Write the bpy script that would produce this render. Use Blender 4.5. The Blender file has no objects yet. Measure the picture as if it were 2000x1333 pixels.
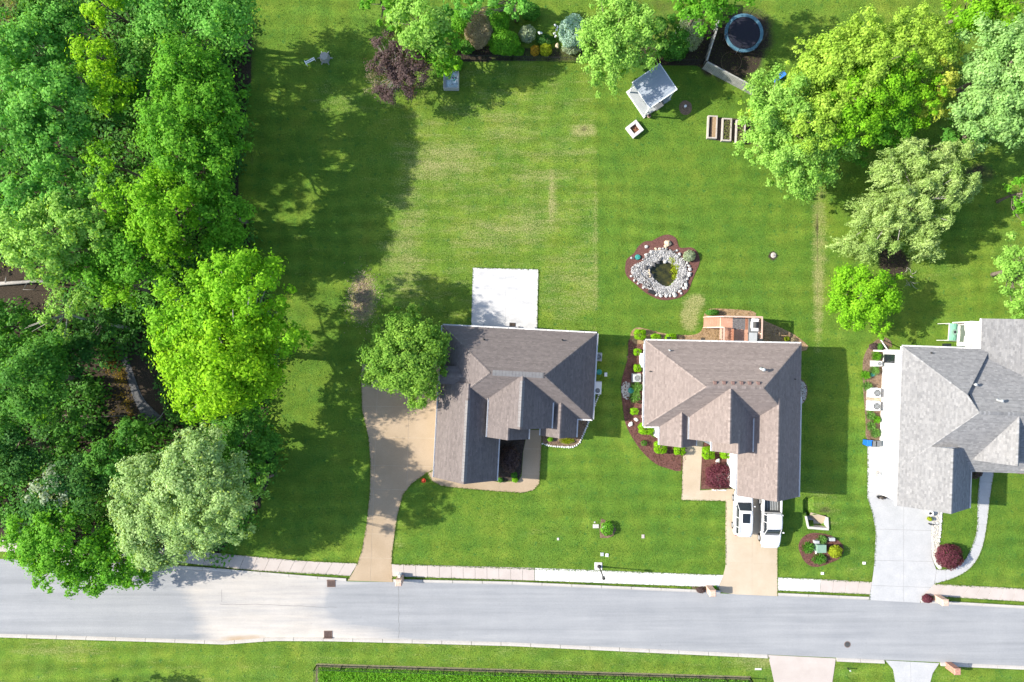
import bpy, bmesh, math, random
import numpy as np
from mathutils import Vector, Matrix

scene = bpy.context.scene
COL = scene.collection
R_ = math.radians
K = 19.0          # photo pixels per metre on the ground
HC = 70.0         # flying height of the drone

# ------------------------------------------------------------------ camera
cam_d = bpy.data.cameras.new('Camera')
cam_d.sensor_width = 36.0
cam_d.lens = 36.0 * HC / (2000.0 / K)
cam_d.clip_end = 6000.0
cam = bpy.data.objects.new('Camera', cam_d)
COL.objects.link(cam)
cam.location = (0, 0, HC)
cam.rotation_euler = (0, 0, 0)
scene.camera = cam

# ------------------------------------------------------------------ light
SUN_EL = R_(34.0)
to_sun = Vector((-math.cos(SUN_EL) * math.cos(R_(5)), math.cos(SUN_EL) * math.sin(R_(5)), math.sin(SUN_EL)))
world = bpy.data.worlds.new('World')
scene.world = world
world.use_nodes = True
wn = world.node_tree
wn.nodes.clear()
w_out = wn.nodes.new('ShaderNodeOutputWorld')
w_bg = wn.nodes.new('ShaderNodeBackground')
w_sky = wn.nodes.new('ShaderNodeTexSky')
w_sky.sky_type = 'NISHITA'
w_sky.sun_disc = False
w_sky.sun_elevation = SUN_EL
w_sky.sun_rotation = math.atan2(to_sun.x, to_sun.y)
w_sky.air_density = 1.0
w_sky.dust_density = 1.2
w_bg.inputs['Strength'].default_value = 0.138
wn.links.new(w_sky.outputs[0], w_bg.inputs[0])
wn.links.new(w_bg.outputs[0], w_out.inputs[0])
sun_d = bpy.data.lights.new('Sun', 'SUN')
sun_d.energy = 4.5
sun_d.angle = R_(0.6)
sun_d.color = (1.0, 0.93, 0.81)
sun = bpy.data.objects.new('Sun', sun_d)
COL.objects.link(sun)
sun.location = (-60, 5, 60)
sun.rotation_euler = to_sun.to_track_quat('Z', 'Y').to_euler()
vs = scene.view_settings
vs.view_transform = 'Standard'
vs.look = 'None'
vs.exposure = 1.05
vs.gamma = 1.0
vs.use_curve_mapping = False
scene.cycles.max_bounces = 6
scene.cycles.diffuse_bounces = 3
scene.cycles.transmission_bounces = 3
scene.cycles.transparent_max_bounces = 4

# ------------------------------------------------------------------ helpers
def G(px, py, h=0.0):
    """point of the photograph, at height h, in metres"""
    s = (HC - h) / HC / K
    return Vector(((px - 1000.0) * s, (666.5 - py) * s, h))

def link(o, parent=None):
    COL.objects.link(o)
    if parent is not None:
        o.parent = parent
    return o

def tag(o, label=None, cat=None, group=None, kind=None):
    if label: o['label'] = label
    if cat: o['category'] = cat
    if group: o['group'] = group
    if kind: o['kind'] = kind
    return o

def empty(name, loc=(0, 0, 0), rz=0.0):
    e = bpy.data.objects.new(name, None)
    e.empty_display_size = 0.3
    e.location = loc
    e.rotation_euler = (0, 0, rz)
    return link(e)

class MB:
    """collects simple shapes and links them as one mesh object"""
    def __init__(self):
        self.v = []; self.f = []
    def add(self, vs, fs):
        n = len(self.v)
        self.v += [tuple(v) for v in vs]
        self.f += [tuple(i + n for i in f) for f in fs]
        return self
    def box(self, x0, x1, y0, y1, z0, z1):
        return self.add([(x0,y0,z0),(x1,y0,z0),(x1,y1,z0),(x0,y1,z0),(x0,y0,z1),(x1,y0,z1),(x1,y1,z1),(x0,y1,z1)],
                        [(3,2,1,0),(4,5,6,7),(0,1,5,4),(1,2,6,5),(2,3,7,6),(3,0,4,7)])
    def rbox(self, c, s, rz=0.0, taper=1.0):
        """box with centre of base c, size s, turned by rz"""
        ca, sa = math.cos(rz), math.sin(rz)
        vs = []
        for z, k in ((0, 1.0), (s[2], taper)):
            for dx, dy in ((-1,-1),(1,-1),(1,1),(-1,1)):
                x, y = dx*s[0]/2*k, dy*s[1]/2*k
                vs.append((c[0]+x*ca-y*sa, c[1]+x*sa+y*ca, c[2]+z))
        return self.add(vs, [(3,2,1,0),(4,5,6,7),(0,1,5,4),(1,2,6,5),(2,3,7,6),(3,0,4,7)])
    def beam(self, a, b, w, h):
        """rectangular bar from a to b"""
        a, b = Vector(a), Vector(b)
        d = (b - a).normalized()
        up = Vector((0,0,1)) if abs(d.z) < .95 else Vector((1,0,0))
        s = d.cross(up).normalized(); u = s.cross(d)
        vs = []
        for p in (a, b):
            for i, j in ((-1,-1),(1,-1),(1,1),(-1,1)):
                vs.append(p + s*i*w/2 + u*j*h/2)
        return self.add(vs, [(0,1,2,3),(7,6,5,4),(4,5,1,0),(5,6,2,1),(6,7,3,2),(7,4,0,3)])
    def tube(self, pts, rad, n=7, cap=True):
        pts = [Vector(p) for p in pts]
        if not hasattr(rad, '__len__'): rad = [rad]*len(pts)
        vs = []
        for i, p in enumerate(pts):
            d = (pts[min(i+1, len(pts)-1)] - pts[max(i-1, 0)]).normalized()
            up = Vector((0,0,1)) if abs(d.z) < .9 else Vector((1,0,0))
            s = d.cross(up).normalized(); u = s.cross(d)
            for k in range(n):
                a = 2*math.pi*k/n
                vs.append(p + (s*math.cos(a) + u*math.sin(a))*rad[i])
        fs = []
        for i in range(len(pts)-1):
            for k in range(n):
                fs.append((i*n+k, i*n+(k+1)%n, (i+1)*n+(k+1)%n, (i+1)*n+k))
        if cap:
            fs.append(tuple(range(n-1, -1, -1)))
            fs.append(tuple((len(pts)-1)*n+k for k in range(n)))
        return self.add(vs, fs)
    def cyl(self, c, r, h, n=20, r2=None):
        r2 = r if r2 is None else r2
        vs = [(c[0]+r*math.cos(2*math.pi*k/n), c[1]+r*math.sin(2*math.pi*k/n), c[2]) for k in range(n)]
        vs += [(c[0]+r2*math.cos(2*math.pi*k/n), c[1]+r2*math.sin(2*math.pi*k/n), c[2]+h) for k in range(n)]
        fs = [(k,(k+1)%n,n+(k+1)%n,n+k) for k in range(n)] + [tuple(range(n-1,-1,-1)), tuple(range(n,2*n))]
        return self.add(vs, fs)
    def ring(self, c, r0, r1, h, n=32):
        vs = []
        for r, z in ((r0,0),(r1,0),(r1,h),(r0,h)):
            vs += [(c[0]+r*math.cos(2*math.pi*k/n), c[1]+r*math.sin(2*math.pi*k/n), c[2]+z) for k in range(n)]
        fs = []
        for j in range(4):
            for k in range(n):
                fs.append((j*n+k, j*n+(k+1)%n, ((j+1)%4)*n+(k+1)%n, ((j+1)%4)*n+k))
        return self.add(vs, fs)
    def loft(self, rings, cap=True):
        n = len(rings[0]); vs = [p for r in rings for p in r]; fs = []
        for i in range(len(rings)-1):
            for k in range(n):
                fs.append((i*n+k, i*n+(k+1)%n, (i+1)*n+(k+1)%n, (i+1)*n+k))
        if cap:
            fs.append(tuple(range(n-1,-1,-1))); fs.append(tuple((len(rings)-1)*n+k for k in range(n)))
        return self.add(vs, fs)
    def rock(self, c, s, rnd, n=2):
        """rough stone"""
        bm = bmesh.new()
        bmesh.ops.create_icosphere(bm, subdivisions=1, radius=1.0)
        rz = rnd.uniform(0, 6.28)
        vs = []
        for v in bm.verts:
            k = rnd.uniform(.75, 1.15)
            x, y, z = v.co.x*s[0]*k, v.co.y*s[1]*k, v.co.z*s[2]*k
            vs.append((c[0]+x*math.cos(rz)-y*math.sin(rz), c[1]+x*math.sin(rz)+y*math.cos(rz), c[2]+z))
        fs = [tuple(v.index for v in f.verts) for f in bm.faces]
        bm.free()
        return self.add(vs, fs)
    def build(self, name, mat, parent=None, smooth=False, bevel=0.0):
        me = bpy.data.meshes.new(name)
        me.from_pydata(self.v, [], self.f)
        bm = bmesh.new(); bm.from_mesh(me)
        bmesh.ops.recalc_face_normals(bm, faces=bm.faces)
        bm.to_mesh(me); bm.free()
        if smooth:
            me.polygons.foreach_set('use_smooth', [True]*len(me.polygons))
        me.materials.append(mat)
        o = bpy.data.objects.new(name, me)
        link(o, parent)
        if bevel > 0:
            m = o.modifiers.new('Bevel', 'BEVEL'); m.width = bevel; m.segments = 2; m.limit_method = 'ANGLE'
        return o

def catmull(pts, n=6, closed=True):
    out = []; N = len(pts)
    rng = range(N) if closed else range(N-1)
    for i in rng:
        if closed:
            p0, p1, p2, p3 = pts[i-1], pts[i], pts[(i+1) % N], pts[(i+2) % N]
        else:
            p0, p1, p2, p3 = pts[max(i-1,0)], pts[i], pts[i+1], pts[min(i+2,N-1)]
        for k in range(n):
            t = k/n
            out.append(tuple(.5*((2*b) + (-a+c)*t + (2*a-5*b+4*c-d)*t*t + (-a+3*b-3*c+d)*t**3) for a,b,c,d in zip(p0,p1,p2,p3)))
    if not closed: out.append(tuple(pts[-1]))
    return out

def interp(poly, x):
    """y on an open polyline at x"""
    for (x0,y0),(x1,y1) in zip(poly, poly[1:]):
        if x <= x1 or (x1,y1) == poly[-1]:
            return y0 + (y1-y0)*(x-x0)/(x1-x0)
    return poly[-1][1]

def prism(name, pts, z0, z1, mat, parent=None, bevel=0.0):
    """flat slab with a free outline; pts are photo pixels on the ground"""
    w = [G(p[0], p[1]) for p in pts]
    return slab(name, [(p.x, p.y) for p in w], z0, z1, mat, parent, bevel)

def slab(name, w, z0, z1, mat, parent=None, bevel=0.0):
    n = len(w)
    a = sum(w[i][0]*w[(i+1)%n][1] - w[(i+1)%n][0]*w[i][1] for i in range(n))
    if a < 0: w = w[::-1]
    vs = [(x,y,z0) for x,y in w] + [(x,y,z1) for x,y in w]
    fs = [tuple(range(n,2*n))] + [(i,(i+1)%n,n+(i+1)%n,n+i) for i in range(n)]
    me = bpy.data.meshes.new(name); me.from_pydata(vs, [], fs); me.materials.append(mat)
    o = bpy.data.objects.new(name, me); link(o, parent)
    if bevel > 0:
        m = o.modifiers.new('Bevel','BEVEL'); m.width = bevel; m.segments = 2; m.limit_method = 'ANGLE'
    return o

def panels(parent, piece, outline_px, cuts, z0, z1, mat, gap=0.03):
    """cut a slab outline along lines into separate panels. cuts: two families of lines, each a list of
    (pixel a, pixel b); panels lie between neighbouring lines of each family"""
    w = [G(*p) for p in outline_px]
    fams = []
    for fam in cuts:
        pts = [(G(*a), G(*b)) for a, b in fam]
        L = []
        for i, (A, B) in enumerate(pts):
            d = (B - A).normalized(); nrm = Vector((-d.y, d.x, 0)); M0 = (A+B)/2
            if len(pts) > 1:
                M1 = sum(pts[i+1], Vector())/2 if i < len(pts)-1 else M0*2 - sum(pts[i-1], Vector())/2
                if nrm.dot(M1-M0) < 0: nrm = -nrm
            L.append((A, nrm))
        fams.append(L)
    wb = [(p.x, p.y) for p in w]
    slab('joint_sand', wb, 0, z1-.012, MATS['joint'] if mat.name.startswith('aggregate') else MATS['joint_grey'], parent)
    def intervals(L):
        r = [(None, L[0])] if L else [(None, None)]
        for i in range(len(L)-1): r.append((L[i], L[i+1]))
        if L: r.append((L[-1], None))
        return r
    for lo1, hi1 in intervals(fams[0]):
        for lo2, hi2 in intervals(fams[1]):
            bm = bmesh.new()
            vs = [bm.verts.new((p.x, p.y, z1)) for p in w]
            f = bm.faces.new(vs)
            if f.normal.z < 0 or True:
                bmesh.ops.recalc_face_normals(bm, faces=bm.faces)
            bmesh.ops.triangulate(bm, faces=bm.faces[:])
            for ln, sgn in ((lo1,1),(hi1,-1),(lo2,1),(hi2,-1)):
                if ln is None: continue
                A, nr = ln
                nn = nr*sgn
                co = A + nn*(gap/2)
                bmesh.ops.bisect_plane(bm, geom=bm.verts[:]+bm.edges[:]+bm.faces[:], plane_co=co, plane_no=nn, clear_inner=True)
                if not bm.faces: break
            if not bm.faces or sum(fc.calc_area() for fc in bm.faces) < .05:
                bm.free(); continue
            for fc in bm.faces:
                fc.normal_update()
                if fc.normal.z < 0: fc.normal_flip()
            bmesh.ops.dissolve_limit(bm, angle_limit=.01, verts=bm.verts[:], edges=bm.edges[:])
            ext = bmesh.ops.extrude_face_region(bm, geom=bm.faces[:])
            for e in ext['geom']:
                if isinstance(e, bmesh.types.BMVert): e.co.z = z0
            bmesh.ops.recalc_face_normals(bm, faces=bm.faces)
            me = bpy.data.meshes.new(piece); bm.to_mesh(me); bm.free()
            me.materials.append(mat)
            link(bpy.data.objects.new(piece, me), parent)

# ------------------------------------------------------------------ materials
MATS = {}
def nodes_of(name):
    m = bpy.data.materials.new(name); m.use_nodes = True
    nt = m.node_tree; nt.nodes.clear()
    out = nt.nodes.new('ShaderNodeOutputMaterial')
    MATS[name] = m
    return m, nt, out

def noise(nt, scale, detail=4.0, vec=None, rough=.6):
    n = nt.nodes.new('ShaderNodeTexNoise'); n.inputs['Scale'].default_value = scale
    n.inputs['Detail'].default_value = detail; n.inputs['Roughness'].default_value = rough
    if vec is not None: nt.links.new(vec, n.inputs['Vector'])
    return n.outputs['Fac']

def ramp(nt, fac, stops):
    r = nt.nodes.new('ShaderNodeValToRGB')
    e = r.color_ramp.elements
    while len(e) > 1: e.remove(e[-1])
    for i, (p, c) in enumerate(stops):
        el = e[0] if i == 0 else e.new(p)
        el.position = p
        c = (c, c, c) if not hasattr(c, '__len__') else c
        el.color = (c[0], c[1], c[2], 1)
    nt.links.new(fac, r.inputs['Fac'])
    return r.outputs['Color']

def mixc(nt, fac, a, b, blend='MIX'):
    m = nt.nodes.new('ShaderNodeMix'); m.data_type = 'RGBA'; m.blend_type = blend
    for sock, val in ((m.inputs['Factor'], fac), (m.inputs[6], a), (m.inputs[7], b)):
        if hasattr(val, 'is_output'): nt.links.new(val, sock)
        elif hasattr(val, '__len__'): sock.default_value = (val[0], val[1], val[2], 1)
        else: sock.default_value = val
    return m.outputs[2]

def math_(nt, op, a, b=None, clamp=False):
    m = nt.nodes.new('ShaderNodeMath'); m.operation = op; m.use_clamp = clamp
    for i, val in enumerate((a, b)):
        if val is None: continue
        if hasattr(val, 'is_output'): nt.links.new(val, m.inputs[i])
        else: m.inputs[i].default_value = val
    return m.outputs[0]

def mat(name, col, col2=None, scale=3.0, rough=.85, bump=0.0, bscale=None, spec=.3, metal=0.0, fine=0.0, fscale=40.0, emit=None):
    """principled surface whose colour wanders between col and col2, with optional fine grain and relief"""
    m, nt, out = nodes_of(name)
    b = nt.nodes.new('ShaderNodeBsdfPrincipled')
    geo = nt.nodes.new('ShaderNodeNewGeometry'); pos = geo.outputs['Position']
    if col2 is None: col2 = tuple(c*.85 for c in col)
    c = ramp(nt, noise(nt, scale, 5, pos), [(.3, col), (.7, col2)])
    if fine > 0:
        g = ramp(nt, noise(nt, fscale, 2, pos), [(.3, 1-fine), (.7, 1+fine)])
        c = mixc(nt, 1.0, c, g, 'MULTIPLY')
    nt.links.new(c, b.inputs['Base Color'])
    b.inputs['Roughness'].default_value = rough
    b.inputs['Specular IOR Level'].default_value = spec
    b.inputs['Metallic'].default_value = metal
    if bump > 0:
        bp = nt.nodes.new('ShaderNodeBump'); bp.inputs['Strength'].default_value = 1.0
        bp.inputs['Distance'].default_value = bump
        nt.links.new(noise(nt, bscale or fscale, 3, pos), bp.inputs['Height'])
        nt.links.new(bp.outputs[0], b.inputs['Normal'])
    nt.links.new(b.outputs[0], out.inputs[0])
    return m

mat('concrete', (.435,.418,.392), (.522,.505,.479), .5, .9, fine=.06, fscale=18)
mat('concrete_grey', (.365,.370,.378), (.426,.426,.431), .8, .9, fine=.1, fscale=14)
mat('aggregate', (.313,.235,.152), (.392,.304,.213), .28, .95, fine=.2, fscale=22, bump=.01)
mat('aggregate_pale', (.400,.322,.231), (.479,.409,.318), .35, .95, fine=.16, fscale=20, bump=.01)
mat('joint', (.418,.348,.261), (.487,.418,.322), 2)
mat('joint_grey', (.226,.226,.226), (.278,.278,.278), 2)
mat('mulch_red', (.100,.044,.037), (.157,.074,.061), 6, 1, fine=.45, fscale=14, bump=.03)
mat('mulch_brown', (.148,.100,.070), (.217,.152,.104), 5, 1, fine=.35, fscale=14, bump=.03)
mat('mulch_dark', (.045,.033,.028), (.085,.065,.05), 5, 1, fine=.35, fscale=14, bump=.03)
mat('straw', (.261,.174,.096), (.348,.244,.148), 5, 1, fine=.3, fscale=14, bump=.02)
mat('bark', (.12,.095,.075), (.2,.17,.14), 4, 1, fine=.3, fscale=15, bump=.03)
mat('bark_pale', (.36,.34,.31), (.26,.24,.22), 4, 1, fine=.25, fscale=15, bump=.02)
mat('white_paint', (.80,.80,.80), (.76,.76,.765), 1.0, .55)
mat('siding_white', (.74,.74,.75), (.79,.79,.79), .6, .6)
mat('siding_tan', (.52,.46,.38), (.47,.41,.34), .6, .7)
mat('brick', (.33,.16,.115), (.44,.25,.19), 6, .9, fine=.25, fscale=9, bump=.01)
mat('brick_pale', (.50,.33,.25), (.60,.44,.36), 5, .9, fine=.2, fscale=9, bump=.01)
mat('black_metal', (.018,.018,.02), (.03,.03,.03), 3, .5, spec=.4)
mat('grey_metal', (.34,.36,.37), (.42,.44,.45), 2, .45, spec=.5)
mat('steel_roof', (.27,.31,.36), (.33,.37,.42), .6, .5, spec=.35)  # gazebo roof; colour darkened to carry the shade of the tree beside it
mat('green_box', (.16,.27,.20), (.22,.33,.26), 2, .6)
mat('green_lid', (.03,.22,.19), (.05,.30,.26), 2, .5)
mat('glass_dark', (.012,.016,.022), (.02,.026,.032), 1, .06, spec=.6)
mat('car_white', (.72,.72,.725), (.70,.70,.71), .5, .18, spec=.6)
mat('tyre', (.012,.012,.012), (.02,.02,.02), 5, .9)
mat('rim', (.45,.46,.48), (.55,.56,.58), 3, .3, metal=.6)
mat('lamp_red', (.35,.02,.02), (.3,.02,.02), 3, .2)
mat('lamp_clear', (.7,.72,.75), (.75,.77,.8), 3, .1)
mat('bed_liner', (.045,.047,.05), (.075,.078,.08), 5, .8)
mat('deck_wood', (.461,.244,.165), (.539,.313,.226), 1.2, .8, fine=.12, fscale=12)
mat('deck_rail', (.539,.365,.287), (.592,.418,.348), 1.5, .8, fine=.08)
mat('old_wood', (.261,.261,.244), (.365,.365,.339), 2, .9, fine=.15, fscale=16, bump=.006)
mat('bed_wood', (.365,.322,.287), (.452,.409,.374), 3, .9, fine=.2, fscale=14)
mat('soil', (.03,.022,.018), (.07,.055,.045), 6, 1, fine=.5, fscale=12, bump=.03)
mat('stone_white', (.539,.531,.505), (.652,.644,.618), 5, .85, fine=.15, fscale=18)
mat('drain_iron', (.13,.085,.07), (.19,.13,.11), 6, .9, fine=.3)
mat('pond_stone', (.40,.39,.37), (.52,.51,.49), 5, .85, fine=.2, fscale=18)
mat('stone_tan', (.50,.39,.26), (.58,.47,.33), 4, .85, fine=.15)
mat('stone_dark', (.05,.05,.055), (.11,.11,.115), 5, .8, fine=.3)
mat('blue_pad', (.06,.14,.19), (.10,.22,.29), 2, .5)  # trampoline pad; blue lowered, tree shade worked into the colour
mat('tramp_mat', (.012,.012,.022), (.018,.018,.03), 4, .7)
mat('blue_plastic', (.01,.12,.55), (.015,.16,.62), 2, .4)
mat('grey_plastic', (.11,.12,.13), (.15,.16,.17), 2, .5)
mat('teal_tarp', (.13,.33,.22), (.17,.38,.26), 2, .7)
mat('red_plastic', (.5,.06,.02), (.45,.05,.02), 2, .5)
mat('rug', (.09,.085,.09), (.17,.165,.17), 14, .95, fine=.4, fscale=10)
mat('ash', (.06,.03,.02), (.28,.12,.06), 7, 1, fine=.5, fscale=9, bump=.04)
mat('roof_deck', (.10,.09,.085), (.12,.11,.10), 2, .9)
mat('rust', (.22,.09,.055), (.3,.14,.09), 6, .9, fine=.3)
mat('poly_blue', (.42,.52,.56), (.62,.70,.73), 3.2, .35, fine=.25, fscale=5)
mat('moss', (.10,.17,.03), (.2,.26,.05), 6, 1, fine=.4)

def attr_mat(name, rough=.8, spec=.2, fine=0.0, bump=0.0, fscale=25, mul=1.0):
    m, nt, out = nodes_of(name)
    b = nt.nodes.new('ShaderNodeBsdfPrincipled')
    a = nt.nodes.new('ShaderNodeAttribute'); a.attribute_name = 'Col'
    c = a.outputs['Color']
    geo = nt.nodes.new('ShaderNodeNewGeometry')
    if fine > 0:
        c = mixc(nt, 1.0, c, ramp(nt, noise(nt, fscale, 3, geo.outputs['Position']), [(.3,1-fine),(.7,1+fine)]), 'MULTIPLY')
    nt.links.new(c, b.inputs['Base Color'])
    b.inputs['Roughness'].default_value = rough
    b.inputs['Specular IOR Level'].default_value = spec
    if bump > 0:
        bp = nt.nodes.new('ShaderNodeBump'); bp.inputs['Distance'].default_value = bump
        nt.links.new(noise(nt, fscale, 3, geo.outputs['Position']), bp.inputs['Height'])
        nt.links.new(bp.outputs[0], b.inputs['Normal'])
    nt.links.new(b.outputs[0], out.inputs[0])
    return m
attr_mat('shingle', .95, .15, fine=.12, fscale=16)
attr_mat('pebble', .85, .25)

m, nt, out = nodes_of('leaf')
a = nt.nodes.new('ShaderNodeAttribute'); a.attribute_name = 'Col'
d = nt.nodes.new('ShaderNodeBsdfPrincipled'); d.inputs['Roughness'].default_value = .6; d.inputs['Specular IOR Level'].default_value = .12
t = nt.nodes.new('ShaderNodeBsdfTranslucent')
mx = nt.nodes.new('ShaderNodeMixShader'); mx.inputs[0].default_value = .45
nt.links.new(a.outputs['Color'], d.inputs['Base Color'])
tc = mixc(nt, 1.0, a.outputs['Color'], (1.45, 1.3, .45), 'MULTIPLY')
nt.links.new(tc, t.inputs['Color'])
nt.links.new(d.outputs[0], mx.inputs[1]); nt.links.new(t.outputs[0], mx.inputs[2])
nt.links.new(mx.outputs[0], out.inputs[0])

m, nt, out = nodes_of('pond_water')
b = nt.nodes.new('ShaderNodeBsdfPrincipled'); geo = nt.nodes.new('ShaderNodeNewGeometry')
nt.links.new(ramp(nt, noise(nt, 1.6, 4, geo.outputs['Position']), [(.35,(.018,.02,.008)),(.6,(.05,.05,.012)),(.75,(.10,.075,.015))]), b.inputs['Base Color'])
b.inputs['Roughness'].default_value = .08
bp = nt.nodes.new('ShaderNodeBump'); bp.inputs['Distance'].default_value = .01
nt.links.new(noise(nt, 6, 2, geo.outputs['Position']), bp.inputs['Height']); nt.links.new(bp.outputs[0], b.inputs['Normal'])
nt.links.new(b.outputs[0], out.inputs[0])

# grass: colour from three painted-by-wear masks (dry, bare soil, lushness) and several noises
m, nt, out = nodes_of('lawn')
b = nt.nodes.new('ShaderNodeBsdfPrincipled'); geo = nt.nodes.new('ShaderNodeNewGeometry'); pos = geo.outputs['Position']
at = nt.nodes.new('ShaderNodeAttribute'); at.attribute_name = 'wear'
sep = nt.nodes.new('ShaderNodeSeparateColor'); nt.links.new(at.outputs['Color'], sep.inputs[0])
dry, bare, lush = sep.outputs[0], sep.outputs[1], sep.outputs[2]
n_big = noise(nt, .12, 4, pos); n_mid = noise(nt, .55, 6, pos, .68); n_fine = noise(nt, 7.0, 4, pos, .75); n_hair = noise(nt, 26.0, 2, pos, .8)
green = ramp(nt, n_mid, [(.25, (.086,.168,.020)), (.5, (.126,.214,.026)), (.75, (.178,.256,.038))])
lushc = ramp(nt, n_mid, [(.25, (.074,.158,.019)), (.75, (.128,.219,.027))])
green = mixc(nt, lush, green, lushc)
sepx = nt.nodes.new('ShaderNodeSeparateXYZ'); nt.links.new(pos, sepx.inputs[0])
n_patch0 = noise(nt, .07, 3, pos)
# mowing passes: bands along x, wandering a little
sy = math_(nt, 'ADD', math_(nt, 'MULTIPLY', sepx.outputs[1], 3.6), math_(nt, 'MULTIPLY', n_big, 11.0))
band = math_(nt, 'MULTIPLY', math_(nt, 'SINE', sy), math_(nt, 'MULTIPLY', math_(nt, 'SUBTRACT', n_patch0, .3, True), .42))
sx = math_(nt, 'ADD', math_(nt, 'MULTIPLY', sepx.outputs[0], 2.9), math_(nt, 'MULTIPLY', n_big, 8.0))
band2 = math_(nt, 'MULTIPLY', math_(nt, 'SINE', sx), math_(nt, 'MULTIPLY', math_(nt, 'SUBTRACT', n_patch0, .35, True), .30))
bsum = math_(nt, 'ADD', math_(nt, 'ADD', band, band2), 1.0)
green = mixc(nt, 1.0, green, bsum, 'MULTIPLY')
n_patch = noise(nt, .3, 5, pos, .65)
green = mixc(nt, 1.0, green, ramp(nt, n_patch, [(.3, (.74,.88,1.0)), (.5, (1,1,1)), (.68, (1.34,1.12,1.15))]), 'MULTIPLY')
n_weed = noise(nt, 1.9, 3, pos, .6)
green = mixc(nt, math_(nt, 'MULTIPLY', math_(nt, 'SUBTRACT', n_weed, .58), 6.0, True), green, (.050,.145,.028))
n_w2 = noise(nt, 3.1, 3, pos, .6)
green = mixc(nt, math_(nt, 'MULTIPLY', math_(nt, 'SUBTRACT', n_w2, .62), 5.0, True), green, (.21,.27,.055))
mpd = nt.nodes.new('ShaderNodeMapping'); mpd.inputs['Scale'].default_value = (.35, 1.7, 1); nt.links.new(pos, mpd.inputs[0])
n_str = noise(nt, .8, 6, mpd.outputs[0], .7)
dryc = ramp(nt, n_fine, [(.3, (.20,.245,.05)), (.7, (.36,.33,.16))])
dryf = math_(nt, 'MULTIPLY', math_(nt, 'ADD', math_(nt, 'SUBTRACT', math_(nt,'ADD', n_str, math_(nt,'MULTIPLY', n_fine, .8)), 1.12), math_(nt, 'MULTIPLY', dry, .36)), 2.4, True)
c = mixc(nt, dryf, green, dryc)
g = ramp(nt, n_fine, [(.25, .55), (.75, 1.45)])
c = mixc(nt, 1.0, c, g, 'MULTIPLY')
g2 = ramp(nt, n_hair, [(.3, .74), (.7, 1.26)])
c = mixc(nt, 1.0, c, g2, 'MULTIPLY')
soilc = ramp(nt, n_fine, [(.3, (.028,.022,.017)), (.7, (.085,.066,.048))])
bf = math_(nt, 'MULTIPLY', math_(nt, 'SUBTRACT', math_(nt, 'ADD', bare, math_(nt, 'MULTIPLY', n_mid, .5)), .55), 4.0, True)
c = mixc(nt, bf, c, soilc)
nt.links.new(c, b.inputs['Base Color']); b.inputs['Roughness'].default_value = 1.0; b.inputs['Specular IOR Level'].default_value = .1
bp = nt.nodes.new('ShaderNodeBump'); bp.inputs['Distance'].default_value = .09
nt.links.new(math_(nt, 'ADD', n_fine, math_(nt, 'MULTIPLY', n_hair, .5)), bp.inputs['Height']); nt.links.new(bp.outputs[0], b.inputs['Normal'])
nt.links.new(b.outputs[0], out.inputs[0])

# road: pale worn asphalt with washed-out sand
m, nt, out = nodes_of('asphalt')
b = nt.nodes.new('ShaderNodeBsdfPrincipled'); geo = nt.nodes.new('ShaderNodeNewGeometry'); pos = geo.outputs['Position']
at = nt.nodes.new('ShaderNodeAttribute'); at.attribute_name = 'wear'
sep = nt.nodes.new('ShaderNodeSeparateColor'); nt.links.new(at.outputs['Color'], sep.inputs[0])
mp = nt.nodes.new('ShaderNodeMapping'); mp.inputs['Scale'].default_value = (.12, 1.5, 1)
nt.links.new(pos, mp.inputs[0])
streak = noise(nt, 1.0, 5, mp.outputs[0]); blot = noise(nt, .35, 5, pos); fine = noise(nt, 24, 2, pos)
base = ramp(nt, streak, [(.3, (.252,.259,.271)), (.7, (.322,.325,.332))])
base = mixc(nt, .35, base, ramp(nt, blot, [(.3,(.235,.244,.261)),(.7,(.335,.338,.344))]))
mp2 = nt.nodes.new('ShaderNodeMapping'); mp2.inputs['Scale'].default_value = (.03, 1.1, 1); mp2.inputs['Rotation'].default_value = (0, 0, .035); nt.links.new(pos, mp2.inputs[0])
base = mixc(nt, 1.0, base, ramp(nt, noise(nt, 1.0, 3, mp2.outputs[0]), [(.35, (.80,.815,.83)), (.5, (.91,.922,.935)), (.65, (.98,.988,.995))]), 'MULTIPLY')
sandc = ramp(nt, blot, [(.3, (.47,.425,.375)), (.7, (.522,.479,.435))])
sf = math_(nt, 'MULTIPLY', math_(nt, 'SUBTRACT', math_(nt, 'ADD', sep.outputs[0], math_(nt, 'MULTIPLY', streak, .7)), .62), 1.7, True)
c = mixc(nt, sf, base, sandc)
dirtc = (.36,.27,.18)
df = math_(nt, 'MULTIPLY', math_(nt, 'SUBTRACT', math_(nt, 'ADD', sep.outputs[1], math_(nt, 'MULTIPLY', blot, .7)), .75), 3.0, True)
c = mixc(nt, df, c, dirtc)
c = mixc(nt, 1.0, c, ramp(nt, fine, [(.3,.86),(.7,1.14)]), 'MULTIPLY')
sp = noise(nt, 2.6, 4, pos, .7)
c = mixc(nt, math_(nt, 'MULTIPLY', math_(nt, 'SUBTRACT', sp, .64), 5.0, True), c, (.17,.17,.18))
nt.links.new(c, b.inputs['Base Color']); b.inputs['Roughness'].default_value = .9
nt.links.new(b.outputs[0], out.inputs[0])

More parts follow.
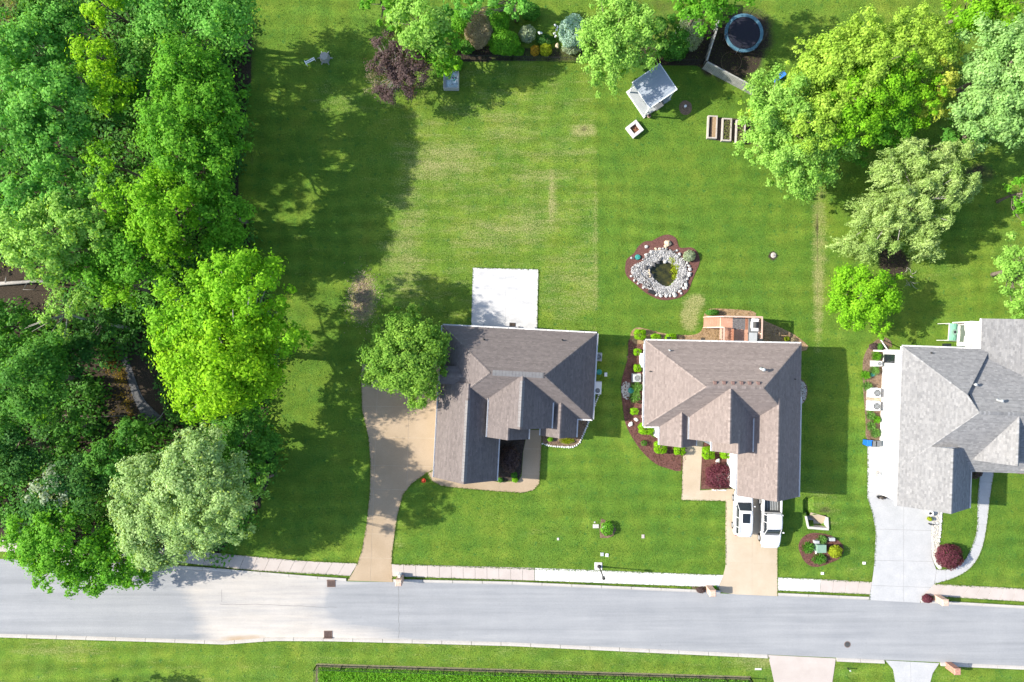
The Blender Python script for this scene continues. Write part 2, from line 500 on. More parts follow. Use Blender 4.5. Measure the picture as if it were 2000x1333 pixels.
# patio slab: white concrete with grey washed-out wear
m, nt, out = nodes_of('patio_concrete')
b = nt.nodes.new('ShaderNodeBsdfPrincipled'); geo = nt.nodes.new('ShaderNodeNewGeometry'); pos = geo.outputs['Position']
mp = nt.nodes.new('ShaderNodeMapping'); mp.inputs['Scale'].default_value = (.35, .9, 1); nt.links.new(pos, mp.inputs[0])
w1 = noise(nt, .8, 7, mp.outputs[0], .75); w2 = noise(nt, 5, 4, pos, .7)
f = math_(nt, 'MULTIPLY', math_(nt, 'SUBTRACT', math_(nt, 'ADD', w1, math_(nt, 'MULTIPLY', w2, .25)), .61), 5.0, True)
c = mixc(nt, f, (.505,.500,.496), (.331,.335,.348))
c = mixc(nt, 1.0, c, ramp(nt, w2, [(.3,.94),(.7,1.06)]), 'MULTIPLY')
nt.links.new(c, b.inputs['Base Color']); b.inputs['Roughness'].default_value = .9
nt.links.new(b.outputs[0], out.inputs[0])
# ================================================================== ground
def soft(px, py, cx, cy, rx, ry, edge=.5):
    d = np.sqrt(((px-cx)/rx)**2 + ((py-cy)/ry)**2)
    return np.clip((1+edge-d)/(2*edge), 0, 1)

def in_poly(px, py, poly):
    inside = np.zeros(px.shape, bool); n = len(poly)
    for i in range(n):
        x0, y0 = poly[i]; x1, y1 = poly[(i+1) % n]
        cond = ((y0 > py) != (y1 > py))
        xi = (x1-x0)*(py-y0)/((y1-y0) if y1 != y0 else 1e-9) + x0
        inside ^= cond & (px < xi)
    return inside

WOODS = [(-900,-600),(500,-600),(490,0),(490,120),(470,280),(470,420),(490,480),(520,560),(540,700),(520,820),(540,900),(500,1010),(420,1085),(300,1105),(0,1062),(-900,1040)]
CULVERT = [(1577,1003),(1612,1012),(1613,1029),(1580,1026)]
def make_ground():
    fx = np.arange(-56, 56.01, .38); fy = np.arange(-38, 38.01, .38)
    ox = np.array([80, 130, 220, 400, 800, 1600.]); 
    xs = np.concatenate([-ox[::-1], fx, ox]); ys = np.concatenate([-ox[::-1], fy, ox])
    X, Y = np.meshgrid(xs, ys)
    px = X*K + 1000; py = 666.5 - Y*K
    Z = np.zeros_like(X)
    trench = in_poly(px, py, [(1573,972),(1587,972),(1588,1004),(1574,1004)])
    Z[trench] = -.55
    Z[in_poly(px, py, CULVERT)] = -1.0
    # pond hollow
    Z[in_poly(px, py, [(1265,512),(1285,495),(1310,508),(1322,522),(1316,545),(1303,560),(1285,553),(1268,540)])] = -.5
    nx, ny = len(xs), len(ys)
    v = np.stack([X.ravel(), Y.ravel(), Z.ravel()], 1)
    i = np.arange(nx*ny).reshape(ny, nx)
    f = np.stack([i[:-1,:-1], i[:-1,1:], i[1:,1:], i[1:,:-1]], -1).reshape(-1, 4)
    dry = 1.7*soft(px, py, 708, 582, 24, 44, .35); bare = np.zeros_like(px); lush = np.zeros_like(px)
    # the back lawn of the left plot is thinner than its neighbour
    edge = lambda v, a, b: np.clip((v-a)/(b-a), 0, 1)
    dry += .58*edge(px,640,800)*edge(px,1172,1160)*edge(py,60,150)*edge(py,700,600)
    dry += np.where(py > 1240, .42, 0)
    for c in ((1140,255,24,10,1.5),(1050,345,50,10,.6),(1075,300,80,8,.4),(1078,385,6,45,1.1),(1120,560,50,60,.4),(785,520,40,60,.55),(870,320,70,30,.45),
              (800,415,30,60,.4),(960,455,70,30,.5),(1060,430,60,30,.4),(1165,480,6,160,.55),(1352,600,20,24,1.6),(1347,628,16,20,1.8),(1364,585,14,10,1.2),(1340,615,10,10,1.0),(1600,470,16,130,1.3),(1598,620,10,90,.9),(1840,540,60,25,.55),
              (960,1000,40,20,.4),(1060,1045,50,20,.45),(900,1085,100,12,.3),(780,1060,14,40,.6),(1190,1075,14,30,.5),(1600,985,40,40,.55),(1640,1040,40,50,.4),(1680,1110,40,30,.5),
              (860,310,80,40,.3),(1000,250,40,30,.4),(650,200,60,30,.6),(620,120,60,40,.4),(1760,60,60,25,.6),(1130,40,40,30,.5),(1480,150,30,30,.6),(1040,1258,200,8,.6),(1320,1270,60,12,.6),
              (1480,1290,60,18,.7),(1440,1255,40,10,.6),(120,1265,80,20,.5),(600,560,30,200,.35),(690,820,20,200,.3),(1860,700,60,30,.3),(1960,470,50,40,.4)):
        dry += soft(px, py, *c[:4])*c[4]
    for c in ((1510,500,9,9,.8),(1430,124,46,36,.85),(1452,66,62,54,.72),(1380,100,16,40,.8),(1140,252,14,7,.45),
              (1750,515,30,26,.75),(1735,480,22,40,.5),(1915,340,40,25,.5),(1594,430,5,60,.42),(1597,560,4,90,.36),(620,118,24,10,.4),(492,300,8,200,.3),(500,90,14,60,.3),
              (1610,996,18,10,.4)):
        bare += soft(px, py, *c[:4])*c[4]
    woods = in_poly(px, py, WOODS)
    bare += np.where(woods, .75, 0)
    garden = in_poly(px, py, [(890,118),(1140,122),(1380,128),(1392,60),(1340,0),(1330,-80),(880,-80)])
    bare += np.where(garden & (py > 92), .5, 0) + np.where(garden & (px < 960), .3, 0) + np.where(garden & (px > 1240), .35, 0)
    lush += np.where((px > 1168) & (px < 1590) & (py > 120) & (py < 680), .9, 0) + np.where((px > 760) & (py > 850) & (py < 1110), .55, 0) + np.where((px > 1150) & (px < 1420) & (py > 880) & (py < 1120), .45, 0)
    lush += .5*edge(px,800,700)*(py < 1100) + np.where((px > 1500) & (py > 660) & (py < 1130), .4, 0)
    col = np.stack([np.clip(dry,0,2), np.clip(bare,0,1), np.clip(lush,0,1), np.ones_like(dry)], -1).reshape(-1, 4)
    me = bpy.data.meshes.new('lawn_ground')
    me.from_pydata(v.tolist(), [], f.tolist())
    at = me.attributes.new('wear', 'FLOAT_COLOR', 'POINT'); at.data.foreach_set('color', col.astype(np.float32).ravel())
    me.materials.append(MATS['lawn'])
    o = bpy.data.objects.new('lawn_ground', me); link(o); tag(o, kind='structure')
make_ground()

# ================================================================== road
TOP = [(-700,1062),(0,1092),(300,1108),(400,1114),(620,1132),(680,1136),(780,1137.5),(1000,1142),(1420,1160),(1520,1164),(1700,1172),(2000,1189),(2700,1230)]
BOT = [(-700,1210),(0,1238),(300,1247),(440,1252),(530,1245),(640,1245.5),(780,1249),(1000,1255),(1500,1279),(1700,1288),(2000,1301),(2700,1336)]
def make_road():
    xs = np.arange(-700, 2701, 12.0); nv = 24
    v = []; col = []
    for x in xs:
        a, b = interp(TOP, x), interp(BOT, x)
        for j in range(nv+1):
            t = j/nv
            y = a + (b-a)*t
            p = G(x, y); v.append((p.x, p.y, .012))
            sand = 0.0; dirt = 0.0
            if 230 < x < 800:
                s = max(0, min(1, (x-300-70*t)/60))*max(0, min(1, (800-x)/160))
                sand = .62*s - (.45*math.exp(-((x-700)/90)**2 - ((t-.45)/.28)**2))
                if x > 640: sand -= .25*math.exp(-((t-.3)/.25)**2)
            sand += .34*max(0, (t-.72)/.28)*(1 if x > 600 else .6)*max(.25, min(1, (1500-x)/600))
            dirt = .6*math.exp(-((x-470)/75)**2 - ((t-.97)/.07)**2) + .5*math.exp(-((x-400)/60)**2 - ((t-.0)/.05)**2) + .18*math.exp(-((t-1)/.03)**2)*(1 if x < 900 else .3)
            col.append((max(0,sand), dirt, 0, 1))
    n = nv+1; f = []
    for i in range(len(xs)-1):
        for j in range(nv):
            f.append((i*n+j, i*n+j+1, (i+1)*n+j+1, (i+1)*n+j))
    me = bpy.data.meshes.new('road'); me.from_pydata(v, [], f)
    at = me.attributes.new('wear', 'FLOAT_COLOR', 'POINT'); at.data.foreach_set('color', np.array(col, np.float32).ravel())
    me.materials.append(MATS['asphalt'])
    o = bpy.data.objects.new('road', me); link(o); tag(o, kind='structure')
    # tar seams across the carriageway
    def seam(pts, w, z=.0165):
        mb = MB(); W = [G(*p) for p in pts]
        for a, b in zip(W, W[1:]):
            d = (b-a).normalized(); s = Vector((-d.y, d.x, 0))*w/2
            mb.add([(a-s).to_tuple()[:2]+(z,), (a+s).to_tuple()[:2]+(z,), (b+s).to_tuple()[:2]+(z,), (b-s).to_tuple()[:2]+(z,)], [(0,1,2,3)])
        return mb.build('tar_seam', MATS['tar'], o)
    mat('tar', (.15,.15,.155), (.2,.2,.2), 8, .8)
    rnd = random.Random(3)
    seam([(778,1142)]+[(779+rnd.uniform(-1.2,1.2), y) for y in range(1150,1248,7)]+[(778,1247)], .045)
    for x in (433,):
        seam([(x+rnd.uniform(-.6,.6), y) for y in range(1152,1182,6)], .03)
    seam([(x, interp(TOP,x)*.53+interp(BOT,x)*.47+rnd.uniform(-.8,.8)) for x in range(430,660,12)], .035)
make_road()

mat('kerb_concrete', (.40,.375,.345), (.47,.445,.415), .7, .9, fine=.1, fscale=12)
def kerb(name, line, off, x0, x1, skip=()):
    """rolled concrete kerb of one-metre-odd stones following the road edge"""
    par = empty(name); tag(par, kind='structure')
    spans = []; lo = x0
    for a, b in sorted(skip): spans.append((lo, a)); lo = b
    spans.append((lo, x1))
    for lo, hi in spans:
        nst = max(1, round((hi-lo)/57.0))
        for i in range(nst):
            W = []
            for xx in np.linspace(lo+(hi-lo)*i/nst+.4, lo+(hi-lo)*(i+1)/nst-.4, 4):
                y = interp(line, xx); W.append((G(xx, y), G(xx, y+off)))
            rings = []
            for p, q in W:
                m_ = p.lerp(q, .45)
                rings.append([(p.x,p.y,.0),(p.x,p.y,.025),(m_.x,m_.y,.125),(q.x,q.y,.14),(q.x,q.y,0)])
            MB().loft(rings).build('kerb_stone', MATS['kerb_concrete'], par)
kerb('kerb_north', TOP, -6.2, 60, 2280, skip=((677,768),(1407,1519),(1697,1798)))
kerb('kerb_south', BOT, 6.2, -120, 2280, skip=((1499,1633),(1727,1836)))

# ================================================================== pavements and drives
def lerp2(a, b, t): return (a[0]+(b[0]-a[0])*t, a[1]+(b[1]-a[1])*t)
pave = empty('sidewalk'); tag(pave, kind='structure')
def walk_slabs(top, bot, n, matname='concrete'):
    t = catmull(top, 8, False) if len(top) > 2 else top
    b = catmull(bot, 8, False) if len(bot) > 2 else bot
    def at(poly, u):
        L = [0]
        for p, q in zip(poly, poly[1:]): L.append(L[-1]+math.dist(p, q))
        s = u*L[-1]
        for i in range(len(poly)-1):
            if s <= L[i+1] or i == len(poly)-2:
                return lerp2(poly[i], poly[i+1], (s-L[i])/(L[i+1]-L[i]))
    for i in range(n):
        u0, u1 = i/n + .012/1, (i+1)/n
        g = .2/ max(1, math.dist(t[0], t[-1]))
        u0, u1 = i/n + g, (i+1)/n - g
        prism('slab', [at(t,u0), at(t,u1), at(b,u1), at(b,u0)], 0, .055, MATS[matname], pave, .012)
mat('paving_pink', (.40,.35,.32), (.46,.41,.38), .6, .9, fine=.08, fscale=18)
mat('paving_white', (.54,.53,.515), (.60,.59,.575), .6, .9, fine=.05, fscale=18)
walk_slabs([(-60,1052),(150,1062),(300,1069),(440,1082),(560,1093),(620,1097.5),(699,1100.5)], [(-60,1075),(150,1084),(300,1093),(398,1104),(500,1114.5),(620,1121.5),(684,1125)], 31, 'paving_pink')
walk_slabs([(765,1102),(1044,1109.5)], [(766.5,1126),(1044,1134)], 12, 'paving_pink')
walk_slabs([(1044.6,1109.5),(1413,1123.5)], [(1044.6,1134),(1403,1147.5)], 16, 'paving_white')
walk_slabs([(1519,1128),(1603,1131.5)], [(1519,1153.5),(1601,1156.5)], 4, 'paving_white')
walk_slabs([(1603.5,1131.5),(1703,1137)], [(1601.5,1156.5),(1698.5,1161)], 4, 'paving_pink')
walk_slabs([(1824.5,1141),(1860,1142.5),(2100,1155)], [(1803,1163),(1860,1167),(2100,1181)], 12, 'paving_pink')
prism('slab', [(1161,1098.5),(1176,1099),(1176,1113.6),(1161,1113)], 0, .055, MATS['paving_white'], pave, .012)

drv = empty('driveway'); tag(drv, kind='structure')
D1 = [(708,686),(705.5,740),(707,800),(719.5,853),(723.5,904),(722.5,960),(716,1023),(707,1074),(699,1099),(690,1118),(679,1134),(767,1137),(765,1102),(766,1080),(770,1049),(776,1008),(787,967),(804,945),(834,923.4),(857,915),(868,800),(874,700)]
panels(drv, 'drive_panel', D1, [[((690,742),(880,748)),((690,793),(880,797)),((690,853),(870,857)),((690,908),(880,913)),((690,954),(840,959)),((690,1004),(840,1008)),((690,1042),(840,1046)),((650,1088),(840,1093))][::-1],
                                [((714,1400),(730,960)),((795,960),(801,690))][::-1]], 0, .05, MATS['aggregate'])
D2 = [(1417,979),(1416.6,1108),(1412,1126),(1403,1148),(1408,1157),(1437,1161),(1518,1164.5),(1518,1071),(1519.5,960),(1440,955),(1433,970)]
drv2 = empty('driveway'); tag(drv2, kind='structure')
panels(drv2, 'drive_panel', D2, [[((1400,1012),(1530,1016)),((1400,1062),(1530,1066)),((1400,1098),(1530,1102))][::-1], [((1467,1400),(1470,900))]], 0, .05, MATS['aggregate_pale'], .025)
D3 = [(1694,872),(1693.6,971),(1703,1000),(1709,1030),(1710,1046),(1706.6,1111),(1703,1137),(1697,1172),(1796,1177.5),(1802,1164),(1824,1141),(1828.4,1114),(1819,1088),(1818,1036),(1824,985),(1720,955),(1716,872)]
drv3 = empty('driveway'); tag(drv3, kind='structure')
panels(drv3, 'drive_panel', D3, [[((1680,912),(1880,918)),((1680,962),(1880,968)),((1680,1032.5),(1880,1038.5)),((1680,1094),(1880,1098)),((1680,1142.5),(1880,1150))][::-1], [((1764,1300),(1765,860))]], 0, .05, MATS['concrete_grey'], .03)
drv4 = empty('driveway'); tag(drv4, kind='structure')
D4 = [(1500,1279.5),(1504,1297),(1512,1334),(1520,1400),(1622,1400),(1625,1334),(1632,1286)]
panels(drv4, 'drive_panel', D4, [[((1480,1352),(1680,1356))], []], 0, .05, MATS['paving_pink'], .03)
drv5 = empty('driveway'); tag(drv5, kind='structure')
D5 = [(1729,1290),(1744,1308),(1748.5,1334),(1752,1400),(1812,1400),(1816,1334),(1821,1315),(1834,1295.5)]
panels(drv5, 'drive_panel', D5, [[((1700,1352),(1880,1356))], [((1780,1420),(1778,1280))]], 0, .05, MATS['concrete_grey'], .03)

path1 = empty('walkway'); tag(path1, kind='structure')
W1o = [(834.5,924),(844,940),(863,949.6),(907,954.5),(979,960.6),(1020,963),(1042,957.5),(1053,945),(1056.5,891),(1058,840)]
W1i = [(1031,840),(1022,882),(1018.8,930),(1012,940),(976,942),(900,930),(870,918),(858,915)]
panels(path1, 'walk_panel', W1o+W1i, [[((900,1000),(906,900)),((975,1000),(975,900))],[((1000,876),(1080,878)),((1000,925),(1080,927))][::-1]], 0, .047, MATS['aggregate'], .025)
path2 = empty('walkway'); tag(path2, kind='structure')
panels(path2, 'walk_panel', [(1338,850),(1334,888),(1331,977),(1416.5,979),(1433,970),(1434,955),(1367,958),(1371,885),(1375,850)], [[((1320,925),(1380,927)),((1310,955.5),(1370,957.5))][::-1],[((1385,1000),(1385,900)),((1417.2,1000),(1417.2,900))]], 0, .047, MATS['aggregate_pale'], .02)
path3 = empty('walkway'); tag(path3, kind='structure')
W3o = catmull([(1825,1140.5),(1867,1127),(1897,1107),(1916,1075),(1926,1030),(1934,965),(1946,890)], 4, False)
W3i = catmull([(1919,890),(1909.7,965),(1908,1030),(1900,1062),(1881,1097),(1848,1112),(1829,1112)], 4, False)
panels(path3, 'walk_panel', W3o+W3i, [[((1848,1150),(1846,1090))],[((1890,1110),(1870,1080)),((1925,1070),(1890,1060)),((1890,1022),(1940,1026)),((1890,985),(1940,988)),((1890,940),(1950,943))]], 0, .047, MATS['concrete_grey'], .025)

pat = empty('patio'); tag(pat, kind='structure')
panels(pat, 'patio_panel', [(923.5,523.5),(1051.5,526.5),(1048.5,668),(919.5,668)], [[],[((987.5,700),(987.8,500))]], 0, .06, MATS['patio_concrete'], .012)
# ================================================================== houses
def clip_poly(poly, clip):
    """Sutherland-Hodgman, clip is a convex counter-clockwise polygon (2D)"""
    out = poly
    for i in range(len(clip)):
        ax, ay = clip[i]; bx, by = clip[(i+1) % len(clip)]
        ex, ey = bx-ax, by-ay
        inp, out = out, []
        if not inp: return []
        for k in range(len(inp)):
            p, q = inp[k-1], inp[k]
            dp = ex*(p[1]-ay) - ey*(p[0]-ax); dq = ex*(q[1]-ay) - ey*(q[0]-ax)
            if dp*dq < 0:
                t = dp/(dp-dq); out.append((p[0]+(q[0]-p[0])*t, p[1]+(q[1]-p[1])*t))
            if dq >= 0: out.append(q)
    return out

class House:
    def __init__(self, name, label, px, py, ang, he, cols, wallmat, seed):
        o = G(px, py)
        self.root = empty(name, (o.x, o.y, 0), R_(ang)); tag(self.root, label, 'house')
        self.o = o; self.a = R_(ang); self.he = he; self.cols = cols; self.wallmat = wallmat
        self.rnd = random.Random(seed)
        self.tv = []; self.tf = []; self.tc = []      # shingle tabs
        self.n = 0
    def L(self, px, py, h):
        p = G(px, py, h) - self.o
        c, s = math.cos(-self.a), math.sin(-self.a)
        return Vector((p.x*c - p.y*s, p.x*s + p.y*c, h))
    # --- one roof plane: a convex polygon
    def face(self, pts, row=.15, tab=.28, deck=True):
        P = [Vector(p) for p in pts]
        n = (P[1]-P[0]).cross(P[2]-P[0]).normalized()
        if n.z < 0: P = P[::-1]; n = -n
        down = Vector((n.x, n.y, 0))
        down = (down - n*down.dot(n)).normalized()
        acr = n.cross(down).normalized()      # u axis; v = up-slope
        up = -down
        acr = up.cross(n).normalized()
        o = P[0]
        uv = [((p-o).dot(acr), (p-o).dot(up)) for p in P]
        ar = sum(uv[i][0]*uv[(i+1)%len(uv)][1]-uv[(i+1)%len(uv)][0]*uv[i][1] for i in range(len(uv)))
        if ar < 0: uv = uv[::-1]
        u0 = min(a for a,b in uv); u1 = max(a for a,b in uv); v0 = min(b for a,b in uv); v1 = max(b for a,b in uv)
        rnd = self.rnd; j = 0; v = v0
        while v < v1:
            u = u0 - rnd.uniform(0, tab); rowk = rnd.uniform(.94, 1.06)
            while u < u1:
                w = tab*rnd.uniform(.7, 1.3)
                q = clip_poly([(u,v),(u+w,v),(u+w,v+row),(u,v+row)], uv)
                if len(q) >= 3:
                    c0 = rnd.choice(self.cols); k = rnd.uniform(.91, 1.09)*rowk
                    col = (c0[0]*k, c0[1]*k, c0[2]*k, 1)
                    b = len(self.tv); h0 = rnd.uniform(.018, .032)
                    for (a_, b_) in q:
                        t = (b_-v)/row
                        self.tv.append(o + acr*a_ + up*b_ + n*(h0*(1-t)+.006))
                        self.tc.append(col)
                    self.tf.append(tuple(range(b, b+len(q))))
                    # butt edge
                    lo = [i for i,(a_,b_) in enumerate(q) if abs(b_-v) < 1e-6]
                    if len(lo) == 2:
                        i0, i1 = lo if q[lo[0]][0] < q[lo[1]][0] else lo[::-1]
                        e0 = o + acr*q[i0][0] + up*q[i0][1]; e1 = o + acr*q[i1][0] + up*q[i1][1]
                        bb = len(self.tv); self.tv += [e0, e1]; self.tc += [col, col]
                        self.tf.append((bb, bb+1, b+i1, b+i0))
                u += w
            v += row; j += 1
        if deck:
            d = Vector((0,0,-.16))
            mb = MB(); N = len(P)
            mb.add([p - n*.004 for p in P] + [p - n*.004 + d for p in P], [tuple(range(N)), tuple(range(2*N-1,N-1,-1))] + [(i,(i+1)%N,N+(i+1)%N,N+i) for i in range(N)])
            mb.build('roof_board', MATS['roof_deck'], self.root)
    def gutter(self, a, b, w=.13, h=.13):
        a, b = Vector(a), Vector(b)
        d = (b-a).normalized(); out = Vector((d.y, -d.x, 0))
        mb = MB(); z = Vector((0,0,1))
        # open trough: back, bottom, front
        o1 = out*w
        mb.beam(a + o1 - z*(h/2-.02), b + o1 - z*(h/2-.02), .02, h)
        mb.beam(a + out*(w/2) - z*(h-.02), b + out*(w/2) - z*(h-.02), w, .015)
        mb.beam(a + out*.012 - z*(h/2+.02), b + out*.012 - z*(h/2+.02), .02, h)
        L = (b-a).length; k = 0.6
        while k < L:
            mb.beam(a + d*k + out*.005 - z*.012, a + d*k + o1 - z*.012, .03, .012); k += .75
        mb.build('gutter', MATS['white_paint'], self.root)
    def rake(self, a, b):
        mb = MB(); a, b = Vector(a), Vector(b); mb.beam(a - Vector((0,0,.14)), b - Vector((0,0,.14)), .05, .2)
        mb.build('rake_board', MATS['white_paint'], self.root)
    def ridge_cap(self, a, b, w=.16, col=None, step=.2):
        """bent cap shingles along a ridge or hip"""
        a, b = Vector(a), Vector(b); d = b-a; L = d.length; d.normalize()
        s = d.cross(Vector((0,0,1))).normalized()
        k = 0
        while k < L:
            c0 = col or self.rnd.choice(self.cols); q = self.rnd.uniform(.9, 1.3)
            cc = (c0[0]*q, c0[1]*q, c0[2]*q, 1)
            p0 = a + d*k; p1 = a + d*min(k+step, L)
            bb = len(self.tv)
            for p, z in ((p0,.05),(p1,.035)):
                self.tv += [p - s*w + Vector((0,0,z-w*.55)), p + Vector((0,0,z)), p + s*w + Vector((0,0,z-w*.55))]
                self.tc += [cc]*3
            self.tf += [(bb,bb+1,bb+4,bb+3),(bb+1,bb+2,bb+5,bb+4)]
            k += step
    def ridge_vent(self, a, b):
        a, b = Vector(a), Vector(b); d = b-a; L = d.length; d.normalize(); sd = Vector((-d.y,d.x,0)); mb = MB(); k = .2
        while k < L-.3:
            p, q = a+d*k, a+d*(k+.28); z = Vector((0,0,1)); lo = -.14
            mb.add([p-sd*.24+z*lo, p+z*.1, p+sd*.24+z*lo, q-sd*.24+z*lo, q+z*.1, q+sd*.24+z*lo], [(0,1,4,3),(1,2,5,4),(0,2,1),(3,4,5),(0,3,5,2)]); k += .31
        mb.build('ridge_vent', MATS['ridge_vent'], self.root)
    def gable(self, x0, x1, yf, yb, he, hr, front='s', caps=True, overhang=.32, gut=(True,True), wall=True, z0=0.0, ridge_x=None, rakes=(True,True)):
        """gable roof whose ridge runs along local y; yf is the open (gable) end"""
        xm = (x0+x1)/2 if ridge_x is None else ridge_x
        self.face([(x0,yf,he),(x0,yb,he),(xm,yb,hr),(xm,yf,hr)])
        self.face([(x1,yf,he),(x1,yb,he),(xm,yb,hr),(xm,yf,hr)])
        if caps: self.ridge_cap((xm,yb,hr),(xm,yf,hr))
        sgn = -1 if yf < yb else 1
        if rakes[0]: self.rake((x0,yf-sgn*.04,he-.03),(xm,yf-sgn*.04,hr-.03))
        if rakes[1]: self.rake((xm,yf-sgn*.04,hr-.03),(x1,yf-sgn*.04,he-.03))
        if gut[0]: self.gutter((x0,yb,he),(x0,yf,he)) if yf < yb else self.gutter((x0,yf,he),(x0,yb,he))
        if gut[1]: self.gutter((x1,yf,he),(x1,yb,he)) if yf < yb else self.gutter((x1,yb,he),(x1,yf,he))
        if wall:
            self.gwall(x0+overhang, x1-overhang, yf-sgn*overhang, yb, z0, he, hr, xm, overhang, he_x0=he, x0e=x0)
    def gwall(self, x0, x1, ya, yb, z0, he, hr, xm, ov, he_x0, x0e):
        sl = (hr-he)/(xm-x0e)
        zt = he + ov*sl - .2; zr = hr - .2
        mb = MB()
        vs = []
        for y in (ya, yb):
            vs += [(x0,y,z0),(x1,y,z0),(x1,y,zt),(xm,y,zr),(x0,y,zt)]
        mb.add(vs, [(0,1,2,3,4),(9,8,7,6,5),(0,5,6,1),(1,6,7,2),(2,7,8,3),(3,8,9,4),(4,9,5,0)])
        mb.build('wall', self.wallmat, self.root)
    def boxwall(self, x0, x1, y0, y1, z0, z1):
        MB().box(x0,x1,y0,y1,z0,z1).build('wall', self.wallmat, self.root)
    def window(self, x, y, z, w, h, nx, ny):
        """window on a wall with outward normal (nx,ny); x,y is its centre on the wall"""
        t = Vector((-ny, nx, 0)); n = Vector((nx, ny, 0)); c = Vector((x,y,z))
        fr = MB()
        for s in (-1, 1):
            fr.beam(c + t*s*w/2 + n*.02 - Vector((0,0,h/2)), c + t*s*w/2 + n*.02 + Vector((0,0,h/2)), .1, .08)
            fr.beam(c + n*.021 - t*(w/2+.05) + Vector((0,0,s*h/2)), c + n*.021 + t*(w/2+.05) + Vector((0,0,s*h/2)), .08, .1)
        fr.beam(c - t*w/2 + n*.016, c + t*w/2 + n*.016, .05, .05)
        o = fr.build('window', MATS['white_paint'], self.root)
        MB().beam(c - Vector((0,0,h/2)) + n*.008, c + Vector((0,0,h/2)) + n*.008, w if abs(nx) < .5 else .02, .02 if abs(nx) < .5 else w).build('pane', MATS['glass_dark'], o)
        MB().beam(c + n*.07 - t*(w/2+.08) - Vector((0,0,h/2+.07)), c + n*.07 + t*(w/2+.08) - Vector((0,0,h/2+.07)), .16, .05).build('sill', MATS['white_paint'], o)
    def garage_door(self, xc, y, w, h=2.3):
        d = MB(); 
        for i in range(4):
            d.box(xc-w/2, xc+w/2, y-.03, y+.02, .06+i*h/4+.008, .06+(i+1)*h/4-.008)
        o = d.build('garage_door', MATS['white_paint'], self.root)
        f = MB(); f.box(xc-w/2-.12, xc-w/2, y-.06, y+.02, 0, h+.2).box(xc+w/2, xc+w/2+.12, y-.06, y+.02, 0, h+.2).box(xc-w/2, xc+w/2, y-.06, y+.02, h+.08, h+.2)
        f.build('door_frame', MATS['white_paint'], o)
    def door(self, x, y, nx, ny, z=.15):
        t = Vector((-ny, nx, 0)); n = Vector((nx, ny, 0)); c = Vector((x,y,z))
        m = MB(); m.beam(c + n*.02, c + n*.02 + Vector((0,0,2.1)), .95 if abs(nx) < .5 else .05, .05 if abs(nx) < .5 else .95)
        o = m.build('front_door', MATS['rust'], self.root)
        MB().rock(c + n*.07 + t*.38 + Vector((0,0,1)), (.04,.04,.04), self.rnd).build('handle', MATS['grey_metal'], o)
    def vent(self, p, h=.4, r=.06, matname='black_metal', cap=False):
        p = Vector(p); mb = MB(); mb.cyl(p - Vector((0,0,.15)), r, h+.15, 12).cyl(p - Vector((0,0,.06)), r*2.2, .12, 12, r*1.1)
        if cap: mb.cyl(p + Vector((0,0,h)), r*1.9, .1, 12, r*1.2)
        mb.build('roof_vent', MATS[matname], self.root, True)
    def finish(self):
        me = bpy.data.meshes.new('shingles')
        me.from_pydata([tuple(v) for v in self.tv], [], self.tf)
        at = me.attributes.new('Col', 'FLOAT_COLOR', 'POINT'); at.data.foreach_set('color', np.array(self.tc, np.float32).ravel())
        me.materials.append(MATS['shingle'])
        o = bpy.data.objects.new('shingles', me); link(o, self.root); tag(o, kind='stuff')

def mid(*a): return sum(a)/len(a)

mat('ridge_vent', (.17,.165,.17), (.21,.205,.21), 3, .8)
# ------------------------------------------------------------------ left house
H1 = House('hip_roof_house', 'house with grey-brown shingle hip roof beside the round tree, white patio slab behind', 1000, 740, -3.0, 3.0,
           [(.150,.129,.124),(.158,.136,.130),(.145,.125,.120),(.164,.141,.134)], MATS['siding_tan'], 11)
h = H1; he = h.he
nw, ne, se = h.L(864.6,635.6,he), h.L(1165.7,651.7,he), h.L(1157.3,819.5,he)
X0, X1 = nw.x, mid(ne.x, se.x); Y1, Y0 = mid(nw.y, ne.y), se.y
YR = (Y0+Y1)/2; HR = 6.7
xa, xb = h.L(956.8,726.7,HR).x, h.L(1063.5,733,HR).x
h.face([(X0,Y1,he),(X1,Y1,he),(xb,YR,HR),(xa,YR,HR)])
h.face([(X0,Y0,he),(X1,Y0,he),(xb,YR,HR),(xa,YR,HR)])
h.face([(X1,Y0,he),(X1,Y1,he),(xb,YR,HR)])
h.face([(X0,Y0,he),(X0,Y1,he),(xa,YR,HR)])
for c in ((X0,Y1),(X0,Y0)): h.ridge_cap((xa,YR,HR), (c[0],c[1],he), .11)
for c in ((X1,Y1),(X1,Y0)): h.ridge_cap((xb,YR,HR), (c[0],c[1],he), .11)
h.gutter((X1,Y1,he),(X0,Y1,he)); h.gutter((X1,Y0,he),(X1,Y1,he)); h.gutter((X0,Y1,he),(X0,YR,he))
h.gutter((h.L(1127,818.5,he).x,Y0,he),(X1,Y0,he))
h.boxwall(X0+.35,X1-.35,Y0+.35,Y1-.35,0,he-.17)
# ridge vent
mb = MB(); k = xa+.25
while k < xb-.1:
    e = min(k+.29, xb-.1)
    mb.add([(k,YR-.26,HR-.1),(k,YR,HR+.085),(k,YR+.26,HR-.1),(e,YR-.26,HR-.1),(e,YR,HR+.085),(e,YR+.26,HR-.1)], [(0,1,4,3),(1,2,5,4),(0,2,1),(3,4,5),(0,3,5,2)]); k += .31
mat('rust_vent', (.16,.10,.088), (.19,.12,.105), 3, .8)
mb.build('ridge_vent', MATS['ridge_vent'], h.root)
sW = (HR-he)/(xa-X0)
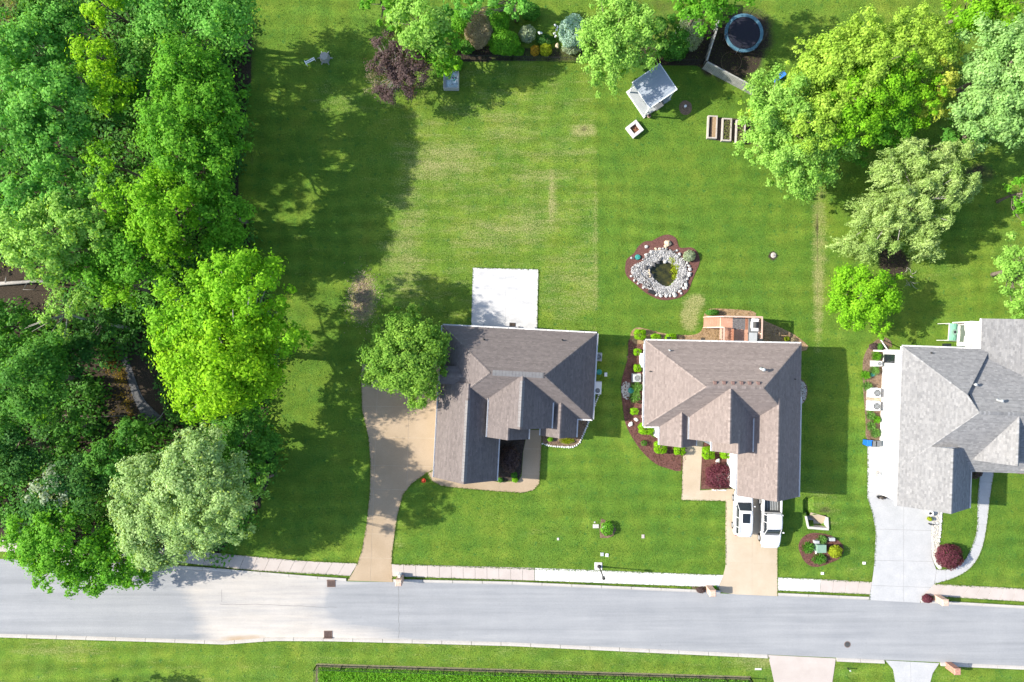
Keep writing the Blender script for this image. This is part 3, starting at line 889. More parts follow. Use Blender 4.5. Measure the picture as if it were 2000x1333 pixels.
# garage wing
gx0, gx1 = h.L(850.5,880,he).x, h.L(970.5,925,he).x
gyf = mid(h.L(849,932,he).y, h.L(969.5,940,he).y)
ghr = he + (gx1-gx0)/2*.79
h.gable(gx0, gx1, gyf, YR-1.2, he, ghr)
h.ridge_vent(((gx0+gx1)/2,YR-2.6,ghr),((gx0+gx1)/2,gyf+.1,ghr))
# entry gable, tall
ee = 4.5; ex0, ex1 = h.L(953.5,815,ee).x, h.L(1078,815,ee).x
er = HR - .05; es = (er-ee)/((ex1-ex0)/2)
eyf = h.L(1077,837,ee).y
h.gable(ex0, ex1, eyf, YR, ee, er)
h.ridge_vent(((ex0+ex1)/2,YR-.4,er),((ex0+ex1)/2,eyf+.1,er))
sx1 = h.L(1032,850,ee).x; syf = mid(h.L(1031.8,858,ee).y, h.L(952,854.5,ee).y)
h.gable(ex0+.002, sx1, syf, eyf+1.2, ee+.002, ee+(sx1-ex0)/2*es, gut=(True,True))
# right bay gable
bx0, bx1 = h.L(1056,845,he).x, h.L(1125.5,845,he).x; byf = h.L(1124.5,854.5,he).y
h.gable(bx0, bx1, byf, Y0+2.6, he+.02, he+.02+(bx1-bx0)/2*.8)
# little cross gable over the side door, ridge along x (built from two planes)
sy0, sy1 = h.L(865,750,4.3).y, h.L(872,715,4.3).y; sx0 = h.L(859,733,4.3).x; sxe = xa-1.2
ym = (sy0+sy1)/2
h.face([(sx0,sy0,4.3),(sxe,sy0,4.3),(sxe,ym,4.78),(sx0,ym,4.78)]); h.face([(sx0,sy1,4.3),(sxe,sy1,4.3),(sxe,ym,4.78),(sx0,ym,4.78)])
h.ridge_cap((sxe,ym,4.78),(sx0,ym,4.78)); h.rake((sx0-.03,sy0,4.3),(sx0-.03,ym,4.78)); h.rake((sx0-.03,ym,4.78),(sx0-.03,sy1,4.3))
h.boxwall(sx0+.3, sxe, sy0+.25, sy1-.25, 0, 4.22)
for p in ((945,664),(1099,665)):
    q = h.L(p[0],p[1],4.3); q.z = he + (Y1-q.y)*(HR-he)/(Y1-YR); h.vent(q, .3, .06)
# openings
h.window(gx0+.32, gyf+2.0, 1.6, 1.0, 1.2, -1, 0)
for yy in (gyf+4.0, gyf+6.6):
    mb = MB()
    for i in range(4): mb.box(gx0+.26, gx0+.31, yy-1.2, yy+1.2, .06+i*.57, .06+(i+1)*.57-.015)
    mb.build('garage_door', MATS['white_paint'], h.root)
h.window(mid(ex0,sx1), syf+.32, 2.4, 1.3, 1.6, 0, -1); h.window(mid(bx0,bx1), byf+.32, 1.6, 1.6, 1.4, 0, -1)
h.door(sx1+.75, eyf+.5, 0, -1)
for xx in (X1-3, X1-7.5, X0+4): h.window(xx, Y1-.35, 1.7, 1.5, 1.3, 0, 1)
h.window(X1-.35, YR+1.5, 1.7, 1.2, 1.2, 1, 0); h.window(X1-.35, YR-2, 1.7, 1.2, 1.2, 1, 0)
h.finish()

# ------------------------------------------------------------------ middle house
H2 = House('hip_roof_house', 'house with brown shingle roof, row of roof vents, pink deck behind and two white vehicles', 1410, 790, -1.15, 4.3,
           [(.212,.175,.160),(.221,.183,.168),(.205,.169,.155),(.230,.191,.175)], MATS['siding_white'], 22)
h = H2; he = h.he
nw, ne, sw = h.L(1261,665.3,he), h.L(1565.3,671.6,he), h.L(1257.7,833,he)
X0, X1 = mid(nw.x, sw.x), ne.x; Y1, Y0 = mid(nw.y, ne.y), sw.y
YR = (Y0+Y1)/2; HR = 7.95
xa, xb = h.L(1380,754,HR).x, h.L(1491.7,756,HR).x
h.face([(X0,Y1,he),(X1,Y1,he),(xb,YR,HR),(xa,YR,HR)])
h.face([(X0,Y0,he),(X1,Y0,he),(xb,YR,HR),(xa,YR,HR)])
h.face([(X1,Y0,he),(X1,Y1,he),(xb,YR,HR)])
h.face([(X0,Y0,he),(X0,Y1,he),(xa,YR,HR)])
for c in ((X0,Y1),(X0,Y0)): h.ridge_cap((xa,YR,HR), (c[0],c[1],he), .1)
for c in ((X1,Y1),(X1,Y0)): h.ridge_cap((xb,YR,HR), (c[0],c[1],he), .1)
h.ridge_cap((xa,YR,HR),(xb,YR,HR), .13)
h.gutter((X1,Y1,he),(X0,Y1,he)); h.gutter((X0,Y1,he),(X0,Y0,he))
h.gutter((X0,Y0,he),(h.L(1288,834,he).x,Y0,he))
h.boxwall(X0+.6,X1-.35,Y0+.35,Y1-.35,0,he-.17)
sE = (HR-he)/(X1-xb)
gx0 = h.L(1440,940,he).x; gx1 = X1
gyf = mid(h.L(1440,968,he).y, h.L(1561,971.6,he).y)
ghr = he + (gx1-gx0)/2*sE*1.02
h.gable(gx0, gx1+.002, gyf, YR-1.0, he+.003, ghr, gut=(True, True))
ee = 5.3; ex0, ex1 = h.L(1346.6,835,ee).x, h.L(1470,840,ee).x; er = HR-.05; es = (er-ee)/((ex1-ex0)/2)
eyf = h.L(1346.6,858.4,ee).y
h.gable(ex0, ex1, eyf, YR, ee, er)
sx0 = h.L(1391,870,ee).x; syf = h.L(1391,881.5,ee).y
h.gable(sx0, ex1-.002, syf, eyf+1.2, ee+.002, ee+(ex1-sx0)/2*es)
bx0, bx1 = h.L(1288.5,850,he).x, h.L(1359,850,he).x; byf = h.L(1289,869.5,he).y
h.gable(bx0, bx1, byf, Y0+2.6, he+.02, he+.02+(bx1-bx0)/2*.78)
for px_, py_ in ((1393,747.5),(1410.5,747.5),(1427.5,748),(1444.5,748),(1460,748.2),(1477,748.4)):
    q = h.L(px_,py_,7.1); z = he + (Y1-q.y)*(HR-he)/(Y1-YR)
    mb = MB(); mb.rbox((q.x,q.y,z-.1), (.32,.34,.26), 0, .85)
    mb.build('box_vent', MATS['rust_vent'], h.root, False, .02)
q = h.L(1487,722,6.5); q.z = he + (Y1-q.y)*(HR-he)/(Y1-YR); h.vent(q, .65, .1, 'grey_metal', True)
q = h.L(1307,685,5.0); q.z = he + (Y1-q.y)*(HR-he)/(Y1-YR); h.vent(q, .3, .06, 'grey_metal')
q = h.L(1271,726,4.8); q.z = he + (q.x-X0)*(HR-he)/(xa-X0); h.vent(q, .25, .05)
q = h.L(1552,741,4.9); q.z = he + (X1-q.x)*sE; h.vent(q, .25, .05)
h.garage_door(mid(gx0,gx1)-.1, gyf+.33, 4.9)
h.window(mid(bx0,bx1), byf+.32, 1.8, 1.6, 1.5, 0, -1); h.window(mid(sx0,ex1)-.3, syf+.32, 2.2, 1.1, 1.5, 0, -1); h.door(mid(bx1,sx0), eyf+1.0, 0, -1)
for yy, ww in ((Y1-1.9,1.5),(YR+.6,1.2),(YR-2.1,1.6)): h.window(X0+.6, yy, 1.9, ww, 1.5, -1, 0)
h.window(X1-.35, YR+1, 1.8, 1.4, 1.3, 1, 0); h.window(X1-.35, YR-4, 1.8, 1.2, 1.3, 1, 0)
for xx in (X0+2.6, X0+6, X1-3.4): h.window(xx, Y1-.35, 2.6, 1.5, 1.4, 0, 1)
h.finish()

# ------------------------------------------------------------------ right house
H3 = House('hip_roof_house', 'house with pale grey shingle roof and bare white side wall at the right edge', 1850, 800, -2.0, 4.1,
           [(.212,.211,.214),(.228,.227,.229),(.197,.197,.201),(.243,.241,.242)], MATS['siding_white'], 33)
h = H3; he = h.he
A0 = h.L(1763.7,677,he); xe = mid(A0.x, h.L(1752,960,he).x); sW = .64
HM = 7.9; M_ = h.L(1912.8,806.6,HM); sW = (HM-he)/(M_.x-xe)
C_ = h.L(1883,771,6.9); C_.z = he + (C_.x-xe)*sW
B_ = h.L(1921,690,he); yA = A0.y
yN = yA; sN = .72
XR = M_.x + 14
sS = (HM-he)/(M_.y - h.L(1890,921,he).y); yS = M_.y - (HM-he)/sS
h.face([(xe,yS,he),(xe,yA,he),tuple(C_),tuple(M_)])
h.face([(xe,yA,he),(B_.x+.6,yA,he),tuple(C_)])
h.face([(B_.x+.6,yA,he),tuple(C_),(C_.x+.35,C_.y-.45,C_.z-.55),(B_.x+1.0,yA,he-.5)])
h.face([(M_.x,M_.y,HM),(XR,M_.y,HM),(XR,yA,HM-sN*(yA-M_.y)),(C_.x+.02,yA,HM-sN*(yA-M_.y))])
h.face([(M_.x,M_.y,HM),(XR,M_.y,HM),(XR,yS,he),(xe,yS,he)])
h.ridge_cap(M_, C_, .1); h.ridge_cap(C_, (xe,yA,he), .1); h.ridge_cap(M_, (XR,M_.y,HM), .17); h.ridge_cap(M_, (xe,yS,he), .08)
h.gutter((B_.x,yA,he),(xe,yA,he)); h.gutter((xe,yA,he),(xe,yS-1,he))
h.boxwall(xe+.33, XR, yS+.35, yA-.35, 0, he-.17)
# rear wing
rx0 = h.L(1917,650,4.1).x; ryf = h.L(1917,622.5,4.1).y
h.gable(rx0, rx0+15, ryf, M_.y+.3, he+.01, he+.01+7.5*.42, gut=(True,True))
# garage wing
gx0, gx1 = xe, h.L(1894.5,950,he).x; gyf = mid(h.L(1751,986,he).y, h.L(1893,995,he).y)
ghr = he + (gx1-gx0)/2*sW*1.01
h.gable(gx0-.002, gx1, gyf, yS+2.5, he-.003, ghr)
# entry gable
ee = 4.6; ex0 = h.L(1890,888,ee).x; exm = h.L(1988,860,7.7).x; ex1 = 2*exm-ex0; eyf = h.L(1890,897.5,ee).y
h.gable(ex0, ex1, eyf, M_.y, ee, 7.75)
px0 = h.L(1971,905,3.9).x; pyf = h.L(1971,917,3.9).y
h.gable(px0, px0+4.2, pyf, eyf+1.0, 3.9, 5.1)
for p in ((1897,751),(1933,780.5)):
    q = h.L(p[0],p[1],6.0); q.z = HM - sN*(q.y-M_.y); h.vent(q, .55, .09, 'grey_metal', True)
q = h.L(1820,690,4.6); q.z = he+.5; h.vent(q, .15, .05)
h.garage_door(mid(gx0,gx1), gyf+.33, 5.0)
h.window(mid(px0,px0+4.2), pyf+.32, 1.7, 1.8, 1.4, 0, -1); h.window(B_.x-2.5, yA-.35, 2.4, 1.6, 1.4, 0, 1)
h.window(gx1-.32, gyf+3, 1.8, 1.2, 1.2, 1, 0)
# corner porch at the white side wall: beam, post, dark sheet as recess shade
w_x = xe+.33
p = h.L(1729,688,0)
mb = MB(); mb.box(w_x-1.0, w_x-.0, yA-.62, yA-.36, 2.9, 3.1).box(w_x-1.0, w_x-.86, yA-.56, yA-.42, 0, 2.9)
mb.build('porch_beam', MATS['white_paint'], h.root)
MB().box(w_x-.02, w_x+.02-.005, yA-1.7, yA-.8, .3, 2.3).build('recess_shade', MATS['glass_dark'], h.root)  # flat dark sheet on the wall, painted in place of a shaded recess
MB().beam(h.L(1719,662,.1)+Vector((0,0,.0)), Vector((w_x-.93, yA-.45, 2.7)), .1, .1).build('downpipe', MATS['white_paint'], h.root)
# outdoor taps and vents on the side wall
for yy, zz in ((gyf+7.2, 1.1),(gyf+3.2,.5),(gyf+10.6,1.9)):
    MB().cyl((w_x-.06, yy, zz), .05, .12, 8).build('wall_tap', MATS['grey_metal'], h.root)
h.finish()
# ================================================================== foliage
PAL = {
 'pale_lime': ((.205,.33,.038),(.275,.40,.058)), 'maple': ((.125,.25,.034),(.19,.325,.05)),
 'emerald': ((.055,.175,.028),(.09,.225,.036)), 'emerald_lt': ((.095,.265,.040),(.150,.345,.06)), 'bright': ((.085,.24,.018),(.130,.31,.025)),
 'lime': ((.135,.31,.014),(.185,.37,.018)), 'yellow_lime': ((.170,.34,.012),(.225,.40,.015)), 'yellow': ((.30,.36,.05),(.36,.40,.07)),
 'dark': ((.038,.125,.026),(.064,.165,.03)), 'mid': ((.060,.18,.026),(.09,.225,.03)), 'silver': ((.205,.315,.115),(.275,.385,.165)),
 'pale': ((.175,.33,.055),(.24,.40,.085)), 'pale_blue': ((.18,.32,.095),(.25,.395,.14)), 'willow': ((.23,.335,.10),(.31,.41,.155)),
 'purple': ((.10,.07,.07),(.145,.10,.10)), 'burgundy': ((.115,.032,.05),(.165,.055,.075)), 'spruce': ((.24,.36,.33),(.34,.46,.43)),
 'brown': ((.24,.205,.135),(.33,.285,.19)), 'olive': ((.13,.16,.05),(.2,.22,.07)), 'clipped': ((.14,.30,.010),(.2,.37,.014)), 'sage': ((.22,.28,.19),(.29,.345,.245)),
 'rust': ((.30,.20,.02),(.36,.26,.03)), 'grassy': ((.09,.20,.05),(.14,.26,.07)), 'yellow_green': ((.20,.26,.015),(.25,.3,.02)),
}
PAL = {k: tuple(tuple(v*(1.42 if k not in ('purple','burgundy') else 1.15) for v in c) for c in p) for k, p in PAL.items()}
def leaf_object(name, P, N, S, C, parent, asp=.62, dirv=None):
    """one mesh of diamond leaves: centres P, normals N, sizes S, colours C"""
    n = len(P); rng = np.random.default_rng(n)
    N = N/np.maximum(np.linalg.norm(N, axis=1, keepdims=True), 1e-6)
    if dirv is None:
        r = rng.normal(size=(n,3))
        T = np.cross(N, r)
    else:
        T = dirv - N*(dirv*N).sum(1, keepdims=True)
    T /= np.maximum(np.linalg.norm(T, axis=1, keepdims=True), 1e-6)
    Bv = np.cross(N, T)
    s = S[:,None]*.5
    V = np.empty((n,4,3), np.float32)
    V[:,0] = P - T*s; V[:,1] = P + Bv*s*asp + N*s*.18; V[:,2] = P + T*s; V[:,3] = P - Bv*s*asp + N*s*.18
    me = bpy.data.meshes.new(name)
    me.vertices.add(4*n); me.vertices.foreach_set('co', V.ravel())
    me.loops.add(4*n); me.loops.foreach_set('vertex_index', np.arange(4*n, dtype=np.int32))
    me.polygons.add(n); me.polygons.foreach_set('loop_start', np.arange(0, 4*n, 4, dtype=np.int32)); me.polygons.foreach_set('loop_total', np.full(n, 4, np.int32))
    me.update(calc_edges=True)
    at = me.attributes.new('Col', 'FLOAT_COLOR', 'POINT')
    cc = np.ones((n,4,4), np.float32); cc[:,:,:3] = C[:,None,:]
    at.data.foreach_set('color', cc.ravel())
    me.materials.append(MATS['leaf'])
    o = bpy.data.objects.new(name, me); link(o, parent)
    return o

def pal_mix(rng, pal, tc, n):
    a, b = (np.array(x) for x in PAL[pal])
    t = np.clip(tc + rng.normal(0, .28, n), -.2, 1.3)[:,None]
    return np.clip((a*(1-t) + b*t)*rng.uniform(.72, 1.25, (n,1)), .002, .9)

def lobe_leaves(rng, c, R, Rz, pal, leaf, dens, clump=.24, under=-.3, jag=.28, spread=0.0):
    """leaf clumps over an uneven dome"""
    nc = max(10, int(20*(R/2.2)**1.55*(.24/clump)**1.3))
    i = np.arange(nc) + rng.uniform(0, 1, nc)*.8
    z = 1 - (1-under)*(i/nc)
    ph = i*2.39996 + rng.uniform(0, 6.28) + rng.normal(0, .25, nc)
    d = np.stack([np.sqrt(np.maximum(0, 1-z*z))*np.cos(ph), np.sqrt(np.maximum(0, 1-z*z))*np.sin(ph), z], 1)
    rad = np.where(rng.uniform(size=nc) < .72, rng.uniform(.80, 1.0, nc), rng.uniform(.35, .8, nc))
    lob = 1 + 1.35*jag*(.5*np.sin(3*ph + rng.uniform(0,6)) + .5*np.sin(5*ph*1.0 + rng.uniform(0,6)) + rng.normal(0,.35,nc))*.5
    keepc = rng.uniform(size=nc) > .13
    cc = c + d*np.array([R, R, Rz])*(rad*lob)[:,None]*(1-clump*.55)
    rc = R*clump*rng.uniform(.65, 1.35, nc)
    tone = rng.normal(.45, .3, nc)
    Ps, Ns, Ss, Cs = [], [], [], []
    for k in np.nonzero(keepc)[0]:
        n = int(np.clip(4*math.pi*rc[k]**2*.62*1.5*dens/(leaf*leaf*.42), 8, 900))
        u = rng.normal(size=(n,3)); u /= np.linalg.norm(u, axis=1, keepdims=True)
        u[:,2] = np.where(u[:,2] < -.35, -u[:,2], u[:,2])
        rr = rc[k]*np.where(rng.uniform(size=n) < .14, rng.uniform(1.0, 1.7, n), rng.uniform(.4, 1.1, n))
        P = cc[k] + u*rr[:,None]*np.array([1,1,.8])
        N = u*.85 + d[k]*.35 + np.array([0,0,.5]) + rng.normal(0,.42,(n,3))
        Ps.append(P); Ns.append(N); Ss.append(leaf*rng.uniform(.65,1.35,n)); Cs.append(pal_mix(rng, pal, tone[k], n))
    return np.concatenate(Ps), np.concatenate(Ns), np.concatenate(Ss), np.concatenate(Cs), cc, rc

def trunk_mesh(rnd, base, top, r, targets, root, matname='bark', bend=.3, name='trunk', limb_r=.34):
    mb = MB()
    base, top = Vector(base), Vector(top)
    pts = []
    off = Vector((rnd.uniform(-bend,bend), rnd.uniform(-bend,bend), 0))
    for t in (0, .12, .35, .65, 1):
        pts.append(base.lerp(top, t) + off*math.sin(math.pi*t))
    mb.tube(pts, [r*1.35, r*1.02, r*.9, r*.72, r*.4], 8)
    for tg in targets:
        tg = Vector(tg); t = rnd.uniform(.45, .9)
        s = base.lerp(top, t) + off*math.sin(math.pi*t)
        m_ = s.lerp(tg, .5) + Vector((0,0,-.12*(tg-s).length + rnd.uniform(-.2,.2)))
        mb.tube([s, m_, tg], [r*limb_r*1.2, r*limb_r*.75, r*.08], 5)
    return mb.build(name, MATS[matname], root, True)

def tree(name, label, lobes, pal, seed, leaf=.27, dens=.88, clump=.24, jag=.28, group=None, cat='tree', bark='bark', tr=None, flat=.78, limbs=7, base=None, under=-.3):
    """lobes: (px, py, radius px, top height m[, palette]) as seen in the photo"""
    rng = np.random.default_rng(seed); rnd = random.Random(seed)
    acc = []; cl = []
    z_c = []
    for lb in lobes:
        px, py, Rp, top = lb[:4]; p2 = lb[4] if len(lb) > 4 else pal
        zc = top*.70
        Rm = Rp/K*(HC-zc)/HC
        Rz = min(top - zc + .0, Rm*flat*1.15); zc = top - Rz
        c = G(px, py, zc)
        r = lobe_leaves(rng, np.array(c), Rm, Rz, p2, leaf, dens, clump, under, jag)
        acc.append(r[:4]); cl += [tuple(x) for x in r[4]]; z_c.append((c, Rm))
    P, N, S, C = (np.concatenate([a[i] for a in acc]) for i in range(4))
    ok = P[:,2] > .05
    P, N, S, C = P[ok], N[ok], S[ok], C[ok]
    c0, R0 = z_c[0]
    bx = Vector((c0.x, c0.y, 0)) if base is None else G(*base)
    root = empty(name, (bx.x, bx.y, 0)); tag(root, label, cat, group)
    off = np.array([bx.x, bx.y, 0.0])
    leaf_object('crown', P-off, N, S, C, root)
    tg = [Vector(t) - Vector(off) for t in rnd.sample(cl, min(limbs*len(lobes), len(cl)))]
    top = Vector((c0.x, c0.y, c0.z + .25*R0)) - Vector(off)
    trunk_mesh(rnd, (0,0,-.05), top, tr or (.05*R0+.06), tg, root, bark)
    return root

WG = 'trees of the wood on the left'
T = [
 # label, lobes, palette, kwargs
 ('twiggy half-bare olive tree in the top left corner', [(22,52,52,9.5)], 'olive', dict(dens=.28, leaf=.24, bark='bark_pale', limbs=26)),
 ('mid green tree against the top edge, right of the twiggy corner tree', [(92,14,56,11)], 'mid', {}),
 ('soft emerald tree below the top edge between corner and lime crown', [(122,52,58,11)], 'emerald_lt', {}),
 ('small yellow-lime crown against the top edge of the wood', [(206,14,42,11.5)], 'yellow_lime', dict(leaf=.27)),
 ('pale green tree at the top edge, left of the wood corner', [(318,26,66,11),(290,80,42,9)], 'emerald_lt', dict(dens=.65, jag=.4)),
 ('big pale green tree at the top right corner of the wood', [(425,26,82,11),(372,62,40,9.5)], 'emerald_lt', dict(dens=.6, jag=.4)),
 ('bluish emerald tree at the left edge below the twiggy tree', [(55,95,70,12)], 'emerald_lt', dict(clump=.2)),
 ('large bluish emerald tree with knobbly crown by the left edge', [(40,168,66,13),(108,205,78,13.5),(120,140,50,11)], 'emerald_lt', dict(clump=.17)),
 ('emerald tree at the left edge above the dark gap', [(38,262,66,12.5),(110,290,66,12)], 'emerald_lt', dict(clump=.18)),
 ('bright yellow-lime tree with two tufts in the upper wood', [(190,112,46,11.5),(212,186,46,11.5)], 'yellow_lime', dict(leaf=.27, clump=.28)),
 ('mid green crown right of the yellow-lime tufts', [(258,132,56,10.5),(255,200,45,9.5)], 'mid', {}),
 ('pale green tree with open twigs in the upper wood', [(302,95,44,9.5)], 'pale', dict(dens=.7, bark='bark_pale')),
 ('tall bright green tree on the upper lawn edge of the wood', [(378,165,78,12.5),(428,205,62,11),(340,190,45,11)], 'bright', dict(clump=.2)),
 ('huge bright green tree bulging over the lawn edge', [(352,262,82,12.5),(432,270,62,11),(400,320,70,11)], 'bright', dict(clump=.19)),
 ('small lime crown standing alone in the middle wood', [(204,318,40,11)], 'lime', dict(leaf=.26)),
 ('emerald tree at the left edge below the dark gap', [(50,395,62,11.5),(120,395,58,11.5)], 'emerald_lt', dict(clump=.17)),
 ('wide pale emerald tree with foamy crown, lower left of the lime crowns', [(90,470,84,12),(160,440,70,12)], 'pale', dict(clump=.15)),
 ('lime tuft right of the foamy pale tree', [(232,388,46,11.5)], 'lime', dict(leaf=.26)),
 ('lime-green tree left of the shaded lawn, middle of the wood edge', [(328,405,72,12),(300,450,50,11)], 'lime', dict(clump=.22)),
 ('darker green tree on the lawn edge below the bulging tree', [(425,410,62,9.5),(440,470,48,8)], 'bright', {}),
 ('mid green tree above the leaning grey trunk', [(250,490,72,10),(195,530,50,9)], 'bright', {}),
 ('yellow-green low crown by the grey trunk', [(235,565,42,8),(330,505,44,9)], 'lime', {}),
 ('huge lime-yellow tree with bare twigs at the lawn edge, largest of the wood', [(440,690,118,12.5,'yellow_lime'),(475,575,92,13.5,'lime'),(380,620,84,12,'lime'),(405,755,74,11,'yellow_lime'),(530,650,62,11,'lime'),(500,730,66,10,'lime')], 'lime', dict(dens=.68, leaf=.3, clump=.16, jag=.4, bark='bark_pale', limbs=12)),
 ('dark green tree at the left edge beside the fallen trunk', [(18,640,56,7)], 'mid', {}),
 ('round mid green tree at the left edge, lower wood', [(60,745,88,9.5),(20,800,48,8)], 'mid', dict(clump=.18)),
 ('shaded green sapling left of the creek bed', [(145,690,52,5.5),(200,645,40,5)], 'dark', {}),
 ('dark leafy tree at the left edge below the round tree', [(32,880,62,6.5)], 'dark', {}),
 ('low yellowish-tipped sapling in the shady hollow', [(140,835,44,5)], 'mid', dict(dens=.8)),
 ('dark blue-green tree left of the silvery tree', [(150,950,64,7.5),(95,985,50,6.5)], 'dark', {}),
 ('dull grey-green bush tree with a twiggy middle', [(100,955,42,8)], 'sage', dict(dens=.45, bark='bark_pale')),
 ('dark green crown above the silvery tree', [(220,905,54,7),(260,860,44,5.5)], 'mid', {}),
 ('dense dark round tree between lime giant and silvery tree', [(468,862,70,7),(505,900,40,6)], 'mid', dict(clump=.16, leaf=.24)),
 ('large round silvery green tree above the road', [(330,995,112,9.5),(395,940,96,12),(290,950,70,10),(425,1003,74,13),(380,870,44,7)], 'silver', dict(clump=.13, leaf=.24, jag=.2, bark='bark_pale')),
 ('silvery outlier crown over the shaded lawn, right of the round silvery tree', [(505,945,32,6)], 'pale', dict(dens=.7)),
 ('emerald tree hanging low over the road', [(130,1060,78,8.5),(225,1085,66,7),(60,1055,58,7),(180,1118,58,6),(105,1120,42,5.5),(275,1110,40,5.5)], 'bright', dict(clump=.17, leaf=.28, flat=.7)),
]
for i, (lab, lobes, pal, kw) in enumerate(T):
    tree('woodland_tree', lab, lobes, pal, 100+i, group=WG, **kw)

# leaning tree with long pale bare trunk
def leaning():
    rng = np.random.default_rng(77); rnd = random.Random(77)
    b = G(262,643,0); root = empty('leaning_tree', (b.x,b.y,0)); tag(root, 'leaning half-bare tree with a long pale trunk lying over the hollow', 'tree', WG)
    off = np.array([b.x,b.y,0])
    acc = []
    for px, py, Rp, z in ((125,595,34,6.5),(160,585,28,6),(95,615,26,6.5),(128,655,22,6)):
        c = np.array(G(px,py,z)); acc.append(lobe_leaves(rng, c, Rp/K*.9, Rp/K*.55, 'pale', .24, .55, .3)[:4])
    P,N,S,C = (np.concatenate([a[i] for a in acc]) for i in range(4))
    leaf_object('crown', P-off, N, S, C, root)
    mb = MB(); V = lambda px,py,z: G(px,py,z)-Vector(off)
    mb.tube([(0,0,0), V(200,632,3.0), V(160,622,4.8), V(128,612,6.0), V(108,600,6.8)], [.2,.17,.14,.1,.05], 7)
    for q in ((55,637,6.2),(62,648,6),(75,628,6.4),(128,680,5.2),(134,665,5.6),(90,590,7),(150,578,6.6),(100,650,6),(48,642,6.2)):
        s = V(132,614,5.9); e = V(*q); mb.tube([s, s.lerp(e,.5)+Vector((0,0,.25)), e], [.06,.04,.012], 5)
    mb.build('trunk', MATS['bark_pale'], root, True)
leaning()

def log(name, label, pts, r0, r1, branches=(), matname='bark_pale'):
    b = G(pts[0][0], pts[0][1], 0); root = empty(name, (b.x,b.y,0)); tag(root, label, 'fallen tree', 'fallen wood in the hollow')
    V = lambda p: G(*p)-b
    mb = MB(); n = len(pts); mb.tube([V(p) for p in pts], [r0+(r1-r0)*i/(n-1) for i in range(n)], 8); mb.build('trunk', MATS[matname], root, True)
    for br in branches:
        mb = MB(); mb.tube([V(p) for p in br], [.06]+[.03]*(len(br)-2)+[.012], 5); mb.build('branch', MATS[matname], root, True)
log('fallen_tree', 'thick grey fallen trunk at the left edge below the foamy tree', [(-30,556,.35),(40,552,.4),(75,549,.5),(115,556,.5)], .2, .12, [((10,553,.5),(12,540,.8)),((55,551,.5),(45,566,.5),(72,566,.5))])
log('fallen_branch', 'crooked pale dead branch lying on the creek bank', [(283,843,.4),(288,830,.5),(300,826,.6),(312,816,.7),(319,806,.8)], .07, .03)
log('fallen_tree', 'thin dark log lying across the shady hollow', [(120,812,.2),(180,815,.25),(250,812,.3)], .1, .06, (), 'bark')
log('fallen_tree', 'short dark log in the brush under the round tree', [(40,902,.3),(90,897,.35)], .12, .09, (), 'bark')
creek = prism('creek_bed', catmull([(228,660),(250,700),(276,770),(300,800),(322,822),(300,830),(278,812),(258,770),(240,710),(222,670)],4), 0, .03, MATS['stone_dark']); tag(creek, kind='structure')

# shade plants under the wood: one mass
def undergrowth():
    rng = np.random.default_rng(5)
    n = 1700
    px = rng.uniform(-60, 560, n); py = rng.uniform(-40, 1095, n)
    ok = in_poly(px, py, WOODS) & ~in_poly(px, py, [(195,700),(300,700),(325,822),(215,838)])  & ~((px < 125) & (py > 515) & (py < 605)) & ~((py > 1035) & (px < 420))
    px, py = px[ok], py[ok]
    Ps,Ns,Ss,Cs = [],[],[],[]
    for x, y in zip(px, py):
        c = np.array(G(x, y, .0)); R = rng.uniform(.5, 1.9); k = int(46*R*R**.5)
        u = rng.normal(size=(k,3)); u /= np.linalg.norm(u,axis=1,keepdims=True); u[:,2] = np.abs(u[:,2])
        P = c + u*R*rng.uniform(.6,1.1,(k,1))*np.array([1,1,1.15])
        Ps.append(P); Ns.append(u+np.array([0,0,.8])+rng.normal(0,.4,(k,3))); Ss.append(rng.uniform(.24,.46,k)); Cs.append(pal_mix(rng, 'mid' if rng.uniform()<.6 else 'dark', rng.normal(.5,.3), k))
    # yellow flowering plants on the bank
    for q in range(34):
        t = rng.uniform(); x = 205+45*t+rng.normal(0,9); y = 625+190*t+rng.normal(0,8)
        k = 30; c = np.array(G(x,y,.2)); P = c + rng.normal(0,.28,(k,3))*np.array([1,1,.5]); P[:,2] = np.abs(P[:,2])+.03
        Ps.append(P); Ns.append(rng.normal(0,.4,(k,3))+np.array([0,0,1])); Ss.append(rng.uniform(.1,.2,k)); Cs.append(pal_mix(rng,'rust',.6,k)*.5)
    o = leaf_object('undergrowth', np.concatenate(Ps), np.concatenate(Ns), np.concatenate(Ss), np.concatenate(Cs), None)
    tag(o, 'low leafy undergrowth on the floor of the wood', 'undergrowth', kind='stuff')
undergrowth()

# ------------------------------------------------------------------ garden trees
tree('maple_tree', 'dense round green tree overlapping the left corner of the grey-brown roof', [(795,702,78,7.8),(755,730,48,6.2),(832,662,48,6.8),(815,758,46,6.2),(798,632,42,6.4),(750,680,44,6.2),(842,715,36,6)], 'maple', 301, clump=.18, leaf=.23, dens=1.2)
tree('small_tree', 'round yellow-green tree with a round shadow on the right lawn', [(1690,575,66,5.6),(1655,560,40,4.8),(1710,615,44,4.8),(1660,610,40,4.6),(1728,560,34,4.6)], 'lime', 302, clump=.17, leaf=.22)
tree('broadleaf_tree', 'light green tree overhanging the pale wooden fence and raised beds', [(1520,215,78,8.5,'pale'),(1490,280,54,6.5,'pale'),(1560,300,82,7.5,'pale'),(1585,230,80,9,'pale_lime'),(1545,345,46,6,'pale'),(1625,280,58,7,'pale'),(1475,220,40,6.5,'pale_lime')], 'pale', 303, clump=.14, leaf=.23, jag=.34)
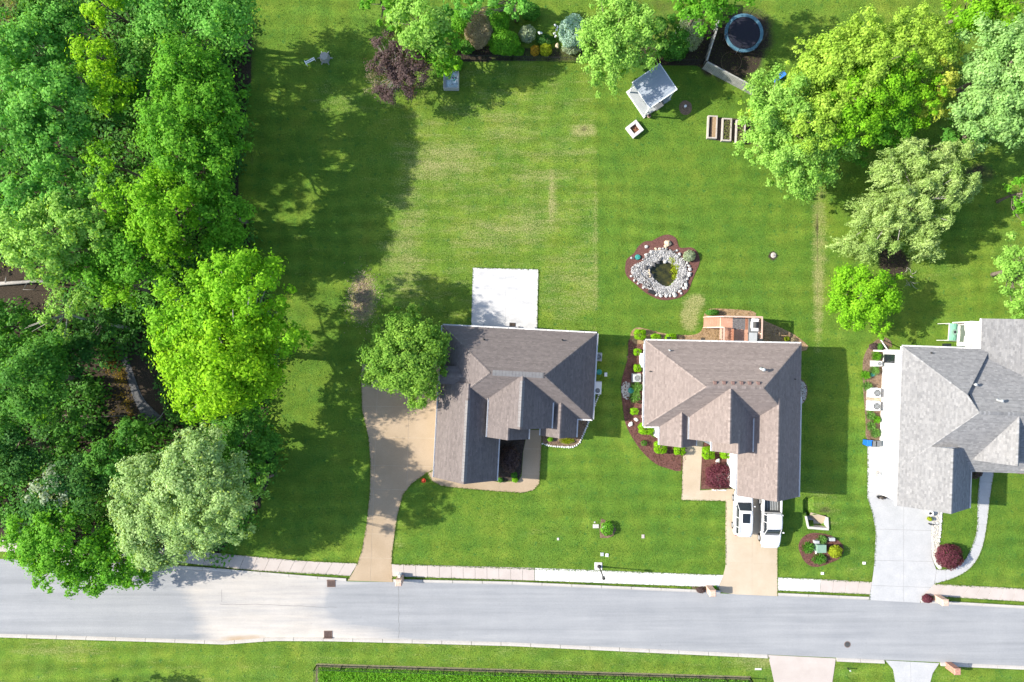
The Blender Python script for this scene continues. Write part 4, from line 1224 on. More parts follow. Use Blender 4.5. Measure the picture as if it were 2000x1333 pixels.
tree('broadleaf_tree', 'large pale lime tree behind the trampoline lawn, right of the overhanging tree', [(1630,140,82,9.5),(1690,120,82,10),(1660,210,80,9,'lime'),(1600,160,54,8.5),(1570,110,36,7.5)], 'pale_lime', 304, clump=.14, leaf=.24, jag=.34)
tree('broadleaf_tree', 'bright lime tree left of the golden crown', [(1775,95,76,9),(1740,170,74,8.5,'lime'),(1720,240,64,7,'bright'),(1790,190,56,7.5,'lime'),(1810,60,40,8)], 'pale_lime', 305, clump=.15, leaf=.24, jag=.34)
tree('golden_tree', 'golden yellow crown between the lime tree and the pale tree', [(1838,160,38,7.5),(1822,210,36,7),(1858,110,24,7)], 'yellow', 306, clump=.2, leaf=.24)
tree('broadleaf_tree', 'pale bluish-green tree at the right edge', [(1960,130,92,9.5),(1990,210,80,9),(1930,220,74,8),(1920,150,50,7.5)], 'pale_blue', 307, clump=.14, leaf=.26)
tree('broadleaf_tree', 'bright green tree in the top right corner', [(1905,8,62,8),(1965,20,60,8),(1880,45,36,6.5)], 'lime', 308, clump=.2, leaf=.25)
tree('broadleaf_tree', 'dark green tree in the shade behind the willow', [(1880,270,44,6),(1700,300,36,4)], 'mid', 309, clump=.18)
tree('broadleaf_tree', 'pale green tree cut by the right edge, below the willow', [(1988,530,52,5),(1998,590,40,4.6),(1996,480,36,4.6)], 'pale', 310, clump=.18, leaf=.24)
tree('broadleaf_tree', 'green tree at the right edge level with the willow', [(1998,380,36,5),(2000,430,28,4.5)], 'bright', 311, clump=.2)
tree('broadleaf_tree', 'big soft bright green tree left of the grey gazebo', [(1205,75,74,8),(1180,130,52,6.5),(1250,62,50,8),(1200,20,50,7.5),(1255,105,34,6.5)], 'pale', 312, clump=.15, leaf=.23)
tree('broadleaf_tree', 'darker round green tree between bright tree and trampoline fence', [(1300,75,48,5)], 'mid', 313, clump=.17, leaf=.22)
tree('broadleaf_tree', 'drooping bright green tree at the top edge beside the trampoline', [(1372,4,52,8.5),(1335,-5,42,8),(1400,38,26,6),(1430,-25,50,9)], 'bright', 314, clump=.2, leaf=.26)
tree('broadleaf_tree', 'tall pale green tree beside the purple tree', [(825,45,64,8.5,'pale'),(862,70,44,7,'bright'),(880,128,26,5,'lime'),(850,110,40,5.5,'bright')], 'pale', 315, clump=.22, leaf=.28)
tree('broadleaf_tree', 'mid green tree at the top edge left of the tall pale tree', [(745,10,38,5),(765,45,30,4.5)], 'bright', 316, clump=.2)
tree('broadleaf_tree', 'green tree at the top edge above the garden bushes', [(1010,-8,42,7),(950,-10,36,6.5),(900,5,40,6)], 'emerald_lt', 317, clump=.22, leaf=.28)
tree('purple_tree', 'dusky purple-leaved tree with pale twigs on the back lawn', [(778,145,58,5.5),(800,125,50,5.8),(760,105,44,5),(775,178,42,4.5)], 'purple', 318, clump=.17, leaf=.17, dens=.55, bark='bark_pale', limbs=26, tr=.13)
tree('purple_tree', 'nearly leafless grey twiggy side of the purple tree over the grass', [(735,160,30,3.6)], 'brown', 319, clump=.3, leaf=.1, dens=.12, bark='bark_pale', limbs=16, tr=.05)

def out_tree():
    tree('roadside_tree', 'tree below the bottom edge whose shadow falls on the verge', [(150,1395,60,6.5),(60,1400,50,5)], 'bright', 330, clump=.2)
out_tree()

def willow():
    rng = np.random.default_rng(9); rnd = random.Random(9)
    b = G(1760,430,0)
    root = empty('willow_tree', (b.x,b.y,0)); tag(root, 'weeping willow with trailing pale strands on the right lawn', 'tree')
    off = np.array([b.x,b.y,0])
    Ps,Ns,Ss,Cs,Ds = [],[],[],[],[]
    lob = ((1800,340,84,7.5),(1855,335,66,7),(1760,385,70,6.5),(1835,400,66,6.2),(1740,440,56,5.2),(1695,465,46,4.2),(1665,485,26,3.2),(1800,465,44,4.6),(1825,485,26,3.4),(1885,355,44,5.8),(1750,315,54,6.8),(1700,410,34,5))
    tips = []
    for px,py,Rp,top in lob:
        c = np.array(G(px,py,top*.8)); R = Rp/K*.92
        for f in range(int(9*(R/2.2)**2)+3):
            a0 = rng.uniform(0,6.283); r0 = R*.85*math.sqrt(rng.uniform(0,1)); fx, fy = c[0]+r0*math.cos(a0), c[1]+r0*math.sin(a0)
            fz = top-(r0/R)**2*1.4+rng.normal(0,.35); tone = rng.normal(.5,.4); lean = rng.normal(0,.5,2)
            for k in range(int(rng.uniform(13,28))):
                a = rng.uniform(0,6.283); sp = rng.uniform(.15,.85)
                L = min(rng.uniform(.6,2.6), fz-.3); m = max(4, int(L/.085)); t = np.linspace(0,1,m)
                ox, oy = math.cos(a)*sp+lean[0]*.5, math.sin(a)*sp+lean[1]*.5
                P = np.stack([fx+ox*np.sqrt(t)+rng.normal(0,.07,m), fy+oy*np.sqrt(t)+rng.normal(0,.07,m), fz+.25*np.sin(t*2.2)-L*t**1.3], 1)
                Ps.append(P); Ds.append(np.tile([ox*.5,oy*.5,-.8],(m,1))+rng.normal(0,.45,(m,3)))
                Ns.append(np.tile([math.cos(a)*.5,math.sin(a)*.5,.7],(m,1))+rng.normal(0,.55,(m,3)))
                Ss.append(rng.uniform(.16,.34,m)); Cs.append(pal_mix(rng,'willow',tone+rng.normal(0,.2),m))
            if rng.uniform() < .12: tips.append(Vector((fx,fy,fz))-Vector(off))
    leaf_object('crown', np.concatenate(Ps)-off, np.concatenate(Ns), np.concatenate(Ss), np.concatenate(Cs), root, asp=.34, dirv=np.concatenate(Ds))
    trunk_mesh(rnd, (0,0,0), tuple(G(1790,370,5.5)-b), .3, tips, root, 'bark_pale', limb_r=.25)
willow()
for lab, px, py, lx in (('short bare grey branch pile beside the round tree', 1772, 545, 1),):
    b = G(px,py); root = empty('cut_branches', (b.x,b.y,0)); tag(root, lab, 'branches')
    rnd = random.Random(4)
    for k in range(9):
        a = rnd.uniform(0,6.28); L = rnd.uniform(.4,1.0); p = Vector((rnd.uniform(-.5,.5), rnd.uniform(-.8,.8), .06+.04*k))
        MB().tube([p, p+Vector((math.cos(a)*L*.5,math.sin(a)*L*.5,.1)), p+Vector((math.cos(a+.3)*L,math.sin(a+.3)*L,.05))], [.03,.025,.01], 5).build('branch', MATS['bark_pale'], root, True)

# ------------------------------------------------------------------ shrubs
def shrub(label, px, py, rx, ry, hgt, pal, seed, leaf=.085, dens=1.0, name='shrub', flat_top=False, cat='shrub', group=None, twigs=False, spiky=False):
    """dense bush; px,py,rx,ry in photo pixels at mid height"""
    rng = np.random.default_rng(seed); rnd = random.Random(seed)
    c = G(px, py, hgt*.55); s = 1/K
    rx *= s; ry *= s; rz = hgt*.5
    root = empty(name, (c.x,c.y,0)); tag(root, label, cat, group)
    area = 4*math.pi*((rx*ry+rx*rz+ry*rz)/3)
    n = int(min(16000, area*2.6*dens/(leaf*leaf*.42)))
    if spiky:
        u = rng.normal(size=(n,3)); u[:,2] = np.abs(u[:,2])*1.3+.15; u /= np.linalg.norm(u,axis=1,keepdims=True)
        t = rng.uniform(.15,1,n)**.7
        P = u*t[:,None]*np.array([rx,ry,hgt]); P[:,2] -= (t**2)*.25*hgt*(1-u[:,2])
        P[:,2] = np.maximum(P[:,2], .03)
        C = pal_mix(rng, pal, .5, n)
        leaf_object('foliage', P, np.cross(u, rng.normal(size=(n,3)))+np.array([0,0,.4]), leaf*2.6*rng.uniform(.7,1.3,n), C, root, asp=.16, dirv=u)
    else:
        u = rng.normal(size=(n,3)); u /= np.linalg.norm(u,axis=1,keepdims=True)
        if flat_top: u = np.sign(u)*np.abs(u)**.62; 
        k = 1 + .09*np.sin(u[:,0]*5+seed)*np.cos(u[:,1]*6+seed*2) + .05*np.sin(u[:,0]*13)*np.sin(u[:,1]*11+1)
        r = rng.uniform(.82,1.04,n)*k
        P = u*r[:,None]*np.array([rx,ry,rz]) + np.array([0,0,hgt-rz])
        keep = P[:,2] > .03; P, u = P[keep], u[keep]; n = len(P)
        tone = .5+.4*np.sin(u[:,0]*7+seed)*np.sin(u[:,1]*8)
        C = pal_mix(rng, pal, tone, n)
        leaf_object('foliage', P, u+np.array([0,0,.35])+rng.normal(0,.45,(n,3)), leaf*rng.uniform(.7,1.35,n), C, root)
    mb = MB()
    for q in range(5 if not twigs else 16):
        a = rnd.uniform(0,6.28); e = Vector((math.cos(a)*rx*rnd.uniform(.3,.9), math.sin(a)*ry*rnd.uniform(.3,.9), hgt*rnd.uniform(.55,.95)))
        mb.tube([(0,0,-.02), e*.5+Vector((0,0,.1*hgt)), e], [.035,.022,.008], 5)
    mb.build('stem', MATS['bark_pale' if twigs else 'bark'], root)
    return root
# ================================================================== planting beds
BEDS = []
def bed(pts, matname, z=.04, n=4, name='mulch_bed', smooth=True):
    BEDS.append((catmull(pts, n) if smooth else pts, matname, z))
    o = prism(name, catmull(pts, n) if smooth else pts, 0, z, MATS[matname]); tag(o, kind='structure'); return o

# bed along the west side of the middle house (red mulch) and its straw northern end
bed([(1233,690),(1231,662),(1234,647),(1245,640),(1262,643),(1300,652),(1345,655),(1366,650),(1374,636),(1375,618),(1380,607),(1400,603),(1460,607),(1476,612),(1483,622),(1560,660),(1550,690),(1250,700)], 'straw', .035)
bedw = bed([(1228,664),(1226,700),(1216,735),(1213,760),(1217,800),(1221,825),(1232,850),(1252,880),(1276,903),(1300,914),(1334,916),(1338,850),(1262,845),(1262,690),(1240,672)], 'mulch_red', .045)
bed([(1371,880),(1369,956),(1434,954),(1437,870),(1400,860),(1376,862)], 'mulch_red', .04, smooth=False)
bed([(1560,740),(1574,750),(1577,765),(1573,782),(1560,792),(1530,785),(1530,750)], 'mulch_brown', .03)
# left house beds
bed([(1058,846),(1060,864),(1075,871),(1095,873),(1118,873),(1131,865),(1140,850),(1150,825),(1158,790),(1140,780),(1060,820)], 'mulch_brown', .035)
bed([(960,850),(962,940),(1012,939),(1018,925),(1021,885),(1028,850)], 'mulch_dark', .035, smooth=False)
# right house bed
bed([(1700,675),(1690,690),(1685,712),(1686,760),(1689,800),(1691,830),(1694,858),(1730,858),(1735,690),(1741,680),(1740,668),(1730,660),(1716,662)], 'mulch_brown', .035)
bed([(1950,905),(1952,921),(2010,928),(2010,900)], 'mulch_brown', .03, smooth=False)
grv = bed([(1821,990),(1819,1036),(1820,1085),(1829,1107),(1838,1112),(1838,1090),(1834,1050),(1838,1000)], 'stone_white', .03, name='gravel_strip')
# front lawn beds
bed([(1174,1013),(1190,1020),(1199,1026),(1203,1035),(1198,1046),(1188,1051),(1172,1051),(1171,1035)], 'mulch_brown', .03, smooth=False)
bed([(1560,1072),(1563,1056),(1575,1045),(1592,1041),(1618,1045),(1636,1055),(1648,1072),(1640,1090),(1620,1100),(1600,1107),(1584,1106),(1570,1095)], 'mulch_red', .035)
bed([(1349,1143),(1352,1150),(1400,1156),(1404,1148)], 'mulch_brown', .03, smooth=False)
def wood_chips():
    rng = np.random.default_rng(8); n = 1700
    px = 708+rng.normal(0,13,n)+4*np.sin(rng.uniform(0,6,n)); py = 582+rng.normal(0,24,n)
    P = np.stack([(px-1000)/K, (666.5-py)/K, rng.uniform(.012,.035,n)], 1); k = rng.uniform(.24,.62,n)
    o = leaf_object('wood_chips', P, rng.normal(0,.4,(n,3))+np.array([0,0,1]), rng.uniform(.1,.26,n), np.stack([k,k*.82,k*.66],1), None, asp=.35); tag(o, 'ragged patch of grey-brown wood chips on the grass', 'wood chips', kind='stuff')
wood_chips()
ringm = prism('mulch_ring', catmull([(1327,205),(1333,198),(1341,197),(1349,202),(1351,211),(1349,220),(1341,225),(1332,223),(1327,215)],3), 0, .03, MATS['mulch_brown']); tag(ringm, kind='structure')

def stones_line(parent, pts, n, r, matname, seed, name='edging_stone', jit=.3):
    rnd = random.Random(seed)
    L = [0]
    for p, q in zip(pts, pts[1:]): L.append(L[-1]+math.dist(p, q))
    for i in range(n):
        s = L[-1]*(i+.5)/n
        k = max(j for j in range(len(L)-1) if L[j] <= s)
        p = lerp2(pts[k], pts[k+1], (s-L[k])/(L[k+1]-L[k]))
        g = G(p[0]+rnd.uniform(-jit,jit), p[1]+rnd.uniform(-jit,jit))
        MB().rock((g.x,g.y,.06), (r*rnd.uniform(.8,1.3), r*rnd.uniform(.7,1.0), r*.6), rnd).build(name, MATS[matname], parent)
e1 = empty('stone_edging', tuple(G(1095,873))); tag(e1, 'curved row of white edging stones round the front bed of the grey-brown roofed house', 'stone edging')
def rel(parent):
    for c in parent.children: c.location -= parent.location
stones_line(e1, catmull([(1058,866),(1075,871),(1095,873),(1118,873),(1131,865),(1138,852),(1150,823),(1158,800),(1168,775),(1170,762)],4,False), 44, .13, 'stone_white', 1); rel(e1)
e2 = empty('stone_edging', tuple(G(1838,1030))); tag(e2, 'row of pale stones along the gravel strip by the concrete drive', 'stone edging')
stones_line(e2, [(1838,1000),(1836,1040),(1833,1060)], 14, .14, 'stone_white', 2); rel(e2)
e3 = empty('stone_edging', tuple(G(1404,959))); tag(e3, 'short row of white stones below the burgundy shrub on the walkway bed', 'stone edging')
stones_line(e3, [(1390,957),(1418,957.5)], 14, .09, 'stone_white', 3); rel(e3)

# ------------------------------------------------------------------ shrubs
CG = 'clipped shrubs round the middle house'
for i, (lab, px, py, rx, ry, hh) in enumerate([
    ('clipped round shrub in the rounded corner of the straw bed', 1250, 654, 11, 10, 1.0), ('small clipped shrub against the rear wall, nearest the corner shrub', 1281, 660.5, 9.5, 8, .9),
    ('clipped shrub against the rear wall, nearer the deck', 1310, 660.5, 10.5, 8, .9), ('small clipped shrub above the white meter box', 1245, 688, 7.5, 6.5, .7),
    ('small clipped shrub above the air conditioner in the mulch', 1245, 719.5, 7.5, 7, .7), ('small yellowish shrub below the two grassy clumps', 1239, 804, 7.5, 6.5, .7),
    ('large clipped shrub at the southwest corner of the brown roof', 1261.5, 838, 14, 11, 1.1), ('clipped shrub left below the bay roof', 1290, 874, 12, 12, 1.1),
    ('clipped shrub right below the bay roof beside the walkway', 1327, 880, 11, 8.5, 1.0), ('clipped shrub right of the walkway by the entry', 1383.5, 885, 11.5, 12, 1.1),
    ('clipped shrub under the front gable, left of the garage wall', 1417.5, 888.5, 10.5, 7.5, 1.0)]):
    shrub(lab, px, py, rx, ry, hh, 'clipped', 400+i, leaf=.1, group=CG, flat_top=True)
shrub('tiny thin shrub alone in the red mulch', 1258, 866, 6, 5.5, .6, 'mid', 420, dens=.35)
for i, (lab, px, py, r) in enumerate([('upper of two grassy clumps beside the green lid', 1244, 757, 12), ('lower of two grassy clumps beside the green lid', 1241, 776, 12)]):
    shrub(lab, px, py, r, r, .7, 'grassy', 430+i, name='grass_clump', spiky=True, leaf=.13, dens=.5, cat='ornamental grass')
shrub('leafy bush at the corner of the deck stairs', 1391, 611, 13, 6, .9, 'mid', 440, leaf=.11)
shrub('small yellow shrub east of the deck in the shadow', 1537, 662, 5, 5, .6, 'yellow_green', 441)
shrub('small brown dried shrub east of the deck', 1548, 664, 5, 5, .5, 'brown', 442, dens=.4)
shrub('round burgundy shrub in the walkway bed before the brown-roofed house', 1405, 931, 27, 25, 1.5, 'burgundy', 443, leaf=.13, dens=.75, twigs=True)
shrub('round burgundy shrub beside the gravel strip and concrete drive', 1855, 1088, 25, 24, 1.5, 'burgundy', 444, leaf=.13, dens=.8)
shrub('small red shrub beside the brick mailbox at the concrete drive', 1812, 1170, 10, 8, .7, 'burgundy', 445, leaf=.1)
shrub('small brown-red shrub beside the mailbox at the tan drive', 1369, 1153, 9, 6, .6, 'purple', 446, leaf=.1)
shrub('tiny green shrub right of the mailbox at the tan drive', 1397, 1148, 4.5, 3.5, .4, 'bright', 447)
shrub('dark purple shrub in the shade beside the garage of the grey-brown roofed house', 996, 898, 19, 26, 1.1, 'purple', 448, leaf=.13, dens=.7)
shrub('dark purple shrub in the shade beside the garage of the pale grey roofed house', 1906, 915, 12, 20, 1.3, 'purple', 449, leaf=.13, dens=.8)
shrub('small bright shrub below the dark purple one, nearer the walkway', 1006, 938, 6, 5, .5, 'lime', 450)
shrub('small green shrub between purple shrub and walkway', 1004, 928, 6, 6, .5, 'mid', 451)
shrub('tiny green shrub at the garage corner', 977, 938, 5, 5, .5, 'mid', 452)
shrub('small bright shrub at the front bay of the grey-brown roofed house', 1074.5, 858, 5.5, 5, .5, 'lime', 453)
shrub('low yellowish grass in the stone-edged front bed', 1108, 862, 16, 6, .4, 'yellow_green', 454, name='grass_clump', spiky=True, leaf=.08, dens=.5, cat='ornamental grass')
shrub('leafy bush in the small triangular front lawn bed', 1186, 1033, 12.5, 14, .8, 'bright', 455, leaf=.15, dens=.7)
TG = 'plants round the transformer box'
shrub('green leafy plant left of the green transformer box', 1580, 1071, 13, 12, .7, 'mid', 456, leaf=.13, spiky=True, dens=.55, group=TG)
shrub('green leafy plant above the green transformer box', 1607, 1055, 10, 9, .7, 'grassy', 457, leaf=.13, spiky=True, dens=.5, group=TG)
shrub('green leafy plant below the green transformer box', 1602, 1093, 15, 11, .7, 'mid', 458, leaf=.13, spiky=True, dens=.5, group=TG)
shrub('yellow-green bush right of the green transformer box', 1632, 1078, 13, 12, 1.0, 'yellow_green', 459, leaf=.11, group=TG)
SG = 'shrubs beside the white side wall'
for i, (lab, px, py, r) in enumerate([('grassy shrub at the top of the side-wall bed', 1713.5, 696, 9.5), ('grassy shrub right of the top side-wall shrub', 1731, 695, 5), ('grassy shrub below the small white air conditioner', 1710, 724, 9.5), ('grassy shrub on the outer edge of the side-wall bed', 1692, 733, 9), ('grassy shrub above the two big white units', 1696, 755, 9),
      ('grassy shrub below the two big white units', 1702, 812, 9), ('second grassy shrub below the two big white units, touching the wall', 1713, 820, 8), ('third grassy shrub below the two big white units', 1703, 833, 9), ('long grassy shrub above the blue bin', 1711, 846, 10)]):
    shrub(lab, px, py, r, r, .65, 'grassy' if i % 3 else 'bright', 460+i, spiky=True, leaf=.13, dens=.6, group=SG)
shrub('dark red low shrub by the white downpipe', 1707, 677, 9, 6, .5, 'purple', 470, leaf=.1)
shrub('green twig shrub by the white downpipe', 1719, 678, 5, 7, .7, 'mid', 471, leaf=.1)
shrub('clipped dark hedge before the far right front window', 1985, 919, 17, 5, .7, 'mid', 472, leaf=.1, name='hedge', cat='hedge')
shrub('yellow potted plant beside the wheel at the concrete drive', 1816, 1014, 4, 4, .6, 'yellow_green', 473)
# top garden
BG = 'bushes of the top garden'
def bb(lab, px, py, rx, ry, hh, pal, seed, **kw): shrub(lab, px, py, rx, ry, hh, pal, seed, group=BG, **dict(dict(leaf=.16, name='garden_bush', cat='bush'), **kw))
bb('brownish twiggy round bush in the top garden', 937, 54, 28, 36, 2.6, 'brown', 480, dens=1.0, leaf=.13, twigs=True)
bb('dark green bush behind the brownish bush', 905, 38, 24, 24, 2.4, 'bright', 481)
bb('glossy green bush right of the brownish bush, upper part', 972, 38, 22, 30, 2.6, 'bright', 482)
bb('glossy green bush right of the brownish bush, lower yellow-tipped part', 984, 82, 30, 24, 2.2, 'bright', 483)
bb('small silvery round shrub in the top garden', 1030, 66, 16, 16, 1.3, 'sage', 484, leaf=.12)
bb('pale blue spruce in the top garden', 1120, 60, 28, 29, 2.8, 'spruce', 485, leaf=.14)
bb('grey-green low bush below the blue spruce', 1118, 92, 20, 14, 1.0, 'sage', 486, leaf=.13, dens=.7)
bb('orange-tinted small shrub by the garden fence', 1045, 99, 9, 10, .8, 'rust', 487, leaf=.11)
bb('yellow-green small shrub by the garden fence', 1066, 98, 12, 12, .9, 'yellow_green', 488, leaf=.11)
bb('dark low plants behind the yellow-green shrub', 1065, 78, 18, 10, .7, 'dark', 489, leaf=.12)
bb('grey twiggy bush beside the trampoline fence', 1348, 62, 26, 34, 2.0, 'sage', 490, dens=.45, leaf=.13, twigs=True)
bb('dark green low bush beside the fire-coloured leaves', 1318, 98, 26, 20, 1.6, 'mid', 491)
bb('dark leafy bush at the top edge right of the glossy bushes', 1035, 22, 20, 16, 1.6, 'mid', 496)
bb('low green bush between silvery shrub and glossy bush', 1012, 100, 12, 9, .8, 'bright', 497, leaf=.12)
bb('low green bush left of the brownish bush', 912, 92, 15, 14, 1.0, 'mid', 498)
bb('green bush right of the low sage bush by the fence', 1150, 108, 13, 10, .9, 'mid', 499, leaf=.12)
bb('small green bush under the tall pale tree', 893, 125, 10, 16, 1.2, 'bright', 492)
# white and pink flower heads
for i, (px, py, wh) in enumerate([(1052,72,'leftmost white blossom, above the orange-tinted shrub'),(1057,72,'second white blossom from the left in the top garden'),(1083,57,'topmost white blossom left of the blue spruce'),(1086,66,'white blossom in the middle of the group by the blue spruce'),(1082,72,'white blossom at the left of the group by the blue spruce'),(1085,78,'lowest white blossom, above the pinkish rock'),(1094,73,'white blossom nearest the blue spruce'),(1088,60,'second topmost white blossom beside the blue spruce')]):
    rnd = random.Random(i); g = G(px,py); root = empty('white_flower', (g.x,g.y,0)); tag(root, wh, 'flowers', 'white blossom in the top garden')
    mb = MB()
    for k in range(7): mb.rock((rnd.uniform(-.09,.09), rnd.uniform(-.09,.09), .75+rnd.uniform(-.05,.08)), (.07,.07,.05), rnd)
    mb.build('petals', MATS['white_paint'], root); MB().tube([(0,0,0),(.02,0,.4),(0,0,.74)], [.02,.015,.012], 5).build('stem', MATS['moss'], root)
g = G(1088,91); root = empty('garden_rock', (g.x,g.y,0)); rnd = random.Random(8)
MB().rock((0,0,.12),(.35,.25,.25),rnd).build('stone', MATS['stone_tan'], root); tag(root, 'pinkish rock below the white blossom', 'rock')

# taller grass in the fenced field along the bottom edge
def field():
    rng = np.random.default_rng(31); n = 26000
    px = rng.uniform(622,1462,n); py = rng.uniform(1303,1352,n)
    ok = py > 1303+(px-620)*.0295; px, py = px[ok], py[ok]; n = len(px)
    P = np.stack([(px-1000)/K, (666.5-py)/K, rng.uniform(.05,.32,n)], 1)
    N = rng.normal(0,.6,(n,3))+np.array([0,0,.8]); 
    o = leaf_object('field_grass', P, N, rng.uniform(.12,.3,n), pal_mix(rng,'bright',.9,n), None, asp=.3)
    tag(o, 'rough leafy grass inside the black wire fence', 'grass', kind='stuff')
field()
# mown blades over the lawns, so the turf has real relief
def blades():
    rng = np.random.default_rng(32); n = 125000
    px = rng.uniform(470,2010,n); py = rng.uniform(-15,1345,n)
    ok = np.ones(n, bool)
    for poly in (D1, D2, D3, D4, D5, W1o+W1i, W3o+W3i, WOODS, [(923,523),(1052,526),(1049,668),(919,668)], [(1331,977),(1334,880),(1376,880),(1434,952),(1434,980)]):
        ok &= ~in_poly(px, py, poly)
    top = np.interp(px, [p[0] for p in TOP], [p[1] for p in TOP]); bot = np.interp(px, [p[0] for p in BOT], [p[1] for p in BOT])
    ok &= ~((py > top-34) & (py < bot+7)) | ((py > top-9) & (py < top-7) & False)
    for x0,x1,y0,y1 in ((862,1160,650,925),(1215,1550,640,965),(1375,1490,605,690),(1690,2010,620,990)):
        ok &= ~((px > x0) & (px < x1) & (py > y0) & (py < y1))
    for cx,cy,rx,ry in ((1295,522,76,68),(1270,180,56,60),(1240,252,22,22),(1418,254,42,30),(1453,68,44,44),(1604,1075,50,36),(1594,1016,26,18),(1187,1034,18,22),(708,580,30,52),(1338,211,14,15),(881,157,20,22),(1510,500,12,12),(1720,740,40,130)):
        ok &= ((px-cx)/rx)**2+((py-cy)/ry)**2 > 1
    px, py = px[ok], py[ok]; n = len(px)
    P = np.stack([(px-1000)/K, (666.5-py)/K, rng.uniform(.015,.05,n)], 1)
    patch = .5+.5*np.sin(px*.013+np.sin(py*.021)*2)*np.sin(py*.017+1.3*np.sin(px*.009))
    C = pal_mix(rng, 'lawn_blade', patch, n)
    N = rng.normal(0,.5,(n,3))+np.array([0,0,.9])
    o = leaf_object('grass_blades', P, N, rng.uniform(.07,.17,n), C, None, asp=.28); tag(o, 'short mown blades standing out of the lawns', 'grass', kind='stuff')
PAL['lawn_blade'] = ((.09,.19,.02),(.18,.265,.05))
blades()

# loose chips on the planted beds and overgrown edges along the paving
def litter():
    rng = np.random.default_rng(41); Ps, Cs, Ss = [], [], []
    base = {'straw': (.34,.25,.15), 'mulch_red': (.17,.085,.07), 'mulch_brown': (.24,.17,.12), 'mulch_dark': (.08,.06,.05), 'stone_white': (.55,.54,.52)}
    for poly, mname, z in BEDS:
        xs = [p[0] for p in poly]; ys = [p[1] for p in poly]; n = int((max(xs)-min(xs))*(max(ys)-min(ys))*.16)
        px = rng.uniform(min(xs)-1, max(xs)+1, n); py = rng.uniform(min(ys)-1, max(ys)+1, n)
        ok = in_poly(px, py, poly); px, py = px[ok]+rng.normal(0,.7,ok.sum()), py[ok]+rng.normal(0,.7,ok.sum()); n = len(px)
        Ps.append(np.stack([(px-1000)/K, (666.5-py)/K, z+rng.uniform(.005,.03,n)],1)); Cs.append(np.array(base[mname])*rng.uniform(.45,1.6,(n,1))); Ss.append(rng.uniform(.07,.19,n))
    P = np.concatenate(Ps); n = len(P)
    o = leaf_object('mulch_chips', P, rng.normal(0,.35,(n,3))+np.array([0,0,1]), np.concatenate(Ss), np.concatenate(Cs), None, asp=.4); tag(o, 'loose bark chips over the planted beds', 'bark chips', kind='stuff')
    Ps = []
    lines = [D1[:10], D1[12:], D2[:3], D2[6:8], D3[:8], W1o, W3o, W3i, [(923.5,523.5),(1051.5,526.5),(1048.5,640)], [(923.5,523.5),(920,640)], [(1331,888),(1331,977),(1416,979)], [(765,1102),(1413,1123.5)], [(766,1126),(1403,1147.5)], [(1519,1128),(1703,1137)], [(1519,1153.5),(1698,1161)], [(1824,1141),(2000,1150)], [(1803,1163),(2000,1176)], [(440,1082),(560,1093),(699,1100.5)], [(400,1104),(500,1114.5),(684,1125)],
             [(x, interp(TOP,x)-6.6) for x in range(400,2001,40)], [(x, interp(BOT,x)+6.6) for x in range(0,2001,40)]]
    for L in lines:
        for a, b in zip(L, L[1:]):
            n = int(math.dist(a,b)*2.2); t = rng.uniform(0,1,n); w = rng.normal(0,.9,n)
            ln = max(1e-6, math.dist(a,b)); nx, ny = -(b[1]-a[1])/ln, (b[0]-a[0])/ln
            px = a[0]+(b[0]-a[0])*t+nx*w; py = a[1]+(b[1]-a[1])*t+ny*w
            Ps.append(np.stack([(px-1000)/K, (666.5-py)/K, rng.uniform(.05,.10,n)],1))
    P = np.concatenate(Ps); qx = P[:,0]*K+1000; qy = 666.5-P[:,1]*K; keep = np.ones(len(P), bool)
    for a, b in ((683,766),(1406,1518),(1698,1802)): keep &= ~((qx > a+1) & (qx < b-1) & (qy > 1105) & (qy < 1200))
    for a, b in ((1502,1631),(1731,1832)): keep &= ~((qx > a) & (qx < b) & (qy > 1270))
    P = P[keep]; n = len(P); tone = .5+.5*np.sin(P[:,0]*1.3)*np.sin(P[:,1]*1.7)
    o = leaf_object('edge_grass', P, rng.normal(0,.5,(n,3))+np.array([0,0,.8]), rng.uniform(.06,.17,n), pal_mix(rng,'lawn_blade',tone,n), None, asp=.3); tag(o, 'grass creeping over the edges of drives, walks and kerbs', 'grass', kind='stuff')
litter()

